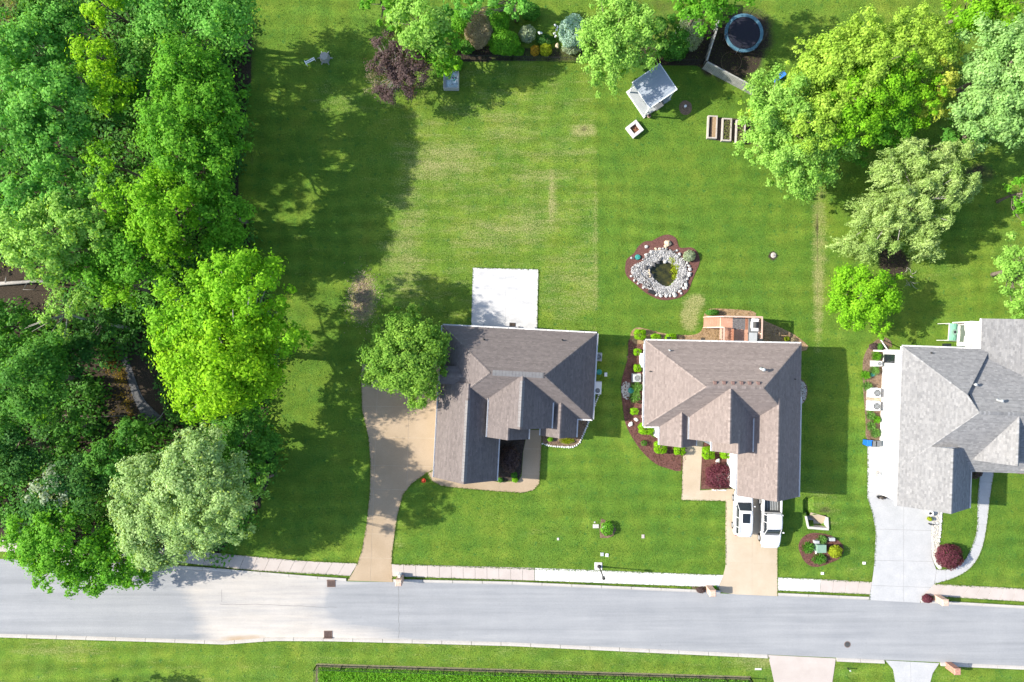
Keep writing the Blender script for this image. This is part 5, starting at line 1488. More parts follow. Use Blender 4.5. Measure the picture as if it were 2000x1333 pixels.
# ================================================================== garden pond
def pond():
    rnd = random.Random(12)
    c = G(1295,525); root = empty('garden_pond', (c.x,c.y,0)); tag(root, 'kidney-shaped garden pond ringed with white stones in a red mulch bed', 'pond')
    Z = lambda x, y: (1210+x/8.888, 450+y/8.888)
    out_ = [Z(*p) for p in ((100,620),(130,500),(250,400),(320,290),(430,200),(560,185),(680,120),(800,80),(900,90),(985,150),(1020,270),(1080,310),(1240,300),(1340,370),(1390,500),(1370,620),(1310,750),(1250,900),(1190,1050),(1080,1150),(930,1200),(760,1215),(600,1170),(430,1070),(290,950),(150,830),(100,730))]
    def local(o):
        for v in o.data.vertices: v.co -= c
    pts = catmull(out_, 3)
    # mulch as a ring: bed with a hole
    wat = catmull([Z(*p) for p in ((570,810),(530,700),(590,590),(700,520),(810,555),(910,585),(1000,700),(975,830),(910,930),(835,985),(710,940))], 4)
    hole = catmull([Z(*p) for p in ((545,830),(495,700),(570,560),(710,475),(830,515),(965,560),(1035,700),(1005,845),(935,955),(832,1015),(675,965))], 4)
    bm = bmesh.new()
    V1 = [bm.verts.new((G(*p)-c)+Vector((0,0,.05))) for p in pts]; V2 = [bm.verts.new((G(*p)-c)+Vector((0,0,.05))) for p in hole]
    ed = [bm.edges.new((V[i], V[(i+1)%len(V)])) for V in (V1, V2) for i in range(len(V))]
    bmesh.ops.triangle_fill(bm, use_beauty=True, edges=ed)
    ext = bmesh.ops.extrude_face_region(bm, geom=bm.faces[:])
    for e in ext['geom']:
        if isinstance(e, bmesh.types.BMVert): e.co.z = -.2
    bmesh.ops.recalc_face_normals(bm, faces=bm.faces)
    me = bpy.data.meshes.new('mulch'); bm.to_mesh(me); bm.free(); me.materials.append(MATS['mulch_red']); link(bpy.data.objects.new('mulch', me), root)
    # liner basin
    rings = []
    for k, z in ((1.08,.1),(1.0,.0),(.85,-.3),(.6,-.42)):
        cx = sum(p[0] for p in hole)/len(hole); cy = sum(p[1] for p in hole)/len(hole)
        rings.append([(G(cx+(p[0]-cx)*k, cy+(p[1]-cy)*k)-c)+Vector((0,0,z)) for p in hole])
    mb = MB(); mb.loft(rings, False); N = len(hole); mb.add(rings[-1], [tuple(range(N))]); mb.build('liner', MATS['stone_dark'], root)
    o = slab('water', [((G(*p)-c).x, (G(*p)-c).y) for p in wat], -.2, -.06, MATS['pond_water'], root)
    # pebbles: a thick ring of small stones, too small to tell apart singly
    ctr = Z(770,760)
    outer = catmull([Z(*p) for p in ((190,700),(240,600),(350,560),(450,440),(550,350),(680,320),(800,320),(930,370),(1030,450),(1120,520),(1160,640),(1180,780),(1150,900),(1060,1000),(960,1080),(820,1130),(660,1100),(500,1040),(350,920),(230,800))], 4)
    pv, pf, pc = [], [], []
    arr = np.array([G(*p)-c for p in outer])[:,:2]; arh = np.array([G(*p)-c for p in wat])[:,:2]
    tmpl = MB(); tmpl.rock((0,0,0),(1,1,.7),random.Random(1)); tv = np.array(tmpl.v); tf = tmpl.f
    n = 0; tries = 0
    while n < 4200 and tries < 60000:
        tries += 1
        i = rnd.randrange(len(outer)); j = int(i*len(wat)/len(outer)); t = rnd.uniform(0,1)
        q = arr[i]*(1-t)+arh[(j+rnd.randrange(-3,4)) % len(wat)]*t + np.array([rnd.gauss(0,.1), rnd.gauss(0,.1)])
        pxq = (q[0]+c.x)*K+1000; pyq = 666.5-(q[1]+c.y)*K
        if not in_poly(np.array([pxq]), np.array([pyq]), outer)[0] or in_poly(np.array([pxq]), np.array([pyq]), wat)[0]: continue
        s = rnd.uniform(.04,.105); a = rnd.uniform(0,6.28); R = np.array([[math.cos(a),-math.sin(a)],[math.sin(a),math.cos(a)]])
        v = tv*s; v[:,:2] = v[:,:2]@R.T; v[:,0] += q[0]; v[:,1] += q[1]
        edge = max(0, 1-t*1.15); v[:,2] += .06+.16*edge*rnd.uniform(.3,1)
        b = len(pv); pv += v.tolist(); pf += [tuple(k+b for k in f) for f in tf]
        k = rnd.choice([.46,.42,.38,.33,.28,.22,.14])
        warm = rnd.uniform(.92,1.0)
        pc += [(k, k*(.5+.5*warm), k*warm, 1)]*len(v); n += 1
    me = bpy.data.meshes.new('pebbles'); me.from_pydata(pv, [], pf)
    at = me.attributes.new('Col','FLOAT_COLOR','POINT'); at.data.foreach_set('color', np.array(pc,np.float32).ravel()); me.materials.append(MATS['pebble'])
    o = bpy.data.objects.new('pebbles', me); link(o, root); tag(o, kind='stuff')
    # single boulders one can pick out
    def boulder(x, y, r, m='pond_stone', z=.1):
        g = G(*Z(x,y))-c; MB().rock((g.x,g.y,z),(r*rnd.uniform(.85,1.15),r*rnd.uniform(.75,1.0),r*.7),rnd).build('boulder', MATS[m], root)
    for p in ((200,800,.2),(255,875,.2),(320,925,.18),(410,995,.17),(640,1125,.2),(710,1135,.22),(805,1135,.25),(875,1140,.2),(955,1110,.3),(960,1140,.2),(1040,1060,.2),(1070,1100,.16),(1110,1010,.22),(1150,1000,.2),(1150,940,.32),(1165,845,.24),(1205,770,.3),(1215,680,.26),(1170,570,.22),(1040,415,.22),(990,355,.16),(1200,620,.18),(330,620,.3),(300,700,.25),(550,380,.26),(460,430,.2),(340,480,.16),(790,550,.22,)): boulder(*p)
    for p in ((830,230,.5,'stone_tan'),(800,275,.28,'stone_tan'),(625,335,.2,'stone_tan'),(690,330,.2,'stone_tan'),(460,290,.27,'pond_stone'),(205,485,.14,'pond_stone')): boulder(*p)
    for p in ((450,650,.3,'stone_dark',.25),(520,660,.28,'stone_dark',.2),(600,600,.26,'stone_dark',.15),(660,560,.24,'stone_dark',.15),(510,800,.26,'stone_dark',.1),(560,780,.22,'stone_dark',.05),(720,500,.2,'stone_dark',.12),(1120,820,.3,'stone_dark',.1),(1130,900,.22,'stone_dark',.1),(600,880,.25,'stone_dark',.0),(250,490,.16,'stone_dark',.08),(965,365,.14,'stone_dark',.08)): boulder(*p)
    for p in ((505,700,.12),(500,745,.12),(515,775,.12),(515,810,.12)): boulder(p[0],p[1],p[2],'stone_tan',.45)
    # pump hose
    H = [(290,640,.3),(330,700,.3),(360,770,.3),(430,830,.3),(520,900,.25),(535,960,.25),(490,985,.22),(430,960,.2),(400,920,.22)]
    MB().tube([tuple((G(*Z(x,y))-c)+Vector((0,0,z))) for x,y,z in catmull(H,4,False)], .022, 6).build('hose', MATS['black_metal'], root, True)
    # filter lid and dark valve box
    g = G(*Z(315,470))-c; MB().cyl((g.x,g.y,.03), .3, .2, 18, .24).cyl((g.x,g.y,.23),.1,.05,10).build('filter_lid', MATS['green_lid'], root, False, .02)
    g = G(*Z(555,1075))-c; MB().rbox((g.x,g.y,.02),(.75,.4,.25),-.35,.9).build('pump_box', MATS['black_metal'], root, False, .03)
    # plants at the water's edge
    rng = np.random.default_rng(3); Ps=[]; 
    for x,y,r,k in ((920,520,.35,260),(960,700,.3,160),(950,800,.25,120),(990,620,.3,120)):
        g = np.array(G(*Z(x,y))-c); P = g+rng.normal(0,r*.6,(k,3))*np.array([1,1,.3]); P[:,2] = np.abs(P[:,2])+.05; Ps.append(P)
    P = np.concatenate(Ps); wp = leaf_object('waterside_plants', P, rng.normal(0,.4,(len(P),3))+np.array([0,0,1]), rng.uniform(.1,.2,len(P)), pal_mix(rng,'yellow_green',.5,len(P)), root); wp['kind'] = 'stuff'
pond()
shrub('sage-green round bush in the mulch right of the pond', 1346.5, 500, 11.5, 10.5, .8, 'sage', 495, leaf=.11)
# ================================================================== deck behind the middle house
def deck():
    o = G(1430,640); root = empty('wooden_deck', (o.x,o.y,0), R_(-1.15)); tag(root, 'pink-stained wooden deck with railings and stairs behind the brown-roofed house', 'deck')
    c, s = math.cos(R_(1.15)), math.sin(R_(1.15))
    def L(px, py, h):
        p = G(px,py,h)-o; return Vector((p.x*c-p.y*s, p.x*s+p.y*c, h))
    zf = 1.9; zr = 2.85
    a = L(1408,618,zf); b = L(1483,618,zf); x0, x1, y1 = a.x, b.x, a.y; y0 = y1-3.6
    n = int((y1-y0)/.145); mb = MB()
    for i in range(n):
        y = y0+i*.145; mb.box(x0, x1, y+.006, y+.139, zf-.035, zf)
    mb.build('floor_boards', MATS['deck_wood'], root)
    mb = MB(); mb.box(x0,x1,y1-.06,y1,zf-.28,zf-.037).box(x1-.06,x1,y0,y1-.062,zf-.28,zf-.037).box(x0,x0+.06,y0,y1-.062,zf-.28,zf-.037)
    mb.build('rim_joist', MATS['deck_rail'], root)
    def rail(p, q, z0, z1, balus=True):
        p, q = Vector(p), Vector(q)
        m_ = MB(); m_.beam(p+Vector((0,0,z1)), q+Vector((0,0,z1)), .14, .04); m_.beam(p+Vector((0,0,z1-.1)), q+Vector((0,0,z1-.1)), .04, .09); m_.beam(p+Vector((0,0,z0+.12)), q+Vector((0,0,z0+.12)), .04, .09)
        m_.build('railing', MATS['deck_rail'], root)
        Ln = (q-p).length; k = int(Ln/.13); m_ = MB()
        for i in range(1,k):
            r = p.lerp(q, i/k); m_.beam(r+Vector((0,0,z0+.1)), r+Vector((0,0,z1-.1)), .035, .035)
        m_.build('balusters', MATS['deck_rail'], root)
    rail((x0+.02,y1-.05,0),(x1-.05,y1-.05,0),zf,zr); rail((x1-.05,y0,0),(x1-.05,y1-.05,0),zf,zr)
    xs = L(1425,640,zf).x; ys = y1-1.15
    for p in ((x0+.05,y1-.05),(x0+1.9,y1-.05),(x1-.05,y1-.05),(x1-.05,y1-1.7),(x1-.05,y0+.1),(x0+.05,ys)):
        MB().box(p[0]-.055,p[0]+.055,p[1]-.055,p[1]+.055,0,zr+.03).build('post', MATS['deck_rail'], root)
    # stairs down to the west
    xb = L(1376,628,.2).x; steps = 7
    for i in range(steps):
        xx = x0 - (i+.5)*(x0-xb)/steps; z = zf-(i+1)*zf/(steps+1)
        MB().box(xx-.17,xx+.15,ys+.05,y1-.1,z-.04,z).build('stair_tread', MATS['deck_wood'], root, False, .005)
        MB().box(xx+.152,xx+.172,ys+.05,y1-.1,z-.04,z+zf/(steps+1)-.05).build('stair_riser', MATS['deck_rail'], root)
    for yy in (ys+.02, y1-.06):
        m_ = MB(); m_.beam((x0,yy,zf-.15),(xb,yy,.0),.05,.28); m_.beam((x0,yy,zr),(xb,yy,1.0),.12,.05); m_.beam((xb,yy,0),(xb,yy,1.02),.09,.09); m_.build('stair_rail', MATS['deck_rail'], root)
        k = 12; m_ = MB()
        for i in range(1,k):
            p = Vector((x0,yy,zf)).lerp(Vector((xb,yy,.1)),i/k); m_.beam(p, p+Vector((0,0,.92)), .03,.03)
        m_.build('balusters', MATS['deck_rail'], root)
    # slatted bench / bin store set into the deck beside the stairs
    rail((x0+.05,y0,0),(x0+.05,ys,0),zf,zr)
    bx0, bx1 = x0+.25, x0+1.0
    for i in range(13):
        y = y0+.35+i*.16; 
        if y < ys-.1: MB().box(bx0,bx1,y,y+.09,zf+.40,zf+.44).build('bench_slat', MATS['deck_wood'], root)
    mb = MB(); mb.box(bx1,bx1+.05,y0+.2,ys-.1,zf+.02,zf+.9).box(bx0,bx1,y0+.2,y0+.25,zf+.01,zf+.39).box(bx0,bx1,ys-.15,ys-.1,zf+.01,zf+.39); mb.build('bench_frame', MATS['rust'], root)
    # things standing on the deck
    g = L(1443,632,zf)
    def place(name, label, cat, loc):
        e = empty(name, (0,0,0), R_(-1.15)); ca, sa = math.cos(R_(-1.15)), math.sin(R_(-1.15))
        e.location = (o.x+loc[0]*ca-loc[1]*sa, o.y+loc[0]*sa+loc[1]*ca, loc[2]); tag(e, label, cat); return e
    e = place('outdoor_rug', 'dark grey crumpled striped rug on the deck', 'rug', (g.x,g.y,zf+.004))
    rnd = random.Random(2); mb = MB()
    for i in range(12):
        x = -.62+i*.104; w = 0.05*math.sin(i*1.7)
        mb.add([(x,-.62+w,.012),(x+.09,-.62+w,.02),(x+.09,.6+w,.02),(x,.6+w,.012),(x,-.62+w,0),(x+.09,-.62+w,0),(x+.09,.6+w,0),(x,.6+w,0)],[(0,1,2,3),(4,5,1,0),(6,7,3,2),(5,6,2,1),(7,4,0,3)])
    mb.build('weave', MATS['rug'], e); 
    mb = MB(); mb.box(.66,.86,-.6,.55,.01,.03); mb.build('border', MATS['rust'], e)
    g = L(1475,635,zf+.8); e = place('barbecue_grill', 'white covered grill with black hood against the deck railing', 'grill', (g.x,g.y,zf))
    MB().box(-.38,.3,-.62,.62,.75,.9).build('side_shelf', MATS['white_paint'], e, False, .03); MB().box(-.25,.25,-.35,.35,.1,.74).build('cabinet', MATS['grey_metal'], e, False, .02)
    rings = [[(.02+.30*math.cos(t), y, .91+.28*math.sin(t)) for t in np.linspace(0,math.pi,8)] for y in (-.3,.3)]; mb = MB(); mb.loft(rings); mb.build('hood', MATS['black_metal'], e)
    MB().beam((-.3,-.25,1.05),(-.3,.25,1.05),.03,.03).build('handle', MATS['grey_metal'], e)
    for q in ((-.22,-.32),(.22,-.32),(-.22,.32),(.22,.32)): MB().beam((q[0],q[1],0),(q[0],q[1],.12),.06,.06).build('leg', MATS['black_metal'], e)
    g = L(1471,659,zf+.7); e = place('patio_table', 'grey glass table beside the grill on the deck', 'table', (g.x,g.y,zf))
    MB().box(-.4,.4,-.45,.45,.68,.71).build('table_top', MATS['grey_metal'], e, False, .01)
    for q in ((-.35,-.4),(.35,-.4),(-.35,.4),(.35,.4)): MB().beam((q[0],q[1],0),(q[0],q[1],.68),.04,.04).build('leg', MATS['black_metal'], e)
    g = L(1472,645,zf); e = place('grill_mat', 'dark grey mat under the grill and table', 'mat', (g.x+.0,y1-1.75,zf+.004)); MB().box(-.55,.5,-1.7,1.6,0,.012).build('sheet', MATS['grey_plastic'], e)
deck()

# ================================================================== gazebo
def gazebo():
    cor_r = [G(*p, 2.8) for p in ((1236.3,162.3),(1269.7,211.8),(1322.5,174.3),(1285.8,124.8))]
    ctr = sum(cor_r, Vector())/4
    ang = math.atan2((cor_r[1]-cor_r[0]).y, (cor_r[1]-cor_r[0]).x)
    w = ((cor_r[1]-cor_r[0]).length+(cor_r[2]-cor_r[3]).length)/2; d = ((cor_r[2]-cor_r[1]).length+(cor_r[3]-cor_r[0]).length)/2
    root = empty('gazebo', (ctr.x,ctr.y,0), ang); tag(root, 'square gazebo with a flat grey metal roof on the back lawn', 'gazebo')
    # local: x along the south-west side, y to the north-east
    rf = MB(); hx, hy = w/2, d/2
    n = 12
    for i in range(n):
        x0, x1 = -hx+i*w/n, -hx+(i+1)*w/n
        rf.add([(x0,-hy,2.72),(x1,-hy,2.72),(x1,hy,2.92),(x0,hy,2.92),(x0,-hy,2.68),(x1,-hy,2.68),(x1,hy,2.88),(x0,hy,2.88)],[(0,1,2,3),(7,6,5,4),(0,4,5,1),(2,6,7,3),(1,5,6,2),(3,7,4,0)])
        if i: rf.beam((x0,-hy,2.728),(x0,hy,2.928),.025,.02)
    o = rf.build('roof_panel', MATS['steel_roof'], root)
    fr = MB(); fr.beam((-hx,-hy,2.66),(hx,-hy,2.66),.08,.12).beam((-hx,hy,2.86),(hx,hy,2.86),.08,.12).beam((-hx,-hy,2.66),(-hx,hy,2.86),.08,.12).beam((hx,-hy,2.66),(hx,hy,2.86),.08,.12)
    fr.build('roof_frame', MATS['white_paint'], root)
    fl = MB(); k = int(d/.15)
    for i in range(k): fl.box(-hx-.05,hx+.05,-hy-.05+i*(d+.1)/k,-hy-.05+(i+1)*(d+.1)/k-.008,.1,.16)
    fl.build('floor_boards', MATS['grey_metal'], root)
    MB().box(-hx-.08,hx+.08,-hy-.12,-hy-.055,.0,.17).box(-hx-.12,-hx-.055,-hy-.12,hy+.05,0,.17).build('floor_rim', MATS['white_paint'], root)
    for sx in (-1,1):
        for sy in (-1,1):
            MB().box(sx*(hx-.12)-.06,sx*(hx-.12)+.06,sy*(hy-.12)-.06,sy*(hy-.12)+.06,.16,2.62 if sy<0 else 2.8).build('post', MATS['white_paint'], root)
            m_ = MB(); m_.beam((sx*(hx-.12),sy*(hy-.12),2.1),(sx*(hx-.65),sy*(hy-.12),2.62),.06,.06); m_.build('brace', MATS['white_paint'], root)
    # sofa and table inside
    e = empty('garden_sofa', (ctr.x+.5,ctr.y-.6,.16), ang); tag(e, 'grey outdoor sofa under the gazebo roof', 'sofa')
    MB().box(-.9,.9,-.35,.35,.12,.42).build('seat', MATS['grey_plastic'], e, False, .05); MB().box(-.9,.9,.3,.45,.42,.85).build('backrest', MATS['grey_plastic'], e, False, .05); MB().box(-.98,-.82,-.35,.4,.1,.6).build('armrest', MATS['grey_plastic'], e); MB().box(.82,.98,-.35,.4,.1,.6).build('armrest', MATS['grey_plastic'], e)
    p = G(1268,227,.4); e = empty('clay_pot', (p.x,p.y,.16)); tag(e, 'small clay pot on the gazebo corner', 'pot'); MB().cyl((0,0,0),.13,.3,14,.19).build('body', MATS['brick_pale'], e, True); MB().cyl((0,0,.28),.165,.03,14).build('soil', MATS['soil'], e)
gazebo()

def firepit():
    a = [G(*p,.45) for p in ((1221.5,250),(1242,234),(1258.5,253.5),(1238,268.5))]
    c = sum(a,Vector())/4; ang = math.atan2((a[1]-a[0]).y,(a[1]-a[0]).x); root = empty('fire_pit', (c.x,c.y,0), ang); tag(root, 'square white stone fire pit with ashes beside the gazebo', 'fire pit')
    w = .66
    rnd = random.Random(6)
    for lay in range(3):
        for k in range(4):
            for j in range(3):
                x0 = -w+j*(2*w-.3)/3; ca, sa = math.cos(k*math.pi/2), math.sin(k*math.pi/2)
                m_ = MB(); x1 = x0+(2*w-.3)/3-.01; m_.box(x0,x1,-w,-w+.29,lay*.15+.003,lay*.15+.145)
                m_.v = [(x*ca-y*sa, x*sa+y*ca, z) for x,y,z in m_.v]; m_.build('stone_block', MATS['paving_white'], root, False, .01)
    MB().box(-w+.3,w-.3,-w+.3,w-.3,.0,.2).build('ash_bed', MATS['ash'], root)
    for k in range(4):
        p = Vector((rnd.uniform(-.25,.25),rnd.uniform(-.25,.25),.25+.03*k)); q = p+Vector((rnd.uniform(-.3,.3),rnd.uniform(-.3,.3),0)); MB().tube([p,q],.04,6).build('burnt_log', MATS['rust' if k%2 else 'soil'], root)
firepit()

def raised_bed(label, px, py, w, l, fill, seed):
    rnd = random.Random(seed); c = G(px,py,.3); root = empty('raised_bed', (c.x,c.y,0), R_(-2.5)); tag(root, label, 'raised bed', 'raised beds by the overhanging tree')
    for x in (-1,1): MB().box(x*w/2-.07,x*w/2+.07,-l/2,l/2,0,.42).build('side_board', MATS['bed_wood'], root, False, .01)
    for y in (-1,1): MB().box(-w/2+.072,w/2-.072,y*(l/2-.07)-.07,y*(l/2-.07)+.07,0,.415).build('end_board', MATS['bed_wood'], root, False, .01)
    MB().box(-w/2+.075,w/2-.075,-l/2+.145,l/2-.145,0,.26).build('soil', MATS[fill], root)
    if seed == 1:
        MB().box(.02,w/2-.08,-l/2+.15,l/2-.15,.2,.36).build('plank', MATS['straw'], root)
    else:
        rng = np.random.default_rng(seed); n = 260; P = np.stack([rng.uniform(-w/2+.1,w/2-.1,n), rng.uniform(-l/2+.18,l/2-.18,n), rng.uniform(.28,.5,n)],1)
        leaf_object('seedlings', P, rng.normal(0,.5,(n,3))+np.array([0,0,1]), rng.uniform(.06,.13,n), pal_mix(rng,'olive',.5,n), root)
raised_bed('leftmost raised bed with a plank over half its soil', 1391,249,.85,2.35,'soil',1)
raised_bed('middle raised bed with seedlings', 1419,254,.85,2.35,'soil',2)
raised_bed('right raised bed half hidden by the overhanging tree', 1446,258,.85,2.35,'soil',3)
cov = prism('ground_cover_fabric', [(1399,230),(1470,234),(1466,282),(1383,273)], 0, .03, MATS['mulch_dark']); tag(cov, kind='structure')

def trampoline():
    c = G(1453,65,.8); root = empty('trampoline', (c.x,c.y,0)); tag(root, 'round trampoline with blue edge pad and black mat', 'trampoline')
    R = 38/K*.985
    MB().ring((0,0,.78), R-.32, R, .06, 40).build('edge_pad', MATS['blue_pad'], root)
    MB().cyl((0,0,.79), R-.34, .02, 40).build('jumping_mat', MATS['tramp_mat'], root)
    MB().ring((0,0,.70), R-.06, R, .06, 40).build('frame_ring', MATS['grey_metal'], root)
    for k in range(6):
        a = k*math.pi/3+.2; x, y = math.cos(a)*R*.98, math.sin(a)*R*.98
        MB().tube([(x,y,0),(x,y,.72)], .03, 6).build('leg', MATS['grey_metal'], root)
        m_ = MB(); m_.tube([(x*1.03,y*1.03,.1),(x*1.03,y*1.03,1.9),(x*.98,y*.98,2.35)], .025, 6); m_.build('net_pole', MATS['black_metal'], root)
    m_ = MB(); n = 60
    for k in range(n):
        a0 = 2*math.pi*k/n; r = R*.985
        m_.tube([(math.cos(a0)*r,math.sin(a0)*r,.84),(math.cos(a0)*r,math.sin(a0)*r,2.2)], .004, 3)
    for z in (1.3,1.75,2.2): m_.tube([(math.cos(2*math.pi*k/n)*r,math.sin(2*math.pi*k/n)*r,z) for k in range(n+1)], .006 if z<2 else .014, 4)
    m_.build('safety_net', MATS['black_metal'], root)
trampoline()
c = G(1428,122); e = empty('hoop_ring', (c.x,c.y,0)); tag(e, 'thin wire ring lying on bare soil below the trampoline', 'ring'); MB().ring((0,0,.0), 1.03, 1.07, .05, 30).build('hoop', MATS['mulch_brown'], e); 

# ------------------------------------------------------------------ wooden fence
def wood_fence():
    root = empty('wooden_fence', tuple(G(1371,131))); tag(root, 'weathered grey board fence with a corner below the trampoline', 'fence'); o = root.location
    def run(a, b, n, h=1.7):
        A, B = G(*a), G(*b)
        for i in range(n+1):
            p = A.lerp(B, i/n)-o; MB().box(p.x-.06,p.x+.06,p.y-.06,p.y+.06,0,h+.08).build('post', MATS['old_wood'], root)
        for i in range(n):
            p, q = A.lerp(B, i/n)-o, A.lerp(B,(i+1)/n)-o; d = (q-p).normalized(); L = (q-p).length; s = Vector((-d.y,d.x,0))
            pan = empty('panel', (0,0,0)); pan.parent = root
            k = max(2,int(L/.16))
            for j in range(k):
                u = p+d*(L*(j+.06)/k+.0); v = p+d*(L*(j+.94)/k); m_ = MB(); h_ = h; m_.add([tuple(u-s*.06+Vector((0,0,.05))),tuple(v-s*.06+Vector((0,0,.05))),tuple(v-s*.06+Vector((0,0,h_))),tuple(u-s*.06+Vector((0,0,h_))),tuple(u-s*.04+Vector((0,0,.05))),tuple(v-s*.04+Vector((0,0,.05))),tuple(v-s*.04+Vector((0,0,h_))),tuple(u-s*.04+Vector((0,0,h_)))],[(0,1,2,3),(7,6,5,4),(3,2,6,7),(0,4,5,1),(1,5,6,2),(0,3,7,4)])
                m_.build('board', MATS['old_wood'], pan)
            MB().beam(p+Vector((0,0,h+.03)), q+Vector((0,0,h+.03)), .14, .04).build('cap_rail', MATS['old_wood'], pan)
            for zz in (.4, 1.3): MB().beam(p+Vector((0,0,zz)), q+Vector((0,0,zz)), .06,.09).build('rail', MATS['old_wood'], pan)
    run((1371,134),(1470,187),5); run((1371,134),(1391,70),3); run((1391,70),(1402,8),3)
wood_fence()

def wire_fence(label, pts, h, step, wires=5, name='wire_fence'):
    o = G(*pts[0]); root = empty(name, tuple(o)); tag(root, label, 'fence')
    m_ = MB()
    for a, b in zip(pts, pts[1:]):
        A, B = G(*a)-o, G(*b)-o; n = max(1, int((B-A).length/step))
        for i in range(n+1):
            p = A.lerp(B,i/n); MB().box(p.x-.035,p.x+.035,p.y-.035,p.y+.035,0,h+.05).build('post', MATS['black_metal'], root)
        for k in range(wires):
            z = .12+(h-.12)*k/(wires-1); m_.beam(A+Vector((0,0,z)), B+Vector((0,0,z)), .03 if k in (0,wires-1) else .012, .03 if k in (0,wires-1) else .012)
        L = (B-A).length; j = 0
        while j < L:
            p = A.lerp(B, j/L); m_.beam(p+Vector((0,0,.1)), p+Vector((0,0,h)), .012, .012); j += .3
    m_.build('wire_mesh', MATS['black_metal'], root)
wire_fence('long black wire fence round the rough grass at the bottom edge', [(619,1345),(619,1299),(1465,1324),(1466,1345)], 1.1, 2.6)
wire_fence('black wire fence between back lawn and top garden', [(893,117),(1000,119),(1140,122),(1240,124),(1371,126),(1383,78)], 1.1, 2.6)
mat('fence_soil', (.13,.11,.08), (.2,.19,.1), 3, 1, fine=.3)
edg = prism('fence_soil_strip', [(617,1297),(622,1296),(1466,1321),(1466,1328),(624,1303),(623,1345),(616,1345)], 0, .02, MATS['fence_soil']); tag(edg, kind='structure')

# ================================================================== small things on lawns
def fan_unit(label, px, py, size, h, matname, seed, fan=(0,0), rz=0, fr=None, group='air conditioners beside the houses'):
    c = G(px,py,h); root = empty('air_conditioner', (c.x,c.y,0), rz); tag(root, label, 'air conditioner', group)
    w, l = size; fr = fr or min(w,l)*.38
    MB().box(-w/2-.08,w/2+.08,-l/2-.08,l/2+.08,0,.08).build('base_pad', MATS['concrete_grey'], root)
    b = MB(); b.box(-w/2,w/2,-l/2,l/2,.1,h-.03); b.build('casing', MATS[matname], root, False, .03)
    m_ = MB()
    for k in range(9):
        z = .16+k*(h-.3)/9
        m_.box(-w/2-.012,w/2+.012,-l/2-.012,l/2+.012,z,z+.025)
    m_.build('louvres', MATS[matname], root)
    MB().cyl((fan[0],fan[1],h-.028), fr, .012, 24).build('fan_opening', MATS['black_metal'], root)
    m_ = MB()
    for k in range(4):
        a = k*math.pi/2+.4; m_.add([(fan[0],fan[1],h-.005),(fan[0]+fr*.85*math.cos(a),fan[1]+fr*.85*math.sin(a),h-.01),(fan[0]+fr*.85*math.cos(a+.7),fan[1]+fr*.85*math.sin(a+.7),h+.0)],[(0,1,2)])
    m_.build('fan_blades', MATS['grey_plastic'], root)
    m_ = MB()
    for r in (fr, fr*.66, fr*.33): m_.ring((fan[0],fan[1],h+.005), r-.012, r+.012, .012, 24)
    for k in range(8):
        a = k*math.pi/4; m_.beam((fan[0],fan[1],h+.011),(fan[0]+fr*math.cos(a),fan[1]+fr*math.sin(a),h+.011),.012,.008)
    m_.build('fan_grille', MATS['grey_metal'], root)
fan_unit('upper grey air conditioner in the shade beside the grey-brown roof', 1169, 697.5, (.72,.72), .8, 'grey_metal', 1, rz=R_(-3))
fan_unit('lower pale air conditioner with side fan beside the grey-brown roof', 1167.5, 758.5, (.78,1.2), .8, 'siding_white', 2, (0,-.25), R_(-3), .24)
fan_unit('grey air conditioner in the red mulch bed', 1245, 739, (.75,.75), .8, 'grey_metal', 3)
fan_unit('small white air conditioner in the side-wall bed', 1716, 711, (.8,.5), .8, 'siding_white', 4, (.1,0), 0, .2)
fan_unit('upper of the two big white units beside the white side wall', 1712, 768, (.95,.9), .95, 'siding_white', 5, (.08,0), R_(-2))
fan_unit('lower of the two big white units beside the white side wall', 1711, 794, (.95,.9), .95, 'siding_white', 6, (.08,0), R_(-2))
o = prism('equipment_pad', [(1692,762),(1726,763),(1724,801),(1690,801)], 0, .06, MATS['aggregate_pale']); tag(o, kind='structure')

def lid(label, px, py, r, matname, name='septic_lid', cat='lid', group=None):
    c = G(px,py); root = empty(name, (c.x,c.y,0)); tag(root, label, cat, group)
    MB().cyl((0,0,0), r, .14, 24, r*.94).build('riser', MATS[matname], root, False, .02); m_ = MB(); m_.cyl((0,0,.141), r*.9, .03, 24, r*.8)
    for k in range(6):
        a = k*math.pi/3; m_.beam((math.cos(a)*r*.2,math.sin(a)*r*.2,.178),(math.cos(a)*r*.8,math.sin(a)*r*.8,.178),.03,.02)
    m_.build('cover', MATS[matname], root)
lid('round green lid between the two shaded air conditioners', 1170, 727, .3, 'green_lid')
lid('round green lid between the grassy clumps in the red mulch', 1232.5, 763, .33, 'green_lid')
lid('small green lid between shrubs of the side-wall bed', 1703, 732, .22, 'green_lid')
# pebbles round the green lid in the mulch bed and east of the house
def pebble_patch(label, poly, n, seed, s0=.05, s1=.1):
    rnd = random.Random(seed); mb = MB(); k = 0; xs = [p[0] for p in poly]; ys = [p[1] for p in poly]; tr = 0
    while k < n and tr < n*20:
        tr += 1; x, y = rnd.uniform(min(xs),max(xs)), rnd.uniform(min(ys),max(ys))
        if in_poly(np.array([x]),np.array([y]),poly)[0]:
            g = G(x,y); r = rnd.uniform(s0,s1); mb.rock((g.x,g.y,.05),(r,r*.8,r*.6),rnd); k += 1
    o = mb.build('gravel_patch', MATS['pebble_grey'], None); tag(o, label, 'gravel', kind='stuff')
mat('pebble_grey', (.36,.34,.31), (.52,.50,.47), 9, .9)
pebble_patch('grey pebbles in the mulch beside the green lid', catmull([(1217,748),(1228,747),(1232,757),(1231,772),(1226,780),(1217,776),(1214,762)],3), 210, 1)
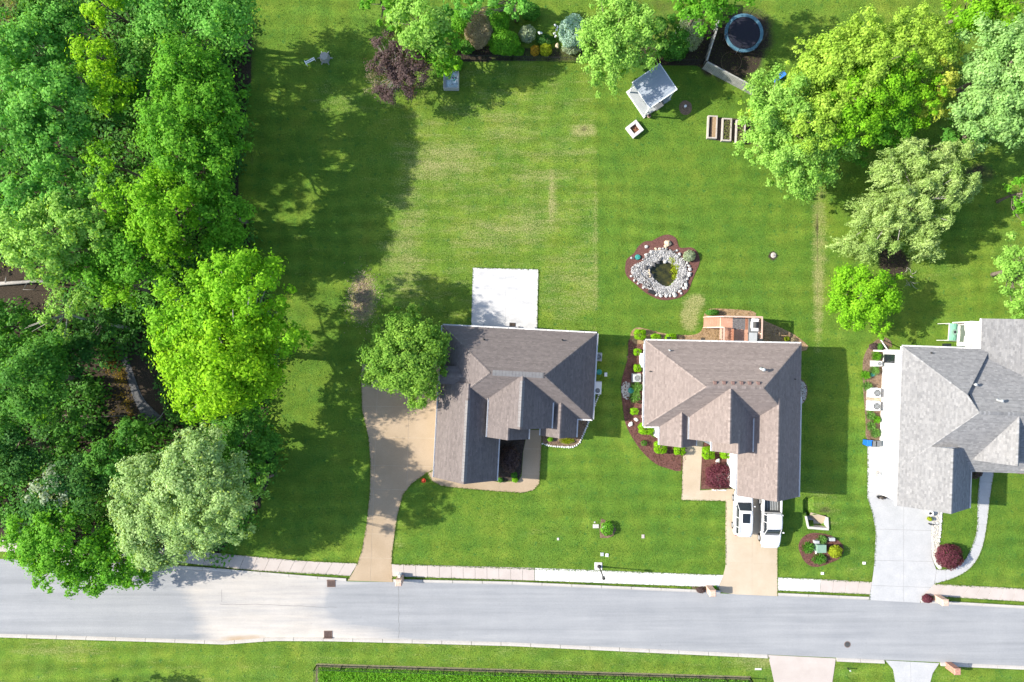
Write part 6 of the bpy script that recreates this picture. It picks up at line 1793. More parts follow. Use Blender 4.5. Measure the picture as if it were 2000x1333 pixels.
pebble_patch('grey pebbles in the half-round bed east of the brown-roofed house', catmull([(1562,745),(1572,750),(1575,765),(1572,780),(1562,788)],3), 200, 2)
pebble_patch('white gravel along the concrete drive', [(1821,1000),(1820,1036),(1821,1085),(1830,1106),(1836,1090),(1832,1050),(1836,1000)], 330, 3)

def plate(label, px, py, w, l, h, matname, name='utility_box', rz=0.0, cat='utility box', group='utility boxes in the lawns'):
    c = G(px,py); root = empty(name, (c.x,c.y,0), rz); tag(root, label, cat, group)
    MB().rbox((0,0,0),(w,l,h),0,.95).build('box', MATS[matname], root, False, .015); MB().rbox((0,0,h),(w*.86,l*.86,.015),0,.98).build('cover', MATS[matname], root)
    MB().rbox((w*.25,0,h+.015),(w*.12,l*.12,.012)).build('pull_slot', MATS['grey_metal'], root)
plate('pale concrete utility vault left of the triangular front bed', 1164, 1028, .64, .42, .06, 'concrete')
plate('small round-cornered cap above the concrete vault', 1161.5, 1020.5, .16, .16, .05, 'concrete')
plate('small pinkish valve box in the front lawn', 1256, 1048, .3, .4, .05, 'paving_pink')
plate('blue-grey valve box above the lamp post pad', 1176, 1083, .36, .38, .06, 'grey_metal')
plate('white valve box above the lamp post pad', 1185.5, 1084.5, .3, .34, .08, 'white_paint')
plate('small white valve box above the pink pavement slabs', 1606, 1120, .3, .26, .08, 'white_paint')
plate('small white valve box beside the concrete drive', 1687.5, 1100, .3, .26, .08, 'white_paint')
plate('small pale box in the shade between the houses', 1183, 732, .3, .42, .12, 'white_paint')
plate('grey cover plate in the middle of the front lawn', 1090, 1053, .22, .26, .04, 'concrete')
plate('white flat stone in the verge by the fence end', 1481, 1307, .7, .18, .05, 'stone_white')
c = G(828,938); root = empty('toy_bucket', (c.x,c.y,0)); tag(root, 'small red-orange bucket at the grass tip by the drive', 'bucket'); MB().cyl((0,0,0),.16,.3,14,.21).build('body', MATS['red_plastic'], root, True); MB().ring((0,0,.29),.19,.225,.03,16).build('rim', MATS['red_plastic'], root)
c = G(1511,499); root = empty('tree_stump', (c.x,c.y,0)); tag(root, 'small sawn stump in a bare patch of lawn', 'stump'); MB().cyl((0,0,0),.3,.12,14,.2).build('wood', MATS['bed_wood'], root); MB().tube([(0,0,.1),(.02,0,.35)],[.04,.03],6).build('pipe_stub', MATS['black_metal'], root)
c = G(1337,210); root = empty('well_cap', (c.x,c.y,0)); tag(root, 'pale well cap in the round mulch ring by the gazebo', 'well cap'); MB().cyl((0,0,0),.1,.35,12).build('pipe', MATS['grey_metal'], root, True); MB().cyl((0,0,.35),.13,.06,12).build('cap', MATS['white_paint'], root)
c = G(1655,1305); root = empty('yard_hydrant', (c.x,c.y,0)); tag(root, 'small dark marker post between the bottom drives', 'post'); MB().cyl((0,0,0),.05,.6,8).build('pipe', MATS['black_metal'], root); MB().cyl((0,0,.6),.09,.1,10,.05).build('cap', MATS['grey_metal'], root)
c = G(1001,634.5); root = empty('door_mat', (c.x,c.y,.062), R_(-3)); tag(root, 'dark door mat on the white patio slab', 'door mat'); MB().box(-.32,.32,-.2,.2,0,.02).build('sheet', MATS['bed_liner'], root); MB().box(-.27,.27,-.15,.15,.02,.026).build('pile', MATS['mulch_dark'], root)
c = G(1013.5,640); root = empty('patio_lantern', (c.x,c.y,.06)); tag(root, 'small dark lantern beside the door mat', 'lantern'); MB().cyl((0,0,0),.1,.25,8,.08).build('body', MATS['black_metal'], root); MB().cyl((0,0,.25),.11,.08,8,.02).build('cap', MATS['black_metal'], root)

# bench and stump on the shaded lawn
c = G(608,122); root = empty('garden_bench', (c.x,c.y,0), R_(27)); tag(root, 'pale metal bench on the shaded back lawn', 'bench')
for k in range(2): MB().box(-.48,.5,-.13+k*.17,-.03+k*.17,.38,.42).build('seat_slat', MATS['white_paint'], root)
MB().box(-.56,-.48,-.24,.26,.36,.43).build('end_rail', MATS['white_paint'], root)
for x,y in ((-.5,-.2),(-.5,.2),(.45,-.1),(.45,.1)): MB().box(x-.025,x+.025,y-.025,y+.025,0,.36).build('leg', MATS['white_paint'], root)
c = G(635,114); root = empty('tree_stump', (c.x,c.y,0)); tag(root, 'grey round stump beside the pale bench', 'stump'); rnd = random.Random(5)
MB().tube([(0,0,0),(.02,0,.25),(0,.02,.5)],[.55,.45,.42],14).build('wood', MATS['old_wood'], root)
for k in range(6):
    a = k*1.05; MB().tube([(math.cos(a)*.35,math.sin(a)*.35,.12),(math.cos(a)*.8,math.sin(a)*.8,-.02)],[.12,.04],6).build('root', MATS['old_wood'], root)

# pale-blue box with an open cluttered top
c = G(881,156,.7); root = empty('storage_box', (c.x,c.y,0), R_(-1)); tag(root, 'weathered pale-blue box with cluttered open top below the tall pale tree', 'storage box')
w, l, hh = 1.55, 1.75, .75
for x in (-1,1): MB().box(x*(w/2-.04)-.04,x*(w/2-.04)+.04,-l/2,l/2,0,hh).build('side_board', MATS['concrete'], root)
for y in (-1,1): MB().box(-w/2+.082,w/2-.082,y*(l/2-.04)-.04,y*(l/2-.04)+.04,0,hh-.003).build('end_board', MATS['concrete_grey'], root)
MB().box(-w/2+.3,w/2-.085,-l/2+.085,l/2-.085,.3,.6).build('tray', MATS['poly_blue'], root)
for k in range(3): MB().box(-w/2+.09+k*.07,-w/2+.14+k*.07,-l/2+.1,l/2-.1,.4,hh-.02).build('slat', MATS['concrete_grey'], root)
rnd = random.Random(14)
for k in range(9):
    x, y = rnd.uniform(-.3,.55), rnd.uniform(-.6,.6); MB().rbox((x,y,.6),(rnd.uniform(.1,.3),rnd.uniform(.05,.3),rnd.uniform(.03,.15)),rnd.uniform(0,3)).build('clutter', MATS[rnd.choice(['grey_plastic','poly_blue','green_lid','concrete_grey'])], root)

# blue toy half hidden under the overhanging tree
c = G(1523,150,.4); root = empty('toy_slide', (c.x,c.y,0), .6); tag(root, 'bright blue toy slide peeping out beside the overhanging tree', 'toy slide')
m_ = MB(); m_.add([(-.6,-.2,.05),(.5,-.2,.75),(.5,.2,.75),(-.6,.2,.05),(-.6,-.2,.0),(.5,-.2,.7),(.5,.2,.7),(-.6,.2,.0)],[(0,1,2,3),(4,7,6,5),(0,4,5,1),(2,6,7,3),(1,5,6,2),(3,7,4,0)]); m_.build('chute', MATS['blue_plastic'], root)
for y in (-.22,.22): MB().beam((-.6,y,.12),(.5,y,.84),.04,.12).build('side_rim', MATS['blue_plastic'], root)
MB().beam((.5,-.2,0),(.5,-.2,.72),.05,.05).beam((.5,.2,0),(.5,.2,.72),.05,.05).build('leg', MATS['blue_plastic'], root)

# ================================================================== drainage headwall in the lawn
def headwall():
    root = empty('drain_headwall', tuple(G(1595,1018))); tag(root, 'V-shaped concrete drain headwall sunk in the lawn right of the pickup', 'headwall'); o = root.location
    V = lambda px,py,z: G(px,py)-o+Vector((0,0,z))
    def wall(a, b, t, z0, z1, name, m='concrete'):
        A, B = V(*a,0), V(*b,0); d = (B-A).normalized(); s = Vector((-d.y,d.x,0))*t/2; m_ = MB()
        m_.add([tuple(A-s+Vector((0,0,z0))),tuple(B-s+Vector((0,0,z0))),tuple(B+s+Vector((0,0,z0))),tuple(A+s+Vector((0,0,z0))),tuple(A-s+Vector((0,0,z1))),tuple(B-s+Vector((0,0,z1))),tuple(B+s+Vector((0,0,z1))),tuple(A+s+Vector((0,0,z1)))],[(3,2,1,0),(4,5,6,7),(0,1,5,4),(1,2,6,5),(2,3,7,6),(3,0,4,7)])
        m_.build(name, MATS[m], root, False, .015)
    wall((1573,1008),(1577.5,1029.5),.16,-1.0,.22,'wing_wall'); wall((1577,1030),(1617,1033),.24,-1.0,.24,'head_wall'); wall((1614.5,1010),(1616,1031),.16,-1.0,.22,'wing_wall')
    m_ = MB(); m_.add([V(1575,1004,-.93),V(1612,1011,-.93),V(1616,1031,-.93),V(1578,1029,-.93)],[(0,1,2,3)]); m_.build('floor', MATS['concrete_grey'], root)
    m_ = MB(); m_.add([V(1583,1001,.04),V(1613,1009,.04),V(1614,1029,-.85),V(1586,1012,-.7)],[(0,1,2,3)]); m_.build('apron', MATS['aggregate_pale'], root)
    m_ = MB(); m_.tube([V(1588,1030.5,-.6),V(1588,1027,-.6)],.24,14); m_.build('pipe_mouth', MATS['black_metal'], root)
headwall()

# green transformer with grey boxes in the oval bed
c = G(1605,1072.5,.75); root = empty('transformer_box', (c.x,c.y,0)); tag(root, 'green electric transformer box in the oval mulch bed', 'transformer')
MB().box(-.5,.5,-.45,.45,0,.1).build('base_pad', MATS['concrete'], root); MB().box(-.44,.44,-.38,.38,.1,.72).build('cabinet', MATS['green_box'], root, False, .02); MB().box(-.47,.47,-.41,.4,.722,.78).build('cover', MATS['green_box'], root, False, .02); MB().box(-.05,.05,-.44,-.40,.35,.5).build('lock', MATS['grey_metal'], root)
plate('grey pedestal box above the transformer, leftmost', 1592, 1057, .5, .3, .5, 'grey_metal', name='pedestal_box')
plate('white flat box at the top right of the oval bed', 1622, 1052, .6, .34, .45, 'grey_metal', name='pedestal_box')
c = G(1593,1078); root = empty('white_stone', (c.x,c.y,0)); tag(root, 'white pointed stone left of the transformer box', 'stone'); MB().rock((0,0,.1),(.28,.14,.14),random.Random(3)).build('stone', MATS['stone_white'], root)
for i,(lab,px,py,r) in enumerate((('left white rock in the red mulch west of the brown roof',1231,828,.28),('right white rock in the red mulch west of the brown roof',1242,820,.26),('white rock beside the entry shrub',1401,901,.33),('white stone in the triangular front bed',1178,1030,.2))):
    c = G(px,py); root = empty('garden_rock', (c.x,c.y,0)); tag(root, lab, 'rock', 'garden rocks'); MB().rock((0,0,.12),(r*.8,r*1.1,r*.6),random.Random(20+i)).build('stone', MATS['stone_white'], root)
c = G(1254,700,.6); root = empty('meter_cabinet', (c.x,c.y,0)); tag(root, 'white meter cabinet on the west wall of the brown-roofed house', 'meter'); MB().box(-.22,.22,-.55,.5,.2,1.1).build('cabinet', MATS['white_paint'], root, False, .03); MB().box(-.2,.25,-.95,-.6,.1,.6).build('blue_panel', MATS['poly_blue'], root, False, .02); MB().cyl((-.23,.2,.7),.1,.06,12).build('dial', MATS['grey_metal'], root)

# bins by the white wall
def bin_(label, px, py, w, l, h, matname, rz, lidmat):
    c = G(px,py,h*.9); root = empty('wheelie_bin', (c.x,c.y,0), rz); tag(root, label, 'bin', 'bins by the white side wall')
    MB().rbox((0,0,.06),(w*.82,l*.82,h-.1),0,1.18).build('body', MATS[matname], root, False, .03); MB().rbox((0,0,h-.035),(w*1.04,l*1.04,.06),0,.92).build('lid', MATS[lidmat], root, False, .02)
    for s in (-1,1): MB().tube([(w*.3,s*l*.42,.12),(w*.3,s*l*.5,.12)],.12,12).build('wheel', MATS['tyre'], root)
    MB().tube([(w*.55,-l*.3,h-.08),(w*.55,l*.3,h-.08)],.02,6).build('handle', MATS[matname], root)
bin_('bright blue recycling bin beside the white side wall', 1698, 866, .6, .62, 1.0, 'blue_plastic', R_(175), 'blue_plastic')
bin_('grey bin right of the blue recycling bin', 1706.5, 867, .6, .62, 1.0, 'grey_metal', R_(178), 'grey_plastic')
bin_('dark grey bin nearest the white side wall', 1715, 867, .6, .62, 1.0, 'grey_plastic', R_(180), 'grey_plastic')
c = G(1716,926,.9); root = empty('hose_reel', (c.x,c.y,.0)); tag(root, 'coiled garden hose hanging by the white side wall', 'hose')
m_ = MB(); m_.tube([(math.cos(t)*(.24-.005*t)+0,math.sin(t)*(.26-.005*t),.7+.012*t) for t in np.linspace(0,18.8,70)], .03, 6); m_.build('hose', MATS['bed_wood'], root, True); MB().box(-.03,.3,-.04,.04,.62,.7).build('bracket', MATS['grey_metal'], root); MB().beam((.28,0,0),(.28,0,.7),.05,.05).build('stand', MATS['grey_metal'], root)
c = G(1722,973,.4); root = empty('planter_pot', (c.x,c.y,0)); tag(root, 'dark pots with dry twigs at the garage corner of the white wall', 'planter')
for k,(x,y) in enumerate(((-.2,.05),(.15,-.03),(.42,.05))): MB().cyl((x,y,0),.13,.3,12,.17).build('pot', MATS['black_metal'], root)
m_ = MB(); rnd = random.Random(31)
for k in range(26): a = rnd.uniform(0,6.28); x = rnd.choice((-.2,.15,.42)); m_.tube([(x,.02,.3),(x+math.cos(a)*.22,math.sin(a)*.22,.5+rnd.uniform(0,.25))],[.012,.006],4)
m_.build('twigs', MATS['bark'], root)
c = G(1817,1003,.5); root = empty('wagon_wheel', (c.x,c.y,0)); tag(root, 'pale ornamental wheel planter beside the garage door', 'planter'); MB().ring((0,0,.5),.2,.29,.1,20).build('rim', MATS['white_paint'], root); MB().cyl((0,0,0),.22,.5,14,.24).build('pot', MATS['concrete'], root); MB().ring((0,0,.52),.05,.1,.08,12).build('hub', MATS['black_metal'], root)
c = G(1817,1024,.3); root = empty('garden_figure', (c.x,c.y,0)); tag(root, 'thin dark garden ornament below the wheel planter', 'ornament'); MB().tube([(0,0,0),(0,-.05,.35),(.03,0,.7)],[.07,.05,.02],8).build('body', MATS['black_metal'], root); MB().tube([(.03,0,.7),(.1,.1,.85)],[.05,.02],8).build('head', MATS['black_metal'], root)

# patio furniture of the right house
def right_patio():
    dk = prism('patio', [(1872,633),(1930,633),(1930,690),(1868,690)], 0, .08, MATS['straw']); tag(dk, kind='structure')
    c = G(1865.5,649,2.2); root = empty('shade_canopy', (c.x,c.y,0), R_(-4)); tag(root, 'green tarpaulin canopy with a round hole behind the pale grey roofed house', 'canopy')
    m_ = MB(); m_.ring((0,0,2.2),.14,.3,.02,16); m_.build('vent_rim', MATS['green_box'], root)
    w, l = .42, .85; m_ = MB()
    rows = 5
    for i in range(rows): 
        for j in range(6):
            x0,x1 = -w+2*w*i/rows, -w+2*w*(i+1)/rows; y0,y1 = -l+2*l*j/6, -l+2*l*(j+1)/6
            z = lambda x,y: 2.18-.25*(x/w)**2-.08*(y/l)**2
            m_.add([(x0,y0,z(x0,y0)),(x1,y0,z(x1,y0)),(x1,y1,z(x1,y1)),(x0,y1,z(x0,y1))],[(0,1,2,3)])
    o = m_.build('cloth', MATS['teal_tarp'], root); sm = o.modifiers.new('Solid','SOLIDIFY'); sm.thickness = .02
    MB().cyl((0,0,2.2),.13,.02,14).build('vent', MATS['black_metal'], root)
    for x,y in ((-w,-l),(w,-l),(w,l),(-w,l)): MB().tube([(x,y,0),(x,y,1.86)],.03,6).build('post', MATS['white_paint'], root)
    for x in (-w,w): MB().beam((x,-l,1.86),(x,l,1.86),.05,.05).build('rail', MATS['white_paint'], root)
    c = G(1904,658,2.6); root = empty('glass_pergola', (c.x,c.y,0), R_(-3)); tag(root, 'white framed pergola with four glass panes behind the pale grey roofed house', 'pergola')
    w, l, z = .56, 1.42, 2.6; m_ = MB()
    for x in (-w,0,w): m_.box(x-.08,x+.08,-l,l,z,z+.1)
    for y in (-l,-l*.42,l): m_.box(-w-.08,w+.08,y-.1,y+.1,z+.101,z+.14)
    m_.build('frame', MATS['white_paint'], root)
    for x0,x1 in ((-w+.08,-.08),(.08,w-.08)):
        for y0,y1 in ((-l+.1,-l*.42-.1),(-l*.42+.1,l-.1)): MB().box(x0,x1,y0,y1,z+.03,z+.05).build('pane', MATS['grey_metal'], root)
    for x in (-w,w):
        for y in (-l,l): MB().box(x-.06,x+.06,y-.06,y+.06,0,z).build('post', MATS['white_paint'], root)
    for i,(px,py) in enumerate(((1884,651),(1881,660))):
        c = G(px,py,.4); root = empty('garden_chair', (c.x,c.y,.08), .5+i*1.4); tag(root, ('upper' if i == 0 else 'lower')+' pale garden chair beside the green canopy', 'chair')
        MB().box(-.25,.25,-.25,.25,.4,.44).build('seat', MATS['bed_wood'], root); MB().box(-.25,.25,.22,.27,.44,.9).build('backrest', MATS['white_paint'], root)
        for x in (-.22,.22):
            for y in (-.22,.22): MB().box(x-.02,x+.02,y-.02,y+.02,0,.4).build('leg', MATS['white_paint'], root)
    MB_ = MB(); a, b = G(1872,632,1.0), G(1893,634,1.0); root = empty('patio_railing', tuple(G(1872,632))); tag(root, 'dark wooden railing between the green canopy and the pergola', 'railing')
    o = root.location; MB().beam(a-o,b-o,.09,.06).build('rail', MATS['bark'], root)
    for t in (0,.5,1): p = a.lerp(b,t)-o; MB().box(p.x-.04,p.x+.04,p.y-.04,p.y+.04,0,.97).build('post', MATS['bark'], root)
right_patio()

# ================================================================== street furniture
def mailbox(label, px, py, matname, rz=0, w=.62, h=1.45):
    c = G(px,py); root = empty('brick_mailbox', (c.x,c.y,0), rz); tag(root, label, 'mailbox', 'brick mailboxes along the road')
    rnd = random.Random(px); m_ = MB(); n = int(h/.09)
    for i in range(n):
        for k in range(4):
            for j in range(3):
                ca, sa = math.cos(k*math.pi/2), math.sin(k*math.pi/2); off = (i%2)*.1; x0 = -w/2+j*w/3+.0; q = rnd.uniform(-.004,.004)
                b = MB(); b.box(x0+.005,x0+w/3-.005,-w/2+q,-w/2+.12,i*.09,i*.09+.08); m_.add([(x*ca-y*sa,x*sa+y*ca,z) for x,y,z in b.v], b.f)
    o = m_.build('brickwork', MATS[matname], root); o['kind'] = 'stuff'
    MB().box(-w/2+.02,w/2-.02,-w/2+.02,w/2-.02,0,h-.02).build('core', MATS['concrete'], root)
    MB().rbox((0,0,n*.09),(w+.08,w+.08,.1),0,.75).build('cap', MATS[matname], root, False, .01)
    MB().box(-.12,.12,-w/2-.03,-w/2+.01,.95,1.18).build('letter_door', MATS['black_metal'], root)
mailbox('brick mailbox at the mouth of the tan curved drive', 783, 1129, 'brick_pale')
mailbox('brick mailbox left of the pale tan drive with the vehicles', 1384, 1149, 'brick_pale')
mailbox('brick mailbox beside the red shrub at the concrete drive', 1829, 1167, 'brick_pale')
mailbox('red brick mailbox below the road at the right', 1852, 1299, 'brick')
c = G(779,1127,.9); root = empty('white_planter', (c.x,c.y,0)); tag(root, 'small white box beside the mailbox of the curved drive', 'box'); MB().rbox((0,0,0),(.3,.36,.8),0,.9).build('body', MATS['white_paint'], root, False, .02); MB().rbox((0,0,.8),(.24,.3,.05)).build('top', MATS['stone_white'], root)

def lamp_post():
    c = G(1170,1106.5); root = empty('street_lamp', (c.x,c.y,0)); tag(root, 'black street lamp on a square pad beside the pavement', 'street lamp')
    MB().cyl((0,0,.055),.2,.12,16,.16).cyl((0,0,.175),.13,.5,12,.08).build('base', MATS['black_metal'], root, False); MB().tube([(0,0,.5),(0,0,3.2)],[.065,.05],10).build('pole', MATS['black_metal'], root, True)
    MB().cyl((0,0,3.2),.09,.1,10,.15).build('collar', MATS['black_metal'], root); MB().cyl((0,0,3.3),.09,.3,8,.13).build('lantern', MATS['lamp_clear'], root); MB().cyl((0,0,3.6),.16,.16,10,.04).cyl((0,0,3.76),.025,.1,8).build('cap', MATS['black_metal'], root)
    for k in range(4):
        a = k*math.pi/2; MB().beam((.09*math.cos(a),.09*math.sin(a),3.3),(.135*math.cos(a),.135*math.sin(a),3.6),.02,.02).build('lantern_bar', MATS['black_metal'], root)
lamp_post()

def drain(label, px, py, rz):
    c = G(px,py); root = empty('storm_drain', (c.x,c.y,.014), rz); tag(root, label, 'storm drain', 'storm drains at the kerbs')
    MB().box(-.36,.36,-.3,.3,0,.012).build('pit', MATS['black_metal'], root)
    m_ = MB()
    for k in range(7): m_.box(-.34+k*.1,-.29+k*.1,-.28,.28,.013,.03)
    m_.build('grate', MATS['drain_iron'], root); MB().box(-.42,.42,.3,.4,0,.16).box(-.42,-.36,-.3,.299,0,.035).box(.36,.42,-.3,.299,0,.035).box(-.42,.42,-.36,-.302,0,.035).build('frame', MATS['drain_iron'], root)
drain('rusty storm drain at the upper kerb left of the curved drive', 647, 1140, 0); drain('rusty storm drain at the lower kerb', 641, 1239, math.pi)
c = G(1655,1259); root = empty('manhole_cover', (c.x,c.y,.014)); tag(root, 'round iron manhole cover in the road', 'manhole'); MB().ring((0,0,0),.27,.33,.012,24).build('frame', MATS['drain_iron'], root); m_ = MB(); m_.cyl((0,0,0),.265,.008,24)
for k in range(5): m_.box(-.2,.2,-.2+k*.09,-.17+k*.09,.008,.014)
m_.build('lid', MATS['bed_liner'], root)

# ================================================================== vehicles
def ring_sec(y, hw, z0, z1, r=.18, n=5, crown=.03, tuck=.06):
    """closed body cross-section at y: half width hw, from z0 to z1, rounded shoulders"""
    pts = [(-hw+tuck, y, z0), (hw-tuck, y, z0), (hw, y, z0+.22*(z1-z0)), (hw, y, z1-r)]
    for k in range(1, n+1):
        a = k/n*math.pi/2; pts.append((hw-r+r*math.cos(a), y, z1-r+r*math.sin(a)))
    pts.append((0, y, z1+crown))
    L = [(-x, y_, z) for x, y_, z in pts[2:-1]][::-1]
    return pts + L
def wheel(root, x, y, r, w, s):
    t = empty('wheel', (x,y,r)); t.parent = root
    m_ = MB(); m_.tube([(-w/2,0,0),(-w/2+.03,0,0),(w/2-.03,0,0),(w/2,0,0)],[r*.88,r,r,r*.88],24); m_.build('tyre', MATS['tyre'], t, False)
    m_ = MB(); m_.tube([(s*(w/2-.05),0,0),(s*(w/2+.006),0,0)],[r*.64,r*.6],20)
    for k in range(5):
        a = k*2*math.pi/5; m_.beam((s*(w/2+.012),0,0),(s*(w/2+.012),math.cos(a)*r*.58,math.sin(a)*r*.58),.05,.02)
    m_.build('rim', MATS['rim'], t)
def glass_strip(root, pts_a, pts_b, name='window', inset=.0):
    m_ = MB(); n = len(pts_a)
    m_.add(list(pts_a)+list(pts_b), [(i,i+1,n+i+1,n+i) for i in range(n-1)]); o = m_.build(name, MATS['glass_dark'], root, True)
    sm = o.modifiers.new('Solid','SOLIDIFY'); sm.thickness = .015; return o

def suv():
    c = (23.5, -17.45); root = empty('parked_suv', (c[0],c[1],.05), R_(-1.5)); tag(root, 'white SUV with a dark sunroof parked facing the garage', 'car')
    # local y forward (to the garage). length 4.65, width 1.86
    S = [(-2.30,.70,.42,.86,.10),(-2.26,.82,.32,1.0,.14),(-2.0,.91,.25,1.06,.16),(-1.2,.93,.22,1.06,.14),(0,.93,.22,1.04,.14),(.95,.93,.22,1.02,.16),(1.45,.92,.22,1.0,.2),(1.9,.89,.24,.95,.2),(2.2,.80,.28,.86,.18),(2.33,.60,.38,.74,.14)]
    m_ = MB(); m_.loft([ring_sec(y,hw,z0,z1,r) for y,hw,z0,z1,r in S]); o = m_.build('body', MATS['car_white'], root, True)
    # cabin glass (dark) as a loft, then painted roof over it
    G_ = [(-2.16,.72,.98,1.12),(-1.95,.76,1.0,1.5),(-1.5,.77,1.0,1.64),(-.4,.78,1.0,1.67),(.3,.77,1.0,1.60),(.72,.75,1.0,1.36),(1.12,.72,.98,1.04)]
    def sec(y, hw, z0, z1):
        ins = min(.16,(z1-z0)*.26); return [(-hw-.06,y,z0),(hw+.06,y,z0),(hw-ins*.3,y,z0+(z1-z0)*.55),(hw-ins,y,z1-.05),(hw-ins-.14,y,z1),(0,y,z1+.02),(-hw+ins+.14,y,z1),(-hw+ins,y,z1-.05),(-hw+ins*.3,y,z0+(z1-z0)*.55)]
    m_ = MB(); m_.loft([sec(*g) for g in G_]); m_.build('window_band', MATS['glass_dark'], root, True)
    Rf = [(-2.27,.60,1.40,1.46),(-1.9,.66,1.50,1.585),(-1.5,.68,1.53,1.675),(-.4,.69,1.56,1.70),(.22,.68,1.54,1.665),(.40,.66,1.50,1.60)]
    m_ = MB(); m_.loft([[(-hw,y,z0),(hw,y,z0),(hw+.02,y,(z0+z1)/2),(hw-.12,y,z1),(0,y,z1+.02),(-hw+.12,y,z1),(-hw-.02,y,(z0+z1)/2)] for y,hw,z0,z1 in Rf]); m_.build('roof', MATS['car_white'], root, True)
    MB().box(-.38,.38,-.82,.14,1.63,1.74).build('sunroof', MATS['glass_dark'], root, False, .03)
    for s in (-1,1):
        m_ = MB(); m_.tube([(s*.6,-1.85,1.64),(s*.62,-1.5,1.73),(s*.62,-.1,1.735),(s*.6,.1,1.66)],.02,6); m_.build('roof_rail', MATS['grey_metal'], root, True)
        m_ = MB(); m_.beam((s*.74,1.08,1.03),(s*.63,.38,1.57),.045,.04); m_.beam((s*.80,-.35,1.02),(s*.66,-.35,1.62),.05,.06); m_.beam((s*.80,-1.3,1.02),(s*.66,-1.3,1.62),.05,.07); m_.beam((s*.78,-2.05,1.02),(s*.62,-1.95,1.5),.05,.1); m_.build('pillar', MATS['car_white'], root)
        m_ = MB(); m_.rbox((s*1.02,.72,1.0),(.2,.12,.16),0,.85); m_.build('mirror', MATS['car_white'], root, False, .03)
        MB().rbox((s*.68,2.13,.68),(.3,.22,.12),s*-.4,.9).build('headlight', MATS['lamp_clear'], root, False, .02)
        MB().rbox((s*.74,-2.22,.78),(.2,.14,.22),s*.3,.9).build('taillight', MATS['lamp_red'], root, False, .02)
        MB().box(s*.938-.004,s*.938+.004,-.9,.9,.62,.66).build('door_trim', MATS['grey_metal'], root)
        for y in (-1.38,1.42): wheel(root, s*.84, y, .36, .23, s)
    # windscreen wipers and number plate
    MB().beam((-.5,1.06,1.06),(.05,1.0,1.09),.02,.02).beam((.0,1.06,1.06),(.5,1.0,1.09),.02,.02).build('wiper', MATS['black_metal'], root)
    MB().box(-.25,.25,-2.335,-2.3,.6,.72).build('number_plate', MATS['white_paint'], root)
suv()

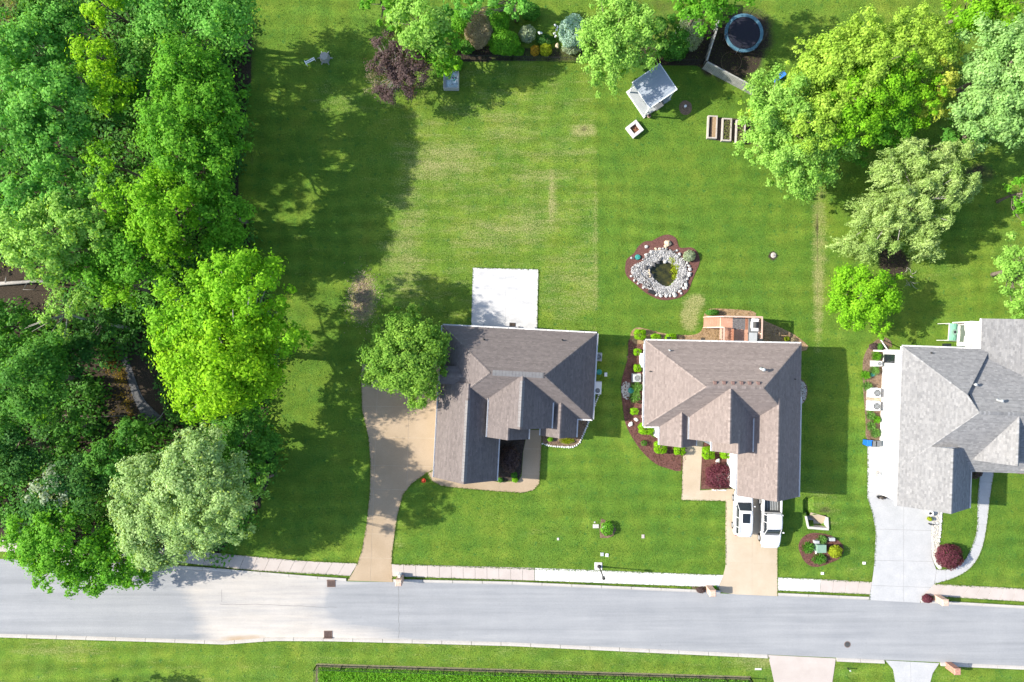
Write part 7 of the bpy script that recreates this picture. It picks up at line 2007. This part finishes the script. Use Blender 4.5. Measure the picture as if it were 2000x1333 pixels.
def pickup():
    c = (26.3, -18.12); root = empty('pickup_truck', (c[0],c[1],.05), R_(180-1.5)); tag(root, 'white pickup truck with open grey load bed parked facing the road', 'pickup')
    # local y forward is toward the road. length 5.75
    S = [(.15,.98,.42,1.16,.1),(1.0,.99,.40,1.15,.12),(1.55,.99,.40,1.14,.16),(2.05,.98,.42,1.12,.2),(2.5,.93,.45,1.06,.22),(2.78,.80,.48,.98,.2),(2.88,.55,.52,.86,.14)]
    m_ = MB(); m_.loft([ring_sec(y,hw,z0,z1,r) for y,hw,z0,z1,r in [(-.78,.98,.42,1.16,.1)]+S]); m_.build('body', MATS['car_white'], root, True)
    # load bed: floor and walls, open on top
    b = MB(); b.box(-.99,-.80,-2.82,-.79,.5,1.16).box(.80,.99,-2.82,-.79,.5,1.16).box(-.80,.80,-2.84,-2.76,.5,1.14); b.build('bed_wall', MATS['car_white'], root, False, .05)
    MB().box(-.795,.795,-2.755,-.79,.55,.62).build('bed_floor', MATS['bed_liner'], root)
    m_ = MB()
    for k in range(9): m_.box(-.72+k*.17,-.66+k*.17,-2.7,-.84,.621,.645)
    m_.build('bed_rib', MATS['grey_metal'], root); MB().box(-.79,-.77,-2.75,-.8,.62,1.1).box(.77,.79,-2.75,-.8,.62,1.1).build('bed_liner', MATS['bed_liner'], root); MB().box(-.8,.8,-.9,-.8,.62,1.19).build('bulkhead', MATS['bed_liner'], root)
    G_ = [(-.74,.86,1.1,1.72),(-.6,.87,1.1,1.86),(.2,.88,1.1,1.90),(.75,.86,1.1,1.82),(1.15,.82,1.1,1.5),(1.55,.78,1.08,1.13)]
    def sec(y, hw, z0, z1):
        ins = min(.17,(z1-z0)*.25); return [(-hw-.06,y,z0),(hw+.06,y,z0),(hw-ins*.3,y,z0+(z1-z0)*.55),(hw-ins,y,z1-.05),(hw-ins-.14,y,z1),(0,y,z1+.02),(-hw+ins+.14,y,z1),(-hw+ins,y,z1-.05),(-hw+ins*.3,y,z0+(z1-z0)*.55)]
    m_ = MB(); m_.loft([sec(*g) for g in G_]); m_.build('window_band', MATS['glass_dark'], root, True)
    Rf = [(-.78,.72,1.70,1.78),(-.62,.75,1.74,1.89),(.1,.77,1.78,1.94),(.6,.76,1.76,1.90),(.74,.74,1.74,1.85)]
    m_ = MB(); m_.loft([[(-hw,y,z0),(hw,y,z0),(hw+.02,y,(z0+z1)/2),(hw-.12,y,z1),(0,y,z1+.02),(-hw+.12,y,z1),(-hw-.02,y,(z0+z1)/2)] for y,hw,z0,z1 in Rf]); m_.build('roof', MATS['car_white'], root, True)
    for s in (-1,1):
        m_ = MB(); m_.beam((s*.80,1.5,1.13),(s*.71,.74,1.80),.05,.04); m_.beam((s*.9,.1,1.12),(s*.76,.1,1.84),.05,.07); m_.beam((s*.9,-.68,1.12),(s*.75,-.66,1.8),.06,.2); m_.build('pillar', MATS['car_white'], root)
        MB().rbox((s*1.1,1.2,1.1),(.22,.14,.24),0,.85).build('mirror', MATS['car_white'], root, False, .03)
        MB().rbox((s*.72,2.7,.76),(.34,.2,.14),s*-.45,.9).build('headlight', MATS['lamp_clear'], root, False, .02); MB().box(s*.9-.08,s*.9+.08,-2.86,-2.80,.72,1.05).build('taillight', MATS['lamp_red'], root)
        MB().box(s*.3-.04,s*.3+.04,-.52,-.46,1.94,1.965).build('roof_marker', MATS['grey_metal'], root); MB().rbox((s*1.0,-.05,.93),(.03,.18,.04)).build('door_handle', MATS['grey_metal'], root)
        for y in (-1.75,1.95): wheel(root, s*.9, y, .41, .26, s)
    MB().beam((-.6,1.5,1.14),(-.05,1.42,1.19),.02,.02).beam((-.05,1.5,1.14),(.5,1.42,1.19),.02,.02).build('wiper', MATS['black_metal'], root)
    MB().box(-.82,.82,2.82,2.93,.42,.58).build('bumper', MATS['grey_metal'], root, False, .03); MB().box(-.85,.85,-2.98,-2.86,.45,.6).build('rear_bumper', MATS['grey_metal'], root, False, .03); MB().box(-.5,.5,2.84,2.9,.62,.82).build('grille', MATS['black_metal'], root, False, .02)
pickup()
